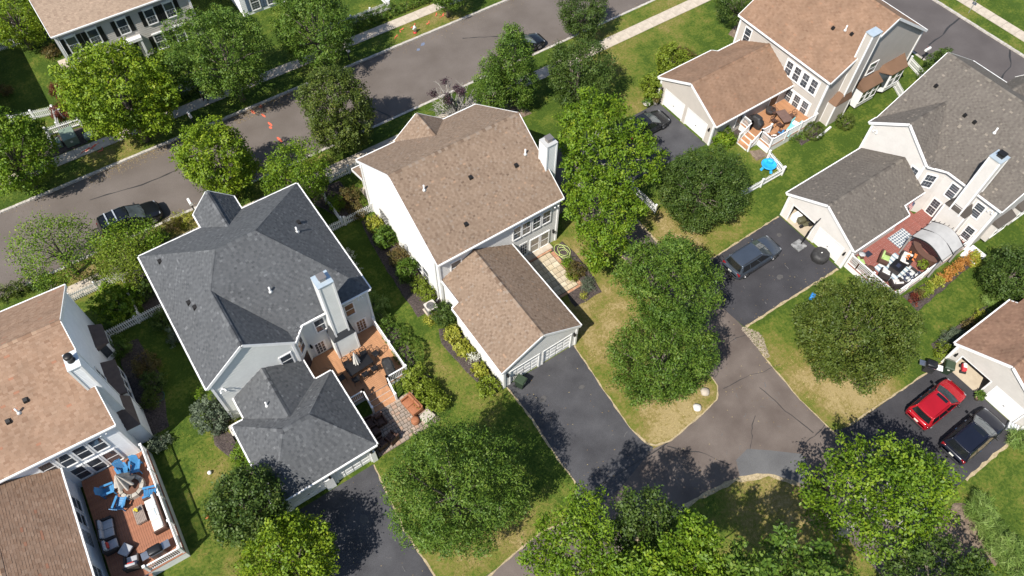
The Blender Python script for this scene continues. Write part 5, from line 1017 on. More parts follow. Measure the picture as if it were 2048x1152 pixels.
for k in range(nP):
    for s2 in range(2):
        xa, xb = X0 + (X1 - X0) * s2 / 2, X0 + (X1 - X0) * (s2 + 1) / 2; P = []
        for i in range(4): f = (k + i / 3) / nP; y = Y0 + (Y1 - Y0) * f; P.append([(xa + .01 - 47, y - 9.9, zc(f) + .004 * (k % 2)), (xb - .01 - 47, y - 9.9, zc(f) + .004 * (k % 2))])
        local('roof_panel', M().grid(P), POLY, pg)
for x in (X0, (X0 + X1) / 2, X1): local('arch', M().tube([(x - 47, Y0 - .12 + (Y1 - Y0 + .24) * i / 16 - 9.9, zc(i / 16) - .06) for i in range(17)], .05, 6), METALD, pg)
for i in range(9): f = i / 8; local('purlin', M().bar((X0 - .05 - 47, Y0 + (Y1 - Y0) * f - 9.9, zc(f) - .05), (X1 + .3 - 47, Y0 + (Y1 - Y0) * f - 9.9, zc(f) - .05), .04, .05), METALD, pg)
for x in (X0, X1):
    for y in (Y0, Y1): local('post', M().box(x - 47 - .06, x - 47 + .06, y - 9.9 - .06, y - 9.9 + .06, 0, 2.15), mat('post_taupe', (.27, .25, .235), rough=.6) if 1 else 0, pg)
fl = thing('flag', 'small striped flag on a staff by the cream house door', 'flag', (49.7, 13.75, 1.4)); local('staff', M().tube([(0, 0, 0), (-.35, -.25, .75)], .015, 6), METALD, fl); FLR, FLW, FLB = mat('flag_red', (.5, .03, .04), rough=.8), mat('flag_white', (.75, .74, .72), rough=.8), mat('flag_blue', (.03, .045, .14), (.6, .6, .62), 26, rough=.8, lo=.55, hi=.62)
for k in range(7): q = .055 * k; local('stripe', M().add([(-.33, -.24 + .0, .68), (-.33, -.24, .68)] and [(-.34 + q * .7, -.24 + q, .7), (-.34 + q * .7 + .0385, -.24 + q + .055, .7), (-.34 + q * .7 + .0385 - .1, -.24 + q + .055 - .05, -.1), (-.34 + q * .7 - .1, -.24 + q - .05, -.1)], [(0, 1, 2, 3)]), FLR if k % 2 == 0 else FLW, fl)
local('canton', M().add([(-.35, -.25, .705), (-.35 + .15, -.25 + .21, .705), (-.35 + .1, -.25 + .19, .36), (-.40, -.275, .36)], [(0, 1, 2, 3)]), FLB, fl)
single('hatch', M().rbox(-.75, .75, -.65, .65, 0, .35, .05), mat('hatch_white', (.74, .75, .74), rough=.5), 'white cellar hatch door against the cream house corner', 'hatch', loc=(50.9, 7.9, 0), rz=0)
# ---------------------------------------------------------------- vehicles
TYRE = mat('tyre', (.015, .015, .016), rough=.85); RIM = mat('alloy_rim', (.26, .26, .27), rough=.3, metal=.9); CGL = mat('car_glass', (.010, .012, .014), rough=.04, spec=.8)
WSH = mat('windscreen_glass', (.10, .12, .125), (.05, .06, .065), 1.5, rough=.06, spec=.6); LAMP = mat('head_lamp', (.26, .27, .29), rough=.1); TAIL = mat('tail_lamp', (.18, .008, .01), rough=.15); PLATE = mat('number_plate', (.65, .64, .55), rough=.5)
def paint(name, c, metal=.35): return mat(name, c, tuple(q * 1.1 for q in c), 2, rough=.28, metal=metal, coat=.45, spec=.4)
def car(label, col, loc, L=4.8, W=1.9, Hh=1.72, kind='suv', rails=None, bars=None, sunroof=None, rz=0, dashmat=None):
    t_ = thing('parked_car', label, 'car', loc, rz); w_ = W / 2
    suv = kind == 'suv'; zt = 1.02 if suv else .90
    st = [(-.5, .66, .50, .74), (-.497, .76, .44, .84), (-.49, .84, .38, .93), (-.475, .91, .31, zt - .04), (-.45, .96, .27, zt - .01), (-.41, .985, .25, zt), (-.3, 1, .23, zt + .01), (-.1, 1, .22, zt + .01), (.1, 1, .22, zt), (.2, .995, .22, zt - .01), (.3, .985, .23, zt - .05), (.38, .965, .25, zt - .10), (.43, .93, .27, zt - .15), (.46, .88, .29, zt - .20), (.478, .82, .31, zt - .25), (.49, .74, .34, zt - .31), (.497, .64, .38, zt - .36), (.5, .52, .44, zt - .41)]
    P = []
    for f, k, zb, z in st:
        y = w_ * k; sec = [(.80 * y, zb), (.97 * y, zb + .10), (y, zb + .28), (y, zb + (z - zb) * .66), (.975 * y, z - .07), (.90 * y, z - .012), (.6 * y, z + .02), (0, z + .035)]
        row = [(f * L, -a, b_) for a, b_ in sec] + [(f * L, a, b_) for a, b_ in reversed(sec[:-1])]; P.append(row)
    m = M().grid(P); n_ = len(P[0]); m.add(P[0], [tuple(range(n_))]); m.add(P[-1], [tuple(range(n_ - 1, -1, -1))])
    body = local('body', m, col, t_, True)
    # greenhouse
    rb, rt, fb, ft = (-.475, -.425, .245, .015) if suv else (-.40, -.22, .25, .02)
    wl, wu = w_ * .93, w_ * .70; zl, zu = zt - .005, Hh - .045
    def face(which, u, v, off=0.0):
        """u across, v up"""
        k = v; ww = wl + (wu - wl) * k; z = zl + (zu - zl) * k
        if which == 'front': x = (fb + (ft - fb) * k) * L + .13 * (1 - (2 * u - 1) ** 2) * (1 - .5 * k) - .05; p = Vector((x, (2 * u - 1) * ww, z)); nrm = Vector((.6, .15 * (2 * u - 1), .75))
        elif which == 'rear': x = (rb + (rt - rb) * k) * L - .09 * (1 - (2 * u - 1) ** 2) * (1 - .5 * k) + .04; p = Vector((x, (2 * u - 1) * ww, z)); nrm = Vector((-.8, .1 * (2 * u - 1), .5))
        else:
            sg = 1 if which == 'left' else -1; xr = (rb + (rt - rb) * k) * L + .04; xf = (fb + (ft - fb) * k) * L - .05; x = xr + (xf - xr) * u; p = Vector((x, sg * (ww + .03 * math.sin(math.pi * u)), z)); nrm = Vector((0, sg * .92, .38))
        return p + nrm.normalized() * off
    def patch(which, u0, u1, v0, v1, off, n1=8, n2=4): return M().grid([[face(which, u0 + (u1 - u0) * i / n1, v0 + (v1 - v0) * j / n2, off) for j in range(n2 + 1)] for i in range(n1 + 1)])
    cabin = M()
    for wch in ('front', 'rear', 'left', 'right'): q = patch(wch, 0, 1, 0, 1, 0); cabin.add(q.v, q.f)
    edge = [face('front', i / 8, 1) for i in range(9)] + [face('left', 1 - i / 8, 1) for i in range(9)] + [face('rear', 1 - i / 8, 1) for i in range(9)] + [face('right', i / 8, 1) for i in range(9)]
    roofP = []
    for i in range(9):
        u = i / 8; row = []
        for j in range(11):
            v = j / 10; a = face('right', 0, 1).lerp(face('right', 1, 1), v); b_ = face('left', 0, 1).lerp(face('left', 1, 1), v); p = a.lerp(b_, u)
            if j == 10: p = face('front', u, 1)
            if j == 0: p = face('rear', u, 1)
            p.z += .05 * (1 - (2 * u - 1) ** 4) * (1 - (2 * v - 1) ** 6); row.append(p)
        roofP.append(row)
    cabin.grid(roofP)
    for wch, u in (('front', 0), ('front', 1), ('rear', 0), ('rear', 1)): cabin.tube([face(wch, u, v / 4, 0) - Vector((0, 0, .0)) for v in range(5)], .035, 6)
    for i in range(len(edge)): pass
    cabin.tube(edge + [edge[0]], .028, 6); local('cabin', cabin, col, t_, True)
    local('windshield', patch('front', .04, .96, .04, .93, .014), WSH, t_, True); local('rear_window', patch('rear', .07, .93, .22 if suv else .1, .9, .014), CGL, t_, True)
    cuts = ((.06, .30), (.33, .62), (.65, .93)) if suv else ((.10, .50), (.53, .92))
    for wch in ('left', 'right'):
        for a, b_ in cuts: local('side_window', patch(wch, a, b_, .14, .88, .012), CGL, t_, True)
    zf = lambda f: zt - .25
    for sg in (-1, 1):
        for fx in (-.30, .315):
            c = (fx * L, sg * (w_ - .10)); wh = M(); P = []
            for r_, o in ((.20, .10), (.30, .11), (.345, .07), (.345, -.09), (.3, -.11)): P.append([(c[0] + r_ * math.cos(2 * math.pi * i / 20), c[1] + sg * o, .345 + r_ * math.sin(2 * math.pi * i / 20)) for i in range(21)])
            wheel = local('wheel', wh.grid(P), TYRE, t_, True); rm = M(); rm.add([(c[0] + .21 * math.cos(2 * math.pi * i / 20), c[1] + sg * .085, .345 + .21 * math.sin(2 * math.pi * i / 20)) for i in range(20)], [tuple(range(20))])
            for k in range(5): a = 2 * math.pi * k / 5; rm.bar((c[0], c[1] + sg * .1, .345), (c[0] + .22 * math.cos(a), c[1] + sg * .1, .345 + .22 * math.sin(a)), .05, .05, (0, 1, 0))
            local('rim', rm, RIM, wheel)
            ar = M(); ar.tube([(c[0] + .39 * math.cos(math.pi * i / 10), sg * w_ * .992, .345 + .39 * math.sin(math.pi * i / 10)) for i in range(11)], .035, 5); local('wheel_arch', ar, BLACKP, t_)
        local('mirror', M().rbox(.165 * L - .07, .165 * L + .07, min(sg * w_ * .98, sg * (w_ + .19)), max(sg * w_ * .98, sg * (w_ + .19)), zt - .02, zt + .15, .03), BLACKP if dashmat is None else col, t_, True)
        local('headlight', M().rbox(.435 * L, .468 * L, min(sg * w_ * .56, sg * w_ * .84), max(sg * w_ * .56, sg * w_ * .84), zt - .34, zt - .185, .03), LAMP, t_, True)
        local('tail_light', M().rbox(-.488 * L, -.455 * L, min(sg * w_ * .62, sg * w_ * .93), max(sg * w_ * .62, sg * w_ * .93), zt - .24, zt - .03, .03), TAIL, t_, True)
        local('side_trim', M().box(-.24 * L, .25 * L, min(sg * w_, sg * (w_ + .012)), max(sg * w_, sg * (w_ + .012)), .34, .42), BLACKP, t_)
        for fx in (-.16, .05): local('door_handle', M().box(fx * L, fx * L + .18, min(sg * w_ * .99, sg * (w_ + .025)), max(sg * w_ * .99, sg * (w_ + .025)), zt - .2, zt - .17), CHROME, t_)
        if rails: local('roof_rail', M().tube([(rt * L + .1, sg * wu * .93, zu + .02), (rt * L + .25, sg * wu * .95, zu + .09), (ft * L - .3, sg * wu * .95, zu + .09), (ft * L - .15, sg * wu * .93, zu + .02)], .024, 6), rails, t_)
    local('bumper', M().rbox(-.505 * L, -.47 * L, -w_ * .72, w_ * .72, .36, .60, .05), BLACKP, t_); local('grille', M().rbox(.485 * L, .505 * L, -w_ * .48, w_ * .48, .42, .64, .01), BLACKP, t_)
    local('number_plate', M().box(-.507 * L, -.497 * L, -.16, .16, .72, .83), PLATE, t_)
    local('wiper', M().bar(face('front', .3, .05, .03), face('front', .55, .22, .03), .03, .015), BLACKP, t_); local('wiper', M().bar(face('front', .62, .05, .03), face('front', .85, .25, .03), .03, .015), BLACKP, t_)
    if sunroof: x0, x1 = sunroof; local('sunroof', M().box(x0 * L, x1 * L, -wu * .62, wu * .62, Hh - .02, Hh + .014), CGL, t_)
    if bars:
        for fx in bars: local('roof_bar', M().bar((fx * L, -wu * 1.0, zu + .14), (fx * L, wu * 1.0, zu + .14), .10, .04), mat('silver_bar', (.62, .64, .66), rough=.35, metal=.5), t_)
    return t_
P_GREY = paint('paint_slate', (.075, .092, .118), .5); P_RED = paint('paint_red', (.36, .008, .016), .2); P_NAVY = paint('paint_black_navy', (.010, .012, .022), .2); P_BLK = paint('paint_black', (.008, .009, .012), .2); P_BLK2 = paint('paint_charcoal', (.018, .019, .022), .3)
car('slate grey SUV with black roof rails parked by the open cream garage', P_GREY, (35.75, 17.6, .01), 5.0, 1.98, 1.76, 'suv', BLACKP, dashmat=1)
car('red SUV with sunroof parked at the lower right driveway', P_RED, (37.4, 1.2, .01), 4.6, 1.88, 1.68, 'suv', P_RED, None, (-.06, .0))
car('black navy SUV beside the red one, partly under a tree', P_NAVY, (37.5, -1.75, .01), 4.9, 1.96, 1.74, 'suv', P_NAVY, None, (-.07, .0))
car('black SUV with two silver roof bars parked on the street at left', P_BLK, (-3.45, 48.75, -.116), 4.9, 1.92, 1.72, 'suv', CHROME, (-.30, -.165))
car('black car parked on the street behind tall green trees', P_BLK, (35.35, 48.75, -.116), 4.7, 1.86, 1.5, 'sedan')
car('charcoal car parked in front of the beige house garage, half hidden by leaves', P_BLK2, (38.2, 33.55, .01), 4.7, 1.86, 1.5, 'sedan', dashmat=1)
# ---------------------------------------------------------------- fences
def fence(label, pts, h=1.0, step=.155, shade=False, group='white picket fences'):
    a0 = pts[0]; t_ = thing('picket_fence', label, 'fence', (a0[0], a0[1], 0), 0, group); rails = M(); me = FENCE_ME.setdefault(h, mesh_of('picket', M().box(-.04, .04, -.011, .011, .06, h - .06).add([(-.04, -.011, h - .06), (.04, -.011, h - .06), (.04, .011, h - .06), (-.04, .011, h - .06), (0, -.011, h), (0, .011, h)], [(0, 1, 4), (3, 5, 2), (0, 4, 5, 3), (1, 2, 5, 4)])))
    for a, b_ in zip(pts[:-1], pts[1:]):
        a = Vector(a); b_ = Vector(b_); d_ = b_ - a; L_ = d_.length; ang = math.atan2(d_.y, d_.x); nn = Vector((-math.sin(ang), math.cos(ang)))
        for z in (.22, h - .28): rails.bar((a.x + nn.x * .03, a.y + nn.y * .03, z), (b_.x + nn.x * .03, b_.y + nn.y * .03, z), .04, .09)
        k = int(L_ / step)
        for i in range(1, k):
            p = a + d_ * (i / k); o = link('picket', me, WHITE, t_); o.location = (p.x - a0[0], p.y - a0[1], 0); o.rotation_euler = (R(rng.uniform(-1, 1)), 0, ang)
        kk = max(1, round(L_ / 2.2))
        for i in range(kk + 1):
            p = a + d_ * (i / kk); o = link('post', FENCE_ME.setdefault('post%s' % h, mesh_of('post', M().box(-.065, .065, -.065, .065, 0, h + .06).add([(-.09, -.09, h + .06), (.09, -.09, h + .06), (.09, .09, h + .06), (-.09, .09, h + .06), (0, 0, h + .14)], [(0, 1, 4), (1, 2, 4), (2, 3, 4), (3, 0, 4), (3, 2, 1, 0)]))), WHITE, t_); o.location = (p.x - a0[0] + nn.x * .03, p.y - a0[1] + nn.y * .03, 0); o.rotation_euler = (0, 0, ang)
    obj('rail', rails, WHITE, t_); return t_
FENCE_ME = {}
fence('white picket fence between the slate grey house and the central white house', [(8.3, 38.9), (13.4, 38.95)])
fence('short white picket fence running from the side fence towards the street', [(10.65, 39.1), (10.65, 42.0)])
fence('white picket fence at the front corner of the central white house', [(11.9, 43.75), (15.6, 43.75)])
fence('white picket fence between the far left house and the slate grey house', [(-8.6, 39.25), (-3.9, 39.25)])
fence('white picket fence perpendicular to the street in the far left side yard', [(-5.95, 39.5), (-5.9, 43.6)])
fence('white picket fence along the pavement by the far left side yard', [(-9.7, 43.95), (-3.9, 43.8)])
fence('white picket fence crossing the lawn of the top left house', [(-8.4, 65.9), (-4.9, 65.05), (-4.5, 64.2)])
fence('white picket fence around the utility boxes at upper left', [(-3.4, 62.35), (-6.2, 62.6), (-6.35, 60.85)])
fence('short white picket fence joining the two fences at upper left', [(-4.9, 64.9), (-5.2, 62.7)]); fence('white picket fence at the top left edge of the photo', [(-9, 77.2), (-4.9, 76.6), (-4.7, 79)])
fence('white picket fence behind the hedge along the far pavement', [(19, 61.5), (27.7, 61.45), (27.6, 66)]); fence('white picket fence with corner by the blue toy table', [(44.85, 24.8), (44.55, 22.75), (39.5, 22.85)])
fence('white picket fence half hidden between two trees by the alley', [(32.6, 28.7), (32.65, 25.7)]); fence('white picket fence at the far corner of the beige house', [(65.2, 26.0), (64.5, 23.7)]); fence('white picket fence between the beige house bays and the cream house', [(61.5, 24.7), (60.5, 22.9)])
fence('white picket fence beyond the far pavement under the street tree', [(1.5, 61.3), (8.6, 61.3)])
# ---------------------------------------------------------------- street furniture and yard things
def mailbox(label, loc, rz):
    t_ = thing('mailbox', label, 'mailbox', loc, rz, 'kerbside mailboxes'); local('post', M().box(-.05, .05, -.05, .05, 0, 1.15), BLACKP, t_); local('bracket', M().bar((0, .1, .75), (0, -.25, 1.1), .05, .05), BLACKP, t_)
    m = M(); P = []
    for y in (-.34, .34): P.append([(-.12, y, 1.15), (-.12, y, 1.3)] + [(.12 * math.cos(math.pi - math.pi * i / 8), y, 1.3 + .12 * math.sin(math.pi * i / 8)) for i in range(1, 8)] + [(.12, y, 1.3), (.12, y, 1.15), (-.12, y, 1.15)])
    m.grid(P); m.add(P[0][:-1], [tuple(range(len(P[0]) - 1))]); m.add(P[1][:-1], [tuple(range(len(P[0]) - 2, -1, -1))]); local('box', m, WHITE, t_); local('flag', M().box(.122, .135, -.1, -.06, 1.25, 1.45), mat('flag_red', (.5, .03, .04)), t_); return t_
mailbox('white mailbox on black post at the kerb by the slate grey house', (1.2, 47.15, 0), 0); mailbox('white mailbox on black post at the far kerb in tree shade by the hydrant', (20.6, 56.85, 0), R(180)); mailbox('white mailbox on black post at the far kerb between the two left street trees', (4.9, 56.75, 0), R(180)); mailbox('white mailbox on black post on the side street behind the cream house', (67.0, 25.7, 0), R(90))
hy = thing('fire_hydrant', 'white fire hydrant with red base on the far verge', 'hydrant', (27.95, 56.85, 0)); HR = mat('hydrant_red', (.5, .04, .03), rough=.5)
local('barrel', M().lathe((0, 0), [(.13, .15), (.12, .6), (.15, .62), (.15, .66), (.12, .7), (.08, .8), (.03, .85)], 14), WHITE, hy, True); local('base', M().lathe((0, 0), [(.2, 0), (.2, .05), (.14, .08), (.14, .16)], 14), HR, hy, True)
for a in (0, 90, 180): local('outlet', M().tube([(0, 0, .5), (.22 * math.cos(R(a)), .22 * math.sin(R(a)), .5)], .06, 8), WHITE, hy)
def bin_(label, loc, rz, col, lid):
    t_ = thing('wheeled_bin', label, 'bin', loc, rz); m = M(); lo = [(-.24, -.26), (.24, -.26), (.24, .26), (-.24, .26)]; hi = [(-.31, -.34), (.31, -.34), (.31, .36), (-.31, .36)]
    m.add([(x, y, .04) for x, y in lo] + [(x, y, .98) for x, y in hi], [(3, 2, 1, 0), (0, 1, 5, 4), (1, 2, 6, 5), (2, 3, 7, 6), (3, 0, 4, 7)]); local('body', m, col, t_)
    local('lid', M().add([(-.33, -.38, .98), (.33, -.38, .98), (.33, .38, 1.0), (-.33, .38, 1.0), (-.28, -.3, 1.07), (.28, -.3, 1.07), (.28, .3, 1.09), (-.28, .3, 1.09)], [(4, 5, 6, 7), (0, 1, 5, 4), (1, 2, 6, 5), (2, 3, 7, 6), (3, 0, 4, 7)]), lid, t_); local('handle', M().tube([(-.25, .45, .98), (.25, .45, .98)], .025, 6), lid, t_)
    for sx in (-1, 1): local('wheel', M().tube([(sx * .25, .3, .12), (sx * .33, .3, .12)], .12, 12), TYRE, t_)
    local('badge', M().box(-.08, .08, -.345, -.335, .7, .8), PLATE, t_); return t_
GRNB = mat('bin_green', (.022, .038, .022), rough=.5); GRNL = mat('bin_green_lid', (.035, .055, .03), rough=.5)
bin_('dark green wheeled bin by the central garage door', (14.35, 18.95, .01), R(25), GRNB, GRNL); bin_('dark green wheeled bin by the open stone coloured garage', (40.45, 2.55, .01), R(-60), GRNB, GRNL)
gr = thing('gas_grill', 'black gas grill with steel shelf beside the green bin at lower right', 'grill', (39.5, 3.35, .01), R(-55)); local('cabinet', M().box(-.35, .35, -.25, .25, 0, .7), BLACKP, gr); local('lid', M().rbox(-.38, .38, -.3, .3, .7, 1.05, .12), BLKM, gr, True); local('side_shelf', M().box(-.8, -.38, -.25, .2, .7, .74), STEEL, gr); local('side_shelf', M().box(.38, .8, -.25, .2, .7, .74), WHITE, gr); local('handle', M().tube([(-.3, -.36, .85), (.3, -.36, .85)], .02, 6), CHROME, gr)
hp = thing('basketball_hoop', 'portable basketball hoop with clear backboard before the open cream garage', 'hoop', (40.2, 16.5, .01), R(-90)); local('base', M().rbox(-.45, .45, -.6, .35, 0, .18, .05), mat('hoop_base', (.30, .30, .30), (.12, .12, .12), 4, rough=.6), hp)
local('pole', M().tube([(0, .1, .1), (0, .25, 1.6), (0, .75, 2.6)], .06, 8), BLKM, hp); local('arm', M().bar((0, .6, 2.3), (0, 1.15, 2.75), .08, .06), BLKM, hp); local('backboard', M().box(-.62, .62, 1.15, 1.19, 2.4, 3.15), mat('backboard', (.30, .48, .60), (.38, .55, .66), 4, rough=.15), hp)
local('target', M().box(-.22, .22, 1.19, 1.197, 2.5, 2.85), BLKM, hp); local('rim', M().tube([(.23 * math.cos(2 * math.pi * i / 20), 1.45 + .23 * math.sin(2 * math.pi * i / 20), 2.5) for i in range(21)], .015, 6), mat('rim_orange', (.5, .08, .03), rough=.4), hp)
nm_ = M()
for k in range(12): a = 2 * math.pi * k / 12; nm_.tube([(.23 * math.cos(a), 1.45 + .23 * math.sin(a), 2.5), (.13 * math.cos(a + .3), 1.45 + .13 * math.sin(a + .3), 2.1)], .008, 4)
local('net', nm_, WHITE, hp)
cf = thing('covered_fire_bowl', 'round black covered fire bowl by the white cream garage door', 'fire bowl', (40.55, 14.75, .01)); P = [[(r_ * (1 + .03 * math.sin(9 * a)) * math.cos(a), r_ * (1 + .03 * math.sin(9 * a)) * math.sin(a), z) for a in [2 * math.pi * i / 32 for i in range(33)]] for r_, z in ((.66, .0), (.7, .3), (.66, .62), (.4, .68), (.06, .72))]
local('cover', M().grid(P), COVER, cf, True); local('label_patch', M().box(-.06, .06, -.04, .04, .72, .73), WHITE, cf)
def planter(label, loc, pm, fm, r_=.25, h=.45, group=None):
    t_ = thing('planter', label, 'planter', loc, 0, group); local('pot', M().lathe((0, 0), [(r_ * .7, 0), (r_, h * .9), (r_ * 1.06, h), (r_ * .9, h), (r_ * .85, h * .85)], 16), pm, t_, True); PLANTERS.append((t_, fm, r_, h)); return t_
PLANTERS = []
POTW = mat('pot_white', (.6, .56, .5), rough=.7); POTT = mat('pot_terracotta', (.42, .27, .18), rough=.8)
planter('pale pot of greenery between the stone coloured garage doors', (40.55, -.15, .01), POTT, 'g'); planter('white pot with rusty plant by the beige garage corner', (41.15, 35.5, .01), POTW, 'r', .22, .5); planter('low white pot of green leaves by the beige garage corner', (40.4, 35.9, .01), POTW, 'g', .35, .3); planter('potted bright green plant on the redwood deck by the bar', (45.9, 9.4, .6), WICK, 'y', .3, .4)
def condenser(label, loc, rz=0):
    t_ = thing('air_conditioner', label, 'air conditioner', loc, rz); local('cabinet', M().box(-.38, .38, -.38, .38, .05, .78), mat('ac_grey', (.16, .155, .15), rough=.6), t_); rim = M(); local('pad', M().box(-.5, .5, -.5, .5, 0, .05), CONC, t_)
    P = [[(a_ * math.cos(a), a_ * math.sin(a), .80) for a in [2 * math.pi * i / 32 for i in range(33)]] for a_ in (.33,)]; sq = [(.42 * max(-1, min(1, 1.35 * math.cos(a))), .42 * max(-1, min(1, 1.35 * math.sin(a))), .79) for a in [2 * math.pi * i / 32 for i in range(33)]]
    rim.grid([P[0], sq, [(p[0], p[1], .74) for p in sq]]); local('top_rim', rim, mat('ac_rim', (.50, .46, .41), rough=.5), t_); fan = M()
    for k in range(5): a = 2 * math.pi * k / 5; fan.add([(.06 * math.cos(a), .06 * math.sin(a), .70), (.3 * math.cos(a - .3), .3 * math.sin(a - .3), .67), (.3 * math.cos(a + .35), .3 * math.sin(a + .35), .73)], [(0, 1, 2)])
    fan.lathe((0, 0), [(.09, .68), (.09, .76), (.03, .78)], 12); local('fan', fan, BLKM, t_); gl = M()
    for k in range(6): gl.tube([(.05 * (k + 1) * math.cos(2 * math.pi * i / 24), .05 * (k + 1) * math.sin(2 * math.pi * i / 24), .80) for i in range(25)], .006, 4)
    local('grille', gl, BLKM, t_); return t_
condenser('air conditioner unit with black fan behind the shrubs of the central house', (12.35, 27.9, 0)); condenser('dark air conditioner unit behind the blue green shrub', (-3.6, 26.9, 0))
UG = mat('utility_green', (.15, .20, .15), (.18, .23, .18), 3, rough=.6)
for x, y, sx, sy, h, lb in ((-4.75, 60.95, .55, .75, .85, 'large pale green utility cabinet by the fence at upper left'), (-5.75, 60.9, .22, .35, .6, 'small dark green utility pedestal left of the large cabinet'), (-3.3, 60.5, .4, .3, .3, 'low pale utility box on the edge of the left street tree')):
    t_ = thing('utility_box', lb, 'utility box', (x, y, 0)); local('cabinet', M().box(-sx, sx, -sy, sy, 0, h), UG, t_); local('lid', M().add([(-sx - .03, -sy - .03, h), (sx + .03, -sy - .03, h), (sx + .03, sy + .03, h), (-sx - .03, sy + .03, h), (-sx, -sy, h + .05), (sx, -sy, h + .05), (sx, sy, h + .09), (-sx, sy, h + .09)], [(4, 5, 6, 7), (0, 1, 5, 4), (1, 2, 6, 5), (2, 3, 7, 6), (3, 0, 4, 7)]), UG, t_); local('warning_plate', M().box(-.1, .1, -sy - .01, -sy, h * .5, h * .5 + .2), PLATE, t_)
def rock(label, loc, r_, c, sq=.6):
    m = M(); P = []
    for j in range(7):
        th = math.pi * j / 6; P.append([(r_ * math.sin(th) * math.cos(a) * (1 + .12 * math.sin(3 * a + j)), r_ * math.sin(th) * math.sin(a) * (1 + .1 * math.cos(2 * a + j)), r_ * sq * math.cos(th)) for a in [2 * math.pi * i / 14 for i in range(15)]])
    return single('boulder', m.grid(P), bmat('rock%.2f' % c[0], c), label, 'boulder', loc=loc, smooth=True)
rock('white boulder on the grass point by the alley', (23.6, 10.55, .1), .30, (.66, .63, .59)); rock('tan boulder partly under the large tree by the alley', (24.9, 11.15, .08), .34, (.42, .36, .29)); rock('grey boulder at the left edge of the photo, on the top left lawn', (-9.1, 66.6, .1), .9, (.16, .145, .13), .7)
for x, y, c, nm in ((-6.35, 25.3, (.72, .72, .72), 'white ball lying on the lawn by the slate grey house'), (-7.6, 22.6, (.45, .16, .05), 'orange ball lying on the shaded lawn edge below the deck')):
    m = M(); m.lathe((0, 0), [(.14 * math.sin(math.pi * j / 8) + .001, .14 - .14 * math.cos(math.pi * j / 8)) for j in range(9)], 16); single('ball', m, mat('ball%.1f' % c[0], c, rough=.5), nm, 'ball', loc=(x, y, 0), smooth=True)
hs = M(); pts = []
for i in range(90): a = i * .32; r_ = .42 + .16 * math.sin(a * .37) ; pts.append((r_ * math.cos(a) + .12 * math.sin(a * .21), r_ * 1.3 * math.sin(a) + .2 * math.cos(a * .17), .09 + .012 * (i % 7)))
single('garden_hose', hs.tube(pts[:64], .022, 5), mat('hose_lime', (.50, .60, .20), rough=.5), 'coiled lime green hose on the mulch by the flagstone patio', 'hose', loc=(23.85, 26.7, 0), smooth=True)
single('garden_hose', M().tube([(.42 * math.cos(i * .35) * (1 + .03 * math.sin(i)), .42 * math.sin(i * .35), .05 + .008 * (i % 5)) for i in range(54)], .02, 5), mat('hose_green', (.03, .10, .08), rough=.5), 'coiled dark green hose by the hearth of the far left house', 'hose', loc=(-7.2, 32.6, 0), smooth=True)
sp = thing('sign_post', 'thin pale sign post on the side street verge at top right', 'post', (77.0, 27.75, 0)); local('pole', M().tube([(0, 0, 0), (0, 0, 2.6)], .035, 6), mat('galvanised', (.5, .5, .5), rough=.4, metal=.6), sp); local('sign', M().box(-.02, .02, -.22, .22, 2.1, 2.7), mat('galvanised', (.5, .5, .5)), sp)
# garage clutter
c = thing('ride_on_mower', 'dark olive ride on mower inside the open cream garage', 'mower', (42.2, 17.9, .03), R(160)); OLV = mat('olive_paint', (.10, .095, .055), rough=.5); local('bonnet', M().rbox(.1, .75, -.25, .25, .3, .75, .08), OLV, c, True); local('seat', M().rbox(-.4, .0, -.22, .22, .45, .75, .06), BLACKP, c, True); local('deck', M().rbox(-.35, .45, -.45, .45, .15, .28, .05), OLV, c, True)
for x, r_ in ((-.35, .26), (.5, .18)):
    for sg in (-1, 1): local('wheel', M().tube([(x, sg * .3, r_), (x, sg * .45, r_)], r_, 14), TYRE, c)
single('storage_box', M().rbox(-.35, .35, -.3, .3, 0, .6, .03), WHITE, 'white storage box inside the open cream garage', 'box', loc=(41.9, 18.6, .03)); 
st = thing('scooter', 'red and white push scooter inside the open stone coloured garage', 'scooter', (41.6, 1.9, .03), R(40)); local('body', M().rbox(-.3, .3, -.15, .15, .2, .5, .06), mat('flag_red', (.5, .03, .04)), st, True); local('seat', M().rbox(-.1, .25, -.12, .12, .5, .62, .04), WHITE, st)
for x in (-.25, .25): local('wheel', M().tube([(x, -.2, .12), (x, .2, .12)], .12, 12), TYRE, st)
gc = thing('crate', 'pale crate beside the navy car bonnet', 'crate', (40.5, -2.95, .01), R(20)); local('basket', M().rbox(-.3, .3, -.35, .35, .1, .45, .04), mat('crate_grey', (.35, .37, .38), rough=.5), gc)
for k in range(4): local('slat', M().box(-.31, .31, -.3 + k * .18, -.22 + k * .18, .45, .48), WHITE, gc)
bx = single('storage_bag', M().rbox(-.3, .3, -.18, .18, 0, .4, .08), mat('bag_blue', (.03, .22, .55), rough=.5), 'blue bag on the grass under the olive tree by the driveway', 'bag', loc=(37.2, 12.4, 0), rz=.4, smooth=True)
single('raised_curb', M().rbox(-1.0, 1.0, -.1, .1, 0, .22, .03), WHITE, 'white edging block below the round shrub of the beige house', 'edging', loc=(51.4, 24.15, 0), rz=R(8))
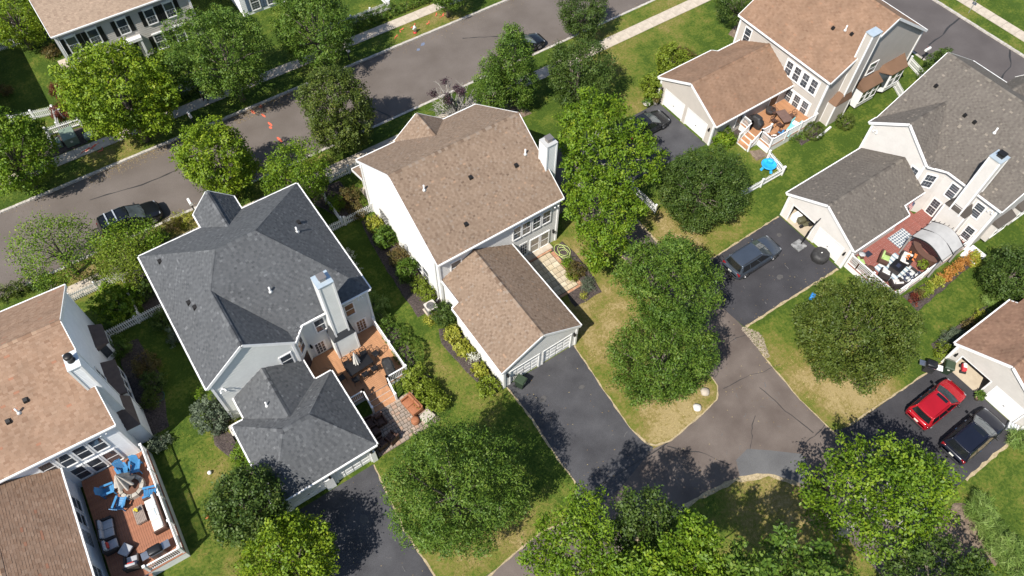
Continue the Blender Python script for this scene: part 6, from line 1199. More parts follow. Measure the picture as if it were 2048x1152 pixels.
# ---------------------------------------------------------------- plants
def leafmat(name, stops, trans=.28): return tint_mat(name, stops, .55, trans)
L_BRI = leafmat('leaf_bright', [(0, (0.0514, 0.1059, 0.0057)), (0.45, (0.1199, 0.2106, 0.0103)), (0.8, (0.202, 0.2862, 0.0171)), (1, (0.3304, 0.3673, 0.0342))])
L_YEL = leafmat('leaf_yellow_green', [(0, (0.0672, 0.1213, 0.0057)), (0.45, (0.1538, 0.2437, 0.0103)), (0.8, (0.2545, 0.3249, 0.0171)), (1, (0.379, 0.4007, 0.0342))])
L_MID = leafmat('leaf_mid', [(0, (0.0394, 0.0865, 0.0103)), (0.45, (0.0917, 0.1676, 0.0182)), (0.8, (0.1508, 0.2216, 0.0274)), (1, (0.236, 0.2704, 0.0456))])
L_DRK = leafmat('leaf_dark', [(0, (0.026, 0.0541, 0.0091)), (0.45, (0.0611, 0.1083, 0.016)), (0.8, (0.1014, 0.1494, 0.0251)), (1, (0.1625, 0.1895, 0.0342))])
L_OLV = leafmat('leaf_olive', [(0, (0.0376, 0.0628, 0.0091)), (0.45, (0.0827, 0.1213, 0.016)), (0.8, (0.1317, 0.1625, 0.0251)), (1, (0.2069, 0.1787, 0.0399))])
L_SAGE = leafmat('leaf_sage', [(0, (.06, .085, .05)), (.5, (.12, .155, .095)), (1, (.2, .235, .15))])
L_RED = leafmat('leaf_red', [(0, (.06, .016, .012)), (.5, (.15, .035, .022)), (1, (.26, .07, .035))]); L_RUST = leafmat('leaf_rust', [(0, (.06, .07, .015)), (.5, (.13, .105, .03)), (1, (.25, .15, .05))])
L_ORG = leafmat('leaf_orange', [(0, (.28, .10, .02)), (.5, (.48, .22, .05)), (1, (.60, .34, .09))]); L_PUR = leafmat('leaf_purple', [(0, (.03, .016, .022)), (1, (.10, .05, .065))])
L_GOLD = leafmat('leaf_gold', [(0, (.15, .18, .015)), (.5, (.32, .34, .04)), (1, (.50, .46, .08))]); L_LIME = leafmat('leaf_lime', [(0, (.10, .15, .01)), (.5, (.18, .24, .02)), (1, (.28, .33, .04))])
L_GRS = leafmat('leaf_grass', [(0, (.10, .18, .03)), (.5, (.20, .30, .06)), (1, (.33, .40, .13))]); L_WHT = leafmat('petal_white', [(0, (.5, .5, .4)), (1, (.75, .75, .66))])
BARK = mat('bark', (.10, .08, .065), (.17, .14, .115), 6, rough=.95, bump=.8, bscale=12); BARKG = mat('bark_grey', (.26, .245, .215), (.36, .34, .305), 6, rough=.95)
def leaf_mesh(name, C, Rd, n_, size, seed, sig=.22, shell=(.74, 1.05), up=.55, ratio=.58, per=24, flat=0.0, zmin=.15, jitter=.7):
    g_ = np.random.default_rng(seed); C = np.asarray(C, float); Rd = np.asarray(Rd, float)
    if Rd.ndim == 1: Rd = np.repeat(Rd[:, None], 3, 1)
    wt = (Rd[:, 0] * Rd[:, 1]); wt = np.where(wt > 4 * np.median(wt), wt * .45, wt); wt = wt / wt.sum(); nc = max(8, int(n_ / per * 1.6))
    li = g_.choice(len(C), nc, p=wt); dr_ = g_.normal(size=(nc, 3)); dr_ /= np.linalg.norm(dr_, axis=1)[:, None]
    pos = C[li] + Rd[li] * dr_ * g_.uniform(shell[0], shell[1], (nc, 1))
    keep = np.ones(nc, bool)
    for k in range(len(C)):
        ins = ((((pos - C[k]) / (Rd[k] * .78)) ** 2).sum(1) < 1) & (li != k); keep &= ~(ins & (g_.random(nc) < .9))
    keep &= pos[:, 2] > zmin; pos = pos[keep]; dr_ = dr_[keep]; nc = len(pos)
    per = max(1, int(n_ / nc)); lt = g_.random(len(C))[li[keep]]; ctint = g_.random(nc) * .5 + lt * .5
    p = np.repeat(pos, per, 0); dd = np.repeat(dr_, per, 0); N = len(p)
    p = p + g_.normal(size=(N, 3)) * sig * np.array([1, 1, .8]); p[:, 2] = np.maximum(p[:, 2], .04)
    cn = g_.normal(size=(nc, 3)) * .55; nv = dd * .7 + np.repeat(cn, per, 0) + np.array([0, 0, up]) + g_.normal(size=(N, 3)) * jitter * .75; nv /= np.linalg.norm(nv, axis=1)[:, None]
    tv = g_.normal(size=(N, 3)) + dd * .5; tv -= nv * (tv * nv).sum(1)[:, None]; tv /= np.linalg.norm(tv, axis=1)[:, None] + 1e-9; sv = np.cross(nv, tv)
    Ls = size * g_.uniform(.65, 1.35, (N, 1)); v = np.empty((N, 4, 3)); v[:, 0] = p - tv * Ls * .5; v[:, 1] = p + sv * Ls * ratio * .5 + nv * Ls * .10; v[:, 2] = p + tv * Ls * .5 - nv * Ls * .12; v[:, 3] = p - sv * Ls * ratio * .5 + nv * Ls * .10
    me = bpy.data.meshes.new(name); me.vertices.add(N * 4); me.vertices.foreach_set('co', v.reshape(-1).astype(np.float32)); me.loops.add(N * 4); me.loops.foreach_set('vertex_index', np.arange(N * 4, dtype=np.int32)); me.polygons.add(N); me.polygons.foreach_set('loop_start', np.arange(0, N * 4, 4, dtype=np.int32))
    at_ = me.attributes.new('tint', 'FLOAT', 'FACE'); tn_ = np.clip(np.repeat(ctint, per) * .55 + g_.random(N) * .45, 0, 1); at_.data.foreach_set('value', tn_.astype(np.float32)); me.update(); return me
def ellipsoid_lobes(c, rx, ry, rz, k, seed, frac=(.36, .5), cone=0.0):
    """many small leafy tufts over an uneven ellipsoid, with a shaded inner mass"""
    g_ = random.Random(seed); C = []; Rr = []; big = rx > 1.25; sp = max(.75, min(1.45, .30 * rx)) if big else rx * .6
    n_ = int(4 * math.pi * rx * rz * .95 / (sp * sp)); bumps = [(g_.uniform(0, 6.283), g_.uniform(-.6, .9), g_.uniform(.05, .12) * (1 if g_.random() < .6 else -1)) for _ in range(9)]
    for i in range(n_):
        z = 1 - 2 * (i + .5) / n_; z = max(-.8, min(.98, z + g_.uniform(-.08, .08))); ph = i * 2.39996 + g_.uniform(-.25, .25); q = math.sqrt(max(0, 1 - z * z)); s_ = 1.0 - cone * (z + 1) / 2
        r_ = sp * g_.uniform(.36, .60); e = .95 - .45 * sp / rx + g_.uniform(-.09, .07) + (g_.uniform(.04, .12) if g_.random() < .15 else 0)
        for a_, bz, am in bumps: e += am * math.exp(-((math.cos(ph - a_) - 1) ** 2 * 3 + (z - bz) ** 2 * 4))
        C.append((c[0] + rx * q * math.cos(ph) * e * s_, c[1] + ry * q * math.sin(ph) * e * s_, c[2] + rz * z * e)); Rr.append((r_, r_, r_ * 1.15))
    f = .70 if big else .6
    C.append(tuple(c)); Rr.append((rx * f * (1 - cone * .4), ry * f * (1 - cone * .4), rz * f)); return C, Rr
def refine(lobes, seed):
    """break hand-placed masses into smaller tufts"""
    g_ = random.Random(seed); C = []; Rr = []
    for c, r in zip(*lobes):
        n_ = int(9 + 9 * r)
        for i in range(n_):
            z = 1 - 2 * (i + .5) / n_; q = math.sqrt(max(0, 1 - z * z)); ph = i * 2.39996 + g_.uniform(-.5, .5); e = r * g_.uniform(.66, 1.0); k_ = r * g_.uniform(.26, .42)
            C.append((c[0] + q * math.cos(ph) * e, c[1] + q * math.sin(ph) * e, c[2] + z * e * .9)); Rr.append((k_, k_, k_ * 1.15))
        C.append(tuple(c)); Rr.append((r * .62,) * 3)
    return C, Rr
TC = [0]
def tree(label, base, c, rx, ry=None, rz=None, lm=None, dens=95, leaf=.20, k=16, cone=0.0, frac=(.36, .5), sig=.16, lobes=None, bark=None, tr=None, ratio=.58, group='trees', name='tree', shell=(.7, 1.1), limbs=True, up=.55, cat='tree', jitter=.7):
    TC[0] += 1; seed = 100 + TC[0]; ry = ry or rx; rz = rz or rx * .85; t_ = thing(name, label, cat, (base[0], base[1], 0), 0, group)
    C, Rr = refine(lobes, seed) if lobes else ellipsoid_lobes(c, rx, ry, rz, k, seed, frac, cone)
    A = sum(4 * math.pi * r_ ** 2 for r_ in lobes[1]) * .55 if lobes else 4 * math.pi * rx * (rx + rz) * .5 * 1.25
    o_ = np.array([base[0], base[1], 0.0]); n_ = int(min(A * dens * 1.3, 52000)); leaf *= .87
    me = leaf_mesh('crown', np.asarray(C) - o_, np.asarray([r_ if hasattr(r_, '__len__') else (r_,) * 3 for r_ in Rr]), n_, leaf, seed, sig, shell, up, ratio, jitter=jitter)
    link('crown', me, lm, t_)
    g_ = random.Random(seed); r0 = tr or .05 * rx + .03; m = M(); cz = c[2]; f = (base[0], base[1]); bend = [(f[0], f[1], 0), (f[0] + (c[0] - f[0]) * .2, f[1] + (c[1] - f[1]) * .2, cz * .35), (f[0] + (c[0] - f[0]) * .6, f[1] + (c[1] - f[1]) * .6, cz * .7), (c[0], c[1], cz + rz * .3)]
    m.tube(bend, [r0 * 1.25, r0, r0 * .75, r0 * .3], 9)
    if limbs:
        for q, r_ in list(zip(*lobes) if lobes else zip(C[:-1:max(1, len(C) // 14)], Rr[:-1:max(1, len(C) // 14)])):
            s_ = Vector(bend[1]).lerp(Vector(bend[2]), g_.uniform(.1, 1.0)); e = Vector(q); mid = s_.lerp(e, .5) + Vector((g_.uniform(-.2, .2), g_.uniform(-.2, .2), g_.uniform(0, .3))); m.tube([s_, mid, s_.lerp(e, .92)], [r0 * .45, r0 * .28, r0 * .08], 6)
            for _ in range(3): d_ = Vector((g_.uniform(-1, 1), g_.uniform(-1, 1), g_.uniform(-.2, 1))).normalized(); m.tube([mid.lerp(e, .5), s_.lerp(e, .85) + d_ * (r_[0] if hasattr(r_, '__len__') else r_) * .5], [r0 * .13, r0 * .04], 5)
    m.xf(Matrix.Translation((-base[0], -base[1], 0))); local('trunk', m, bark or BARK, t_, True)
    return t_
def shrub(label, x, y, r, h=None, lm=None, dens=230, leaf=.11, k=7, sig=.1, name='shrub', group='shrubs', ry=None, frac=(.42, .58), shell=(.8, 1.05), ratio=.6, up=.5, cat='shrub', jitter=.7, z0=0, smooth_ball=False):
    TC[0] += 1; seed = 500 + TC[0]; h = h or r * 1.5; ry = ry or r; t_ = thing(name, label, cat, (x, y, z0), 0, group)
    if smooth_ball: C, Rr = [(0, 0, h * .5)], [(r, ry, h * .52)]
    else: C, Rr = ellipsoid_lobes((0, 0, h * .5), r, ry, h * .5, k, seed, frac)
    n_ = int(min(4 * math.pi * ((r + ry) / 2) ** 2 * dens * (h / (2 * r)) ** .5, 16000)); me = leaf_mesh('foliage', C, np.asarray([q if hasattr(q, '__len__') else (q,) * 3 for q in Rr]), n_, leaf, seed, sig, shell, up, ratio, zmin=.03, jitter=jitter); link('foliage', me, lm, t_)
    m = M(); g_ = random.Random(seed)
    for _ in range(5): a = g_.uniform(0, 6.3); m.tube([(0, 0, 0), (r * .3 * math.cos(a), ry * .3 * math.sin(a), h * .35), (r * .6 * math.cos(a), ry * .6 * math.sin(a), h * .62)], [.035, .025, .01], 5)
    local('stem', m, BARK, t_); return t_
ORD = ('first', 'second', 'third', 'fourth', 'fifth', 'sixth', 'seventh', 'eighth', 'ninth', 'tenth', 'eleventh', 'twelfth', 'thirteenth')
ST = 'street trees'; YT = 'yard trees'
tree('bright green maple by the far pavement in front of the clay house', (.7, 57.3), (.75, 57.5, 5.5), 4.6, None, 4.3, L_YEL, 85, .24, 22, frac=(.28, .42), group=ST)
tree('green street tree beside the bright maple, partly hiding the clay house', (9.8, 57.3), (9.7, 57.5, 5.6), 4.05, None, 4.1, L_MID, 95, .19, 22, frac=(.3, .42), group=ST)
tree('green street tree before the white house with blue shutters', (17.9, 57.2), (18.2, 57.3, 5.0), 3.75, 3.9, 4.0, L_MID, 95, .19, 22, frac=(.3, .42), group=ST)
tree('dense olive pear tree casting shadow across the street, above the central roof', (14.8, 46.7), (14.85, 46.6, 4.6), 3.2, None, 4.3, L_OLV, 105, .19, 20, .35, frac=(.3, .42), group=ST)
tree('yellow green tree on the near verge above the slate grey house', (4.6, 46.8), (4.6, 46.8, 4.4), 3.1, None, 3.3, L_YEL, 85, .22, 16, frac=(.3, .44), group=ST)
tree('yellow green tree in front of the white picket corner fence', (9.3, 42.9), (9.35, 43.0, 3.2), 2.6, None, 2.7, L_BRI, 95, .17, 14, frac=(.32, .46), group=YT)
tree('bright green street tree cut by the left edge of the photo', (-8.9, 57.2), (-9.0, 57.1, 4.6), 3.3, None, 3.6, L_BRI, 85, .22, 14, group=ST)
tree('round yellow green tree in the top left corner', (-4.3, 75.5), (-4.3, 75.5, 3.6), 2.9, None, 2.8, L_YEL, 80, .2, 12, group=YT)
tree('round dark street tree beside the light pavement at top centre', (41.0, 46.8), (41.0, 46.8, 3.1), 2.45, None, 2.5, L_DRK, 120, .16, 14, frac=(.34, .48), group=ST)
tree('tall green tree hiding the black street car, above the central chimney', (30.3, 42.8), (30.0, 42.6, 4.6), 2.4, None, 4.6, L_MID, 110, .17, 18, .5, frac=(.32, .46), group=YT)
tree('narrow green tree left of the tall one behind the central roof', (27.6, 42.7), (27.5, 42.6, 3.8), 1.7, None, 3.6, L_MID, 110, .16, 12, .5, group=YT)
tree('dark spreading tree right of the tall green one', (35.2, 39.9), (35.1, 39.8, 3.4), 3.2, None, 2.9, L_DRK, 100, .18, 16, group=YT)
def lob(L): return [(*gp(px, py, z), z) for px, py, z, r in L], [r for px, py, z, r in L]
lb = lob([(1180, 205, 8.2, 1.1), (1150, 235, 7.6, 1.1), (1225, 215, 7.2, 1.1), (1195, 255, 7.8, 1.2), (1140, 285, 6.6, 1.1), (1170, 300, 7.2, 1.2), (1225, 275, 6.6, 1.2), (1265, 255, 5.6, .9), (1290, 285, 5.4, .9), (1310, 315, 5.0, .8), (1270, 320, 5.6, 1.0), (1215, 325, 6.4, 1.2), (1150, 335, 6.0, 1.1), (1240, 365, 5.4, 1.0), (1300, 345, 4.4, .8), (1185, 360, 6.0, 1.1), (1145, 375, 5.0, .9)])
tree('large light green tree with spreading lobes right of the central house', (28.4, 30.6), (29.0, 30.8, 6.0), 3.2, None, 3, L_BRI, 100, .24, lobes=lb, group=YT, tr=.22, bark=BARKG)
lb = lob([(1190, 395, 6.0, 1.1), (1225, 405, 5.6, 1.0), (1160, 415, 5.2, 1.0), (1205, 440, 5.4, 1.1), (1245, 445, 4.8, .9), (1170, 460, 4.8, 1.0), (1215, 480, 4.6, 1.0), (1185, 505, 4.2, .9), (1265, 415, 4.4, .8), (1240, 490, 3.8, .8), (1200, 530, 3.4, .7)])
tree('light green tree over the alley mouth beside the flagstone patio', (25.9, 25.6), (26.0, 25.4, 4.6), 2.6, None, 2.4, L_BRI, 105, .22, lobes=lb, group=YT)
tree('dense dark green tree beside the beige house driveway', (35.4, 23.9), (35.5, 23.9, 2.9), 3.65, 3.5, 2.7, L_DRK, 130, .17, 20, frac=(.3, .42), group=YT)
lb = ([(26.3, 17.6, 6.6), (27.8, 18.6, 5.4), (25.0, 18.6, 5.2), (26.0, 20.2, 4.6), (28.6, 17.0, 4.6), (24.2, 17.0, 4.8), (27.0, 15.8, 5.0), (28.4, 20.0, 4.2), (24.6, 20.0, 4.2), (29.4, 18.6, 3.8), (25.6, 15.6, 4.2), (27.0, 21.2, 3.8)], [1.6, 1.5, 1.5, 1.4, 1.4, 1.4, 1.4, 1.2, 1.3, 1.2, 1.4, 1.1])
tree('green tree overhanging the alley opposite the slate grey SUV', (25.6, 17.6), (26.3, 18.0, 4.6), 3.4, None, 3, L_MID, 110, .2, lobes=lb, group=YT, ratio=.48)
tree('large dense green tree on the grass point between driveway and alley', (22.2, 13.6), (22.3, 13.7, 4.2), 3.15, 3.1, 3.8, L_MID, 135, .19, 24, frac=(.28, .4), group=YT, ratio=.42)
tree('broad dark olive tree before the redwood deck', (35.2, 8.1), (35.3, 8.1, 3.4), 4.4, 4.1, 3.1, L_OLV, 135, .18, 26, frac=(.26, .38), group=YT)
tree('large dense green tree by the slate grey house driveway, bottom centre', (5.8, 13.8), (5.75, 13.75, 5.2), 3.75, 3.65, 4.7, L_MID, 135, .19, 26, frac=(.28, .4), group=YT, ratio=.42)
tree('dark green tree at the corner of the slate grey garage', (-4.9, 20.4), (-4.95, 20.4, 3.0), 2.4, 2.3, 2.8, L_DRK, 115, .2, 14, group=YT)
tree('yellow green tree at the bottom edge beside the slate grey house driveway', (-4.4, 16.2), (-3.9, 16.2, 3.0), 2.6, 2.4, 2.6, L_YEL, 95, .21, 14, group=YT)
lb = ([(26.2, -.6, 7.4), (24.6, .6, 6.6), (27.6, .4, 6.6), (23.2, 1.0, 5.6), (28.4, -1.4, 6.6), (29.2, .2, 5.6), (27.0, -2.4, 6.4), (24.8, -1.6, 6.4), (23.0, -.8, 5.6), (25.6, 1.9, 5.8), (27.2, 2.2, 5.6), (29.6, -2.2, 5.6), (30.2, -.9, 5.0), (25.8, -3.2, 5.4), (28.2, -3.4, 5.2), (23.8, -2.6, 5.0), (22.4, .2, 4.8), (30.8, -2.6, 4.4), (24.0, 2.2, 5.0)], [1.3, 1.2, 1.2, 1.0, 1.2, 1.0, 1.2, 1.2, 1.1, .9, .8, 1.0, .8, 1.0, 1.0, .9, .8, .7, .8])
tree('wide bright green tree beside the red SUV at lower right', (25.0, -1.2), (26.2, -.8, 6.0), 4.6, 4.0, 2.2, L_BRI, 72, .24, lobes=lb, group=YT, sig=.2, tr=.28, bark=BARKG)
def lob(L): return [(*gp(px, py, z), z) for px, py, z, r in L], [r for px, py, z, r in L]
lb = lob([(1172, 1000, 9.6, .8), (1150, 1045, 9.2, .9), (1195, 1045, 9.2, .8), (1110, 1065, 8.4, .9), (1080, 1110, 7.6, .9), (1205, 1095, 8.8, .9), (1150, 1110, 8.6, 1.0), (1180, 1145, 8.4, 1.0), (1110, 1150, 7.4, 1.0), (1215, 1145, 7.6, .9)])
tree('tall green tree at the bottom edge beside the alley', (10.6, 4.4), (10.5, 5.4, 8.0), 2.6, None, 2.6, L_BRI, 140, .22, lobes=lb, group=YT, ratio=.45, tr=.2)
lb = lob([(1258, 1010, 8.6, .7), (1312, 998, 8.2, .7), (1282, 1050, 7.4, 1.0), (1245, 1065, 7.0, .9), (1325, 1045, 7.2, .9), (1300, 1090, 6.2, 1.0), (1350, 1035, 6.0, .7)])
tree('shaded dark tree between the two bright ones at the bottom edge', (13.0, 4.4), (12.8, 5.0, 6.6), 2, None, 1.8, L_DRK, 150, .2, lobes=lb, group=YT, tr=.17)
lb = lob([(1392, 1055, 9.6, .75), (1375, 1040, 9.0, .5), (1412, 1095, 9.0, .8), (1365, 1095, 9.2, .9), (1330, 1120, 9.0, .9), (1428, 1140, 8.2, .8), (1290, 1135, 8.6, .9), (1250, 1145, 8.6, .9), (1390, 1140, 8.6, .9), (1470, 1148, 7.6, .7), (1345, 1150, 8.6, .9)])
tree('bright green tree with notched crown at the bottom edge', (13.6, 1.6), (13.4, 2.2, 8.2), 2.8, None, 2.4, L_BRI, 145, .22, lobes=lb, group=YT, tr=.2)
tree('tree at the bottom edge whose dappled shade covers the bare soil', (16.4, -1.6), (16.2, -1.8, 8.6), 3.6, 3.4, 2.4, L_MID, 62, .26, 14, group=YT, tr=.22)
tree('tree below the wide bright one at the bottom right edge', (24.4, -6.8), (25.2, -6.4, 4.2), 3.2, None, 2.2, L_DRK, 60, .22, 12, group=YT)
tree('thin leafy tree on the verge left of the black street SUV', (-8.7, 46.4), (-8.7, 46.4, 3.5), 2.8, 2.5, 2.2, L_BRI, 44, .17, 12, frac=(.26, .4), group=ST, sig=.26)
tree('thin leafy tree partly hiding the black street SUV', (-4.5, 44.7), (-4.2, 44.3, 2.7), 2.5, 2.0, 1.9, L_BRI, 60, .16, 12, frac=(.26, .4), group=ST, sig=.26)
tree('thin golden tipped tree by the picket fence of the far left yard', (-4.9, 42.8), (-5.1, 43.0, 2.8), 2.0, 1.9, 1.6, L_LIME, 80, .14, 9, group=YT, sig=.28)
tree('small tree with visible trunk behind the beige house', (55.0, 39.0), (54.4, 39.8, 3.3), 1.9, None, 1.9, L_DRK, 110, .15, 10, group=YT)
tree('street tree cut by the top edge beside the hedge', (32.0, 57.1), (32.2, 57.2, 3.4), 2.3, None, 2.1, L_MID, 100, .18, 12, group=ST)
tree('street tree cut by the top edge, farthest right', (38.4, 57.2), (38.6, 57.4, 3.6), 2.3, None, 2.1, L_MID, 90, .18, 10, group=ST)
tree('dark evergreen at the right edge beside the stone coloured garage', (49.6, 4.7), (49.6, 4.7, 2.2), 2.3, 2.0, 2.2, L_DRK, 150, .16, 14, group=YT)
# --- leafless grey bush with purple tips behind the central roof
t_ = thing('bare_bush', 'leafless grey bush with purple leaf tips behind the central roof', 'bush', (24.9, 44.2, 0)); m = M(); tips = []
for i in range(80):
    a = rng.uniform(0, 6.28); r_ = rng.uniform(.5, 2.7); h = rng.uniform(1.4, 4.0) * (1 - r_ * .12); e = Vector((r_ * math.cos(a), r_ * math.sin(a), h)); md = e * .5 + Vector((rng.uniform(-.2, .2), rng.uniform(-.2, .2), .3)); m.tube([(0, 0, 0), md, e], [.06, .04, .016], 5)
    for _ in range(4): q = md.lerp(e, rng.uniform(.2, 1)); f = q + Vector((rng.uniform(-.5, .5), rng.uniform(-.5, .5), rng.uniform(.1, .6))); m.tube([q, f], [.022, .01], 4)
    if h > 2.4 and rng.random() < .3: tips.append(e)
local('branches', m, BARKG, t_); link('leaves', leaf_mesh('leaves', [tuple(p) for p in tips], np.array([.28] * len(tips)), 1500, .15, 5, .12), L_PUR, t_)
# --- shrubs
def sp_(px, py, z, label, r, h=None, lm=L_MID, **kw): x, y = gp(px, py, z); return shrub(label, x, y, r, h, lm, **kw)
G3 = 'shrubs along the central house wall'
sp_(748, 447, .6, 'yellow green shrub at the fence corner of the central house', .75, 1.0, L_GOLD, group=G3, leaf=.14); sp_(771, 476, .8, 'big leafy green shrub against the white gable wall', 1.0, 1.9, L_MID, group=G3, leaf=.17); sp_(798, 512, .7, 'rusty tipped shrub below the white gable wall', .85, 1.5, L_RUST, group=G3); sp_(812, 540, .8, 'green shrub beside the rusty tipped one', .95, 1.7, L_MID, group=G3, leaf=.14)
sp_(838, 570, .6, 'lime green shrub near the gable windows', .75, 1.2, L_LIME, group=G3); sp_(855, 588, .6, 'lime green shrub next to the air conditioner', .65, 1.1, L_LIME, group=G3); sp_(888, 628, .8, 'dark rounded shrub between air conditioner and garage', 1.0, 1.6, L_DRK, group=G3, leaf=.13); sp_(866, 640, .25, 'low yellow green edging plants in front of the dark shrub', .8, .5, L_GOLD, group=G3, ry=.6)
sp_(905, 668, .4, 'yellow hosta clump by the garage wall, uppermost', .75, .7, L_GOLD, group=G3, leaf=.22, ratio=.4); sp_(929, 698, .4, 'yellow hosta clump by the garage wall, second', .75, .7, L_GOLD, group=G3, leaf=.22, ratio=.4); sp_(947, 716, .4, 'white flowering plant against the garage wall', .5, .8, L_WHT, group=G3, dens=110, leaf=.1); sp_(960, 738, .4, 'yellow green clump by the garage corner', .6, .7, L_GOLD, group=G3, leaf=.18); sp_(977, 772, .5, 'round yellow green shrub at the garage corner', .8, 1.0, L_LIME, group=G3, leaf=.15)
sp_(790, 668, .7, 'smaller clipped oval yew beside the cedar deck', .95, 1.1, L_MID, dens=420, leaf=.07, smooth_ball=True, sig=.04, shell=(.94, 1.02), name='clipped_yew'); sp_(816, 702, .7, 'larger clipped oval yew beside the cedar deck', 1.1, 1.2, L_MID, dens=420, leaf=.07, smooth_ball=True, sig=.04, shell=(.94, 1.02), ry=1.3, name='clipped_yew')
sp_(833, 758, .7, 'pale leafed rhododendron nearest the deck corner', 1.0, 1.4, L_LIME, leaf=.15); sp_(855, 785, .7, 'pale leafed rhododendron in the middle of the row', .95, 1.4, L_LIME, leaf=.15); sp_(876, 803, .6, 'pale leafed rhododendron nearest the big tree', .85, 1.3, L_LIME, leaf=.15); sp_(767, 643, .6, 'small leafy shrub at the far deck corner', .6, .9, L_MID); sp_(748, 612, .5, 'fountain of ornamental grass by the slate grey house', 1.0, 1.0, L_GRS, leaf=.5, ratio=.06, dens=160, jitter=1.2)
for i, (px, py) in enumerate(((697, 502), (701, 516), (708, 530), (713, 540))): sp_(px, py, .5, 'white hydrangea by the side wall of the slate grey house, %s from the fence' % ORD[i], .35, .7, L_WHT, dens=90, group='white hydrangeas by the slate grey house')
sp_(418, 828, 1.4, 'large silvery green shrub at the corner of the slate grey house', 1.45, 2.4, L_SAGE, leaf=.14, dens=190, k=10); sp_(467, 852, .2, 'tuft of dry golden grass in the mulch by the slate grey garage', .4, .4, L_GOLD, leaf=.3, ratio=.08); sp_(484, 912, .4, 'low green shrub along the slate grey garage wall', .7, .8, L_BRI, ry=1.2); sp_(397, 790, .3, 'small bright plant by the corner downspout', .4, .6, L_BRI)
GH1 = 'shrubs beside the far left house'
sp_(239, 692, .7, 'green shrub beside the bay of the far left house', .9, 1.3, L_MID, group=GH1); sp_(290, 728, .7, 'reddish shrub in the shaded bed of the far left house', 1.0, 1.3, L_RUST, group=GH1); sp_(305, 762, .7, 'dark green shrub below the reddish one', .9, 1.3, L_DRK, group=GH1); sp_(300, 800, .5, 'low shrub near the coiled dark hose', .7, 1.0, L_OLV, group=GH1); sp_(319, 884, .5, 'dark shrub at the hearth corner of the far left house', .7, 1.0, L_SAGE, group=GH1)
sp_(232, 600, 1.4, 'leafy japanese maple in the far left side yard', 1.9, 2.3, L_BRI, leaf=.16, k=10, dens=170); sp_(322, 640, .7, 'dark shrub against the slate grey house side', .9, 1.4, L_DRK); sp_(285, 575, .8, 'dark evergreen shrub at the front corner of the slate grey house', 1.0, 1.6, L_DRK); sp_(350, 670, .6, 'small dark shrub on the slate grey house side wall', .7, 1.1, L_SAGE)
sp_(703, 395, .7, 'rust green shrub at the porch of the central house', 1.0, 1.5, L_RUST); sp_(672, 405, .7, 'leafy shrub by the short fence near the slate grey house', .8, 1.4, L_BRI); sp_(716, 425, .5, 'rusty shrub by the white gable corner', .7, 1.0, L_RUST)
for i, (px, py, c) in enumerate(((345, 452, L_RUST), (360, 440, L_GOLD), (320, 475, L_DRK), (300, 490, L_MID), (75, 560, L_DRK), (40, 575, L_OLV), (100, 575, L_MID), (10, 590, L_OLV), (200, 455 + 95, L_OLV))): sp_(px, py, .4, 'low mixed shrub on the near verge, %s along the street from the left' % ('eighth', 'ninth', 'seventh', 'sixth', 'third', 'second', 'fourth', 'first', 'fifth')[i], .9, .9, c, group='verge shrubs', dens=150)
sp_(118, 178, .8, 'red japanese maple shrub above the corner fence', .9, 1.4, L_RED, dens=260); sp_(124, 218, .8, 'red japanese maple shrub inside the corner fence', 1.0, 1.4, L_RED, dens=260); sp_(137, 160, .7, 'yellow shrub beside the bright maple crown', .9, 1.3, L_GOLD); sp_(103, 105, .5, 'yellow red shrub at the corner of the clay house', .8, 1.0, L_RUST); sp_(10, 180, .5, 'rusty shrub on the shaded top left lawn', .6, .9, L_RUST)
for i, px in enumerate((345, 362, 405, 430, 480)): sp_(px, 130 - (px - 345) * .25, .5, 'dark shrub in front of the clay house, %s from the left' % ('first', 'second', 'third', 'fourth', 'fifth')[i], .8, 1.2, L_DRK, group='foundation shrubs of the clay house')
sp_(1345, 122, 1.2, 'layered evergreen with red tips beside the beige garage', 1.9, 2.4, L_LIME, leaf=.16, k=12); sp_(1312, 172, 1.2, 'layered green evergreen at the beige garage corner', 1.4, 2.2, L_LIME, leaf=.15, k=9); sp_(1372, 108, 1.4, 'red tipped evergreen shrub behind the layered one', 1.2, 1.8, L_RUST, leaf=.14)
sp_(1628, 262, .7, 'clipped round boxwood at the beige house corner', .85, 1.5, L_OLV, dens=420, leaf=.07, smooth_ball=True, sig=.05, shell=(.93, 1.03), name='clipped_shrub'); sp_(1691, 242, .7, 'clipped round boxwood by the beige chimney', .8, 1.4, L_OLV, dens=420, leaf=.07, smooth_ball=True, sig=.05, shell=(.93, 1.03), name='clipped_shrub'); sp_(1450, 275, .7, 'bright green shrub below the beige garage eave', 1.1, 1.3, L_BRI, leaf=.14)
sp_(1885, 128, 1.2, 'dark green shrub behind the cream house roof', 1.7, 2.4, L_DRK, leaf=.14); sp_(1860, 145, .8, 'dark shrub beside the far corner fence', 1.0, 1.6, L_DRK); sp_(1592, 275, .2, 'ground plants along the cedar deck of the beige house', .9, .5, L_MID, ry=.5)
for i in range(13): x = 43.5 + i * .58; shrub('%s bed plant before the redwood deck railing, %s from the left' % (('red', 'rusty', 'lime green', 'lime green', 'golden', 'golden')[i] if i < 6 else 'orange', ORD[i]), x, 7.85 + .05 * math.sin(i * 2), .42, .6, (L_RED, L_RUST, L_LIME, L_LIME, L_GOLD, L_GOLD)[i] if i < 6 else L_ORG, group='orange and gold bed plants', dens=230, leaf=.12)
sp_(1952, 518, .4, 'yellow hosta by the white hatch', .65, .7, L_GOLD, leaf=.2, ratio=.4); sp_(1905, 540, .4, 'small green plant in the bed by the pergola, left', .3, .5, L_BRI); sp_(1892, 548, .4, 'small green plant in the bed by the pergola, right', .3, .5, L_BRI)
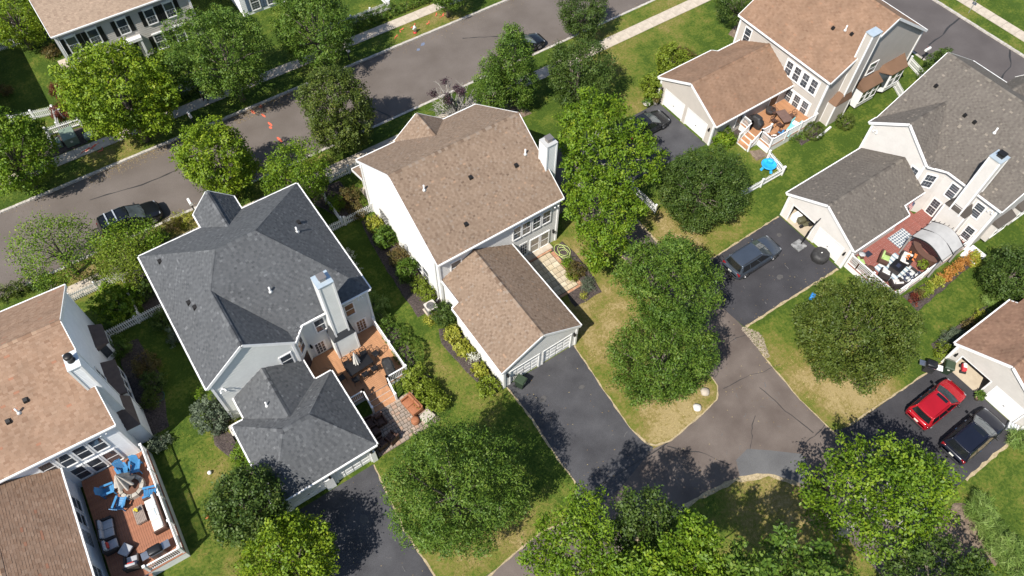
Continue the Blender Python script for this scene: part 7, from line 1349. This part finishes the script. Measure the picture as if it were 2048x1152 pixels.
sp_(1948, 655, .4, 'rusty gold shrub along the stone coloured garage wall', .8, .8, L_RUST); sp_(1965, 640, .4, 'gold shrub along the stone coloured garage wall', .7, .8, L_GOLD); sp_(1905, 678, .5, 'blue green grass clump by the stone coloured garage', 1.0, 1.0, L_SAGE, leaf=.42, ratio=.07, dens=200, jitter=1.2); sp_(1888, 702, .5, 'gold green shrub at the stone coloured garage corner', .75, .9, L_LIME); sp_(1990, 605, .5, 'feathery grass clump below the dark evergreen', 1.0, .9, L_GRS, leaf=.42, ratio=.07, dens=170, jitter=1.2)
for i, (px, py) in enumerate(((1958, 1015), (1978, 1050), (2000, 1085), (2020, 1110), (2036, 1135), (2042, 880))): sp_(px, py, .6, 'fountain grass clump at the lower right edge, %s' % ('uppermost', 'second', 'third', 'fourth', 'lowest', 'by the navy car')[i], 1.0 if i < 5 else .8, 1.1, L_GRS, leaf=.62, ratio=.05, dens=170, jitter=1.3, group='fountain grasses')
sp_(1955, 1140, 1.2, 'bright green sapling at the lower right edge', .8, 1.8, L_YEL, leaf=.18); sp_(1640, 975, .4, 'purple leafed shrub at the alley edge under the wide tree', .7, .9, L_PUR)
GP = 'plants of the mulch bed by the flagstone patio'
sp_(1135, 525, .4, 'bright green plant at the top of the patio bed', .5, .8, L_BRI, group=GP); sp_(1152, 541, .5, 'bronze green shrub in the middle of the patio bed', .75, 1.0, L_RUST, group=GP); sp_(1145, 548, .4, 'green plant in the middle of the patio bed', .5, .8, L_LIME, group=GP); sp_(1176, 567, .4, 'airy lavender clump in the patio bed', .7, .7, L_SAGE, group=GP, leaf=.25, ratio=.08, jitter=1.2); sp_(1170, 590, .3, 'small lime ball shrub in the patio bed', .3, .5, L_GOLD, group=GP, dens=400, leaf=.07)
sp_(808, 765, .3, 'small plant by the deck stair', .4, .5, L_OLV)
# hedges
def hedge(label, x0, x1, y0, y1, h, lm):
    t_ = thing('hedge', label, 'hedge', ((x0 + x1) / 2, (y0 + y1) / 2, 0)); C = []; Rr = []; k = int((x1 - x0) / .7)
    for i in range(k + 1): C.append(((x0 - x1) / 2 + (x1 - x0) * i / k, 0, h * .5)); Rr.append((.62, (y1 - y0) / 2, h * .52))
    link('foliage', leaf_mesh('foliage', C, np.asarray(Rr), int((x1 - x0) * 900), .11, 77, .07, (.85, 1.04), zmin=.02), lm, t_); m = M()
    for i in range(0, k + 1, 2): m.tube([(C[i][0], 0, 0), (C[i][0], 0, h * .6)], .03, 5)
    local('stem', m, BARK, t_)
hedge('long green hedge along the far pavement by the hydrant', 20.6, 33.5, 60.0, 61.2, 1.2, L_MID); hedge('dark hedge along the far pavement under the left street trees', 1.2, 9.6, 60.0, 61.1, 1.1, L_DRK)
for t_, c, r_, h in PLANTERS: pl_ = link('plant', leaf_mesh('plant', [(0, 0, h + r_ * .6)], np.array([r_ * 1.2]), 420, .13, 9, .06), {'g': L_MID, 'r': L_RUST, 'y': L_LIME}[c], t_); pl_['kind'] = 'stuff'
# grass blades over the lawns
def in_poly(x, y, poly):
    ins = np.zeros(len(x), bool)
    for (xa, ya), (xb, yb) in zip(poly, poly[1:] + poly[:1]):
        c_ = ((ya > y) != (yb > y)); ins ^= c_ & (x < (xb - xa) * (y - ya) / ((yb - ya) if yb != ya else 1e-9) + xa)
    return ins
def lawn_mask(x, y):
    ok = ~in_poly(x, y, alley_polys[0])
    for x0, x1, y0, y1 in ((-400, 400, 47.4, 56.3), (67, 76.1, -99, 47.7), (-20, 62, 44.15, 45.55), (-14, 45, 58.5, 59.8), (77.7, 79.2, 10, 40), (13.3, 24.3, 28, 41.8), (13.2, 19.7, 19.3, 28), (-3.6, 8.3, 28, 42), (-3.4, 3.5, 9, 28), (3.4, 8.7, 19.9, 29), (12.2, 19.5, 9, 19.6), (-27, -9, 20, 42), (41, 51, 28.6, 36), (51, 64, 25, 36.3), (45, 51, 25, 29), (41.2, 51, 8.6, 20), (50, 65, 8, 20.3), (30.9, 41.3, 13.3, 19.5), (30.2, 41.1, -3.6, 3.6), (40.8, 60, -3.6, 3.4), (30.9, 41.7, 29.3, 35.5), (20, 24.6, 22, 28.1), (-2, 10.5, 68, 80), (14.8, 24, 68.4, 80)):
        ok &= ~((x > x0) & (x < x1) & (y > y0) & (y < y1))
    return ok
g_ = np.random.default_rng(3); N = 620000; x = g_.uniform(-14, 82, N); y = g_.uniform(-9, 80, N)
# only what the camera can see
Rm = np.array(cam.matrix_world.to_3x3()); q = np.stack([x, y, np.full(N, -48.5)], 1) @ Rm; u_ = q[:, 0] / -q[:, 2] * 1499.6; v_ = q[:, 1] / -q[:, 2] * 1499.6
ok = lawn_mask(x, y) & (abs(u_) < 1100) & (abs(v_) < 640); x = x[ok]; y = y[ok]; N = len(x)
dry = np.array([dryness(a, b_) for a, b_ in zip(x, y)]) + g_.normal(size=N) * .16; ang = g_.uniform(0, 6.283, N); L_ = g_.uniform(.04, .10, N); wd = g_.uniform(.012, .026, N); lean = g_.uniform(.3, 1.2, N)
v = np.empty((N, 3, 3)); dx, dy = np.cos(ang), np.sin(ang); v[:, 0] = np.stack([x - dy * wd, y + dx * wd, np.zeros(N)], 1); v[:, 1] = np.stack([x + dy * wd, y - dx * wd, np.zeros(N)], 1); v[:, 2] = np.stack([x + dx * L_ * lean, y + dy * L_ * lean, L_], 1)
me = bpy.data.meshes.new('grass'); me.vertices.add(N * 3); me.vertices.foreach_set('co', v.reshape(-1).astype(np.float32)); me.loops.add(N * 3); me.loops.foreach_set('vertex_index', np.arange(N * 3, dtype=np.int32)); me.polygons.add(N); me.polygons.foreach_set('loop_start', np.arange(0, N * 3, 3, dtype=np.int32)); at_ = me.attributes.new('tint', 'FLOAT', 'FACE'); at_.data.foreach_set('value', np.clip(dry, 0, 1).astype(np.float32)); me.update()
gm = tint_mat('grass_blades', [(0, (.045, .090, .008)), (.25, (.090, .138, .016)), (.5, (.16, .165, .035)), (.8, (.32, .26, .10)), (1, (.43, .35, .17))], .8, .2)
go = link('grass', me, gm); tag(go, 'short patchy grass of the lawns and verges', 'grass', kind='stuff')
# ---------------------------------------------------------------- person on the far pavement
t_ = thing('person', 'person in blue shirt and dark trousers walking on the far pavement in tree shade', 'person', (6.95, 58.95, .045), R(200))
def skin(name, joints, edges, rad, material, root=0):
    me = bpy.data.meshes.new(name); me.from_pydata(joints, edges, []); o = bpy.data.objects.new(name, me); COL.objects.link(o); o.parent = t_
    md = o.modifiers.new('skin', 'SKIN'); me.skin_vertices[0].data[root].use_root = True
    for i, r_ in enumerate(rad): me.skin_vertices[0].data[i].radius = r_ if hasattr(r_, '__len__') else (r_, r_)
    sb = o.modifiers.new('sub', 'SUBSURF'); sb.levels = 2; sb.render_levels = 2; me.materials.append(material); return o
SKIN = mat('skin', (.42, .26, .19), rough=.6)
J = [(0, 0, .95), (0, .04, 1.2), (0, .10, 1.42), (0, .13, 1.52), (0, .17, 1.62), (0, .18, 1.72), (-.19, .1, 1.40), (-.25, .12, 1.14), (-.24, .3, .95), (.19, .1, 1.40), (.26, .02, 1.14), (.25, -.02, .90), (-.10, 0, .88), (-.11, .22, .50), (-.11, .12, .08), (.10, 0, .88), (.11, -.02, .48), (.11, -.26, .12), (-.11, .26, .04), (.11, -.1, .05), (-.235, .37, .88), (.245, -.03, .82)]
Ed = [(0, 1), (1, 2), (2, 3), (3, 4), (4, 5), (2, 6), (6, 7), (7, 8), (2, 9), (9, 10), (10, 11), (0, 12), (12, 13), (13, 14), (0, 15), (15, 16), (16, 17), (14, 18), (17, 19), (8, 20), (11, 21)]
skin('body', J, Ed, [(.15, .11), (.14, .1), (.15, .1), .055, (.085, .1), (.07, .08), .07, .05, .035, .07, .05, .035, .09, .07, .05, .09, .07, .05, .035, .035, .03, .03], SKIN)
skin('shirt', [(0, 0, .93), (0, .04, 1.2), (0, .10, 1.43), (-.19, .1, 1.41), (-.245, .115, 1.18), (.19, .1, 1.41), (.255, .03, 1.18)], [(0, 1), (1, 2), (2, 3), (3, 4), (2, 5), (5, 6)], [(.175, .13), (.165, .125), (.165, .12), .085, .07, .085, .07], mat('shirt_blue', (.03, .10, .33), rough=.85))
skin('trousers', [(0, 0, .96), (-.10, 0, .86), (-.11, .22, .50), (-.11, .13, .14), (.10, 0, .86), (.11, -.02, .48), (.11, -.24, .17)], [(0, 1), (1, 2), (2, 3), (0, 4), (4, 5), (5, 6)], [(.165, .125), .105, .085, .065, .105, .085, .065], mat('trousers_dark', (.02, .02, .026), rough=.85))
m = M(); m.lathe((0, .17), [(.098, 1.66), (.108, 1.72), (.095, 1.79), (.05, 1.83)], 14); local('hair', m, mat('hair_dark', (.03, .02, .015), rough=.7), t_, True)
for x, y, z in ((-.03, .275, 1.68), (.03, .275, 1.68)): local('eye', M().lathe((x, y), [(.004, z - .01), (.012, z), (.004, z + .01)], 8), BLACKP, t_)
local('nose', M().lathe((0, .28), [(.016, 1.63), (.012, 1.66), (.004, 1.69)], 8), SKIN, t_)
for x, yy, z, sg in ((-.235, .37, .88, -1), (.245, -.03, .82, 1)):
    for k in range(4): local('finger', M().tube([(x + (k - 1.5) * .018, yy, z), (x + (k - 1.5) * .02, yy + .02, z - .05), (x + (k - 1.5) * .018, yy + .035, z - .085 + .01 * abs(k - 1.5))], [.010, .009, .007], 6), SKIN, t_, True)
    local('thumb', M().tube([(x - sg * .03, yy, z + .02), (x - sg * .05, yy + .03, z - .02), (x - sg * .045, yy + .04, z - .05)], [.011, .010, .008], 6), SKIN, t_, True)
for x, y in ((-.11, .2), (.11, -.2)): local('shoe', M().rbox(x - .05, x + .05, y - .1, y + .17, 0, .09, .03), mat('shoe_white', (.6, .58, .55), rough=.6), t_, True)
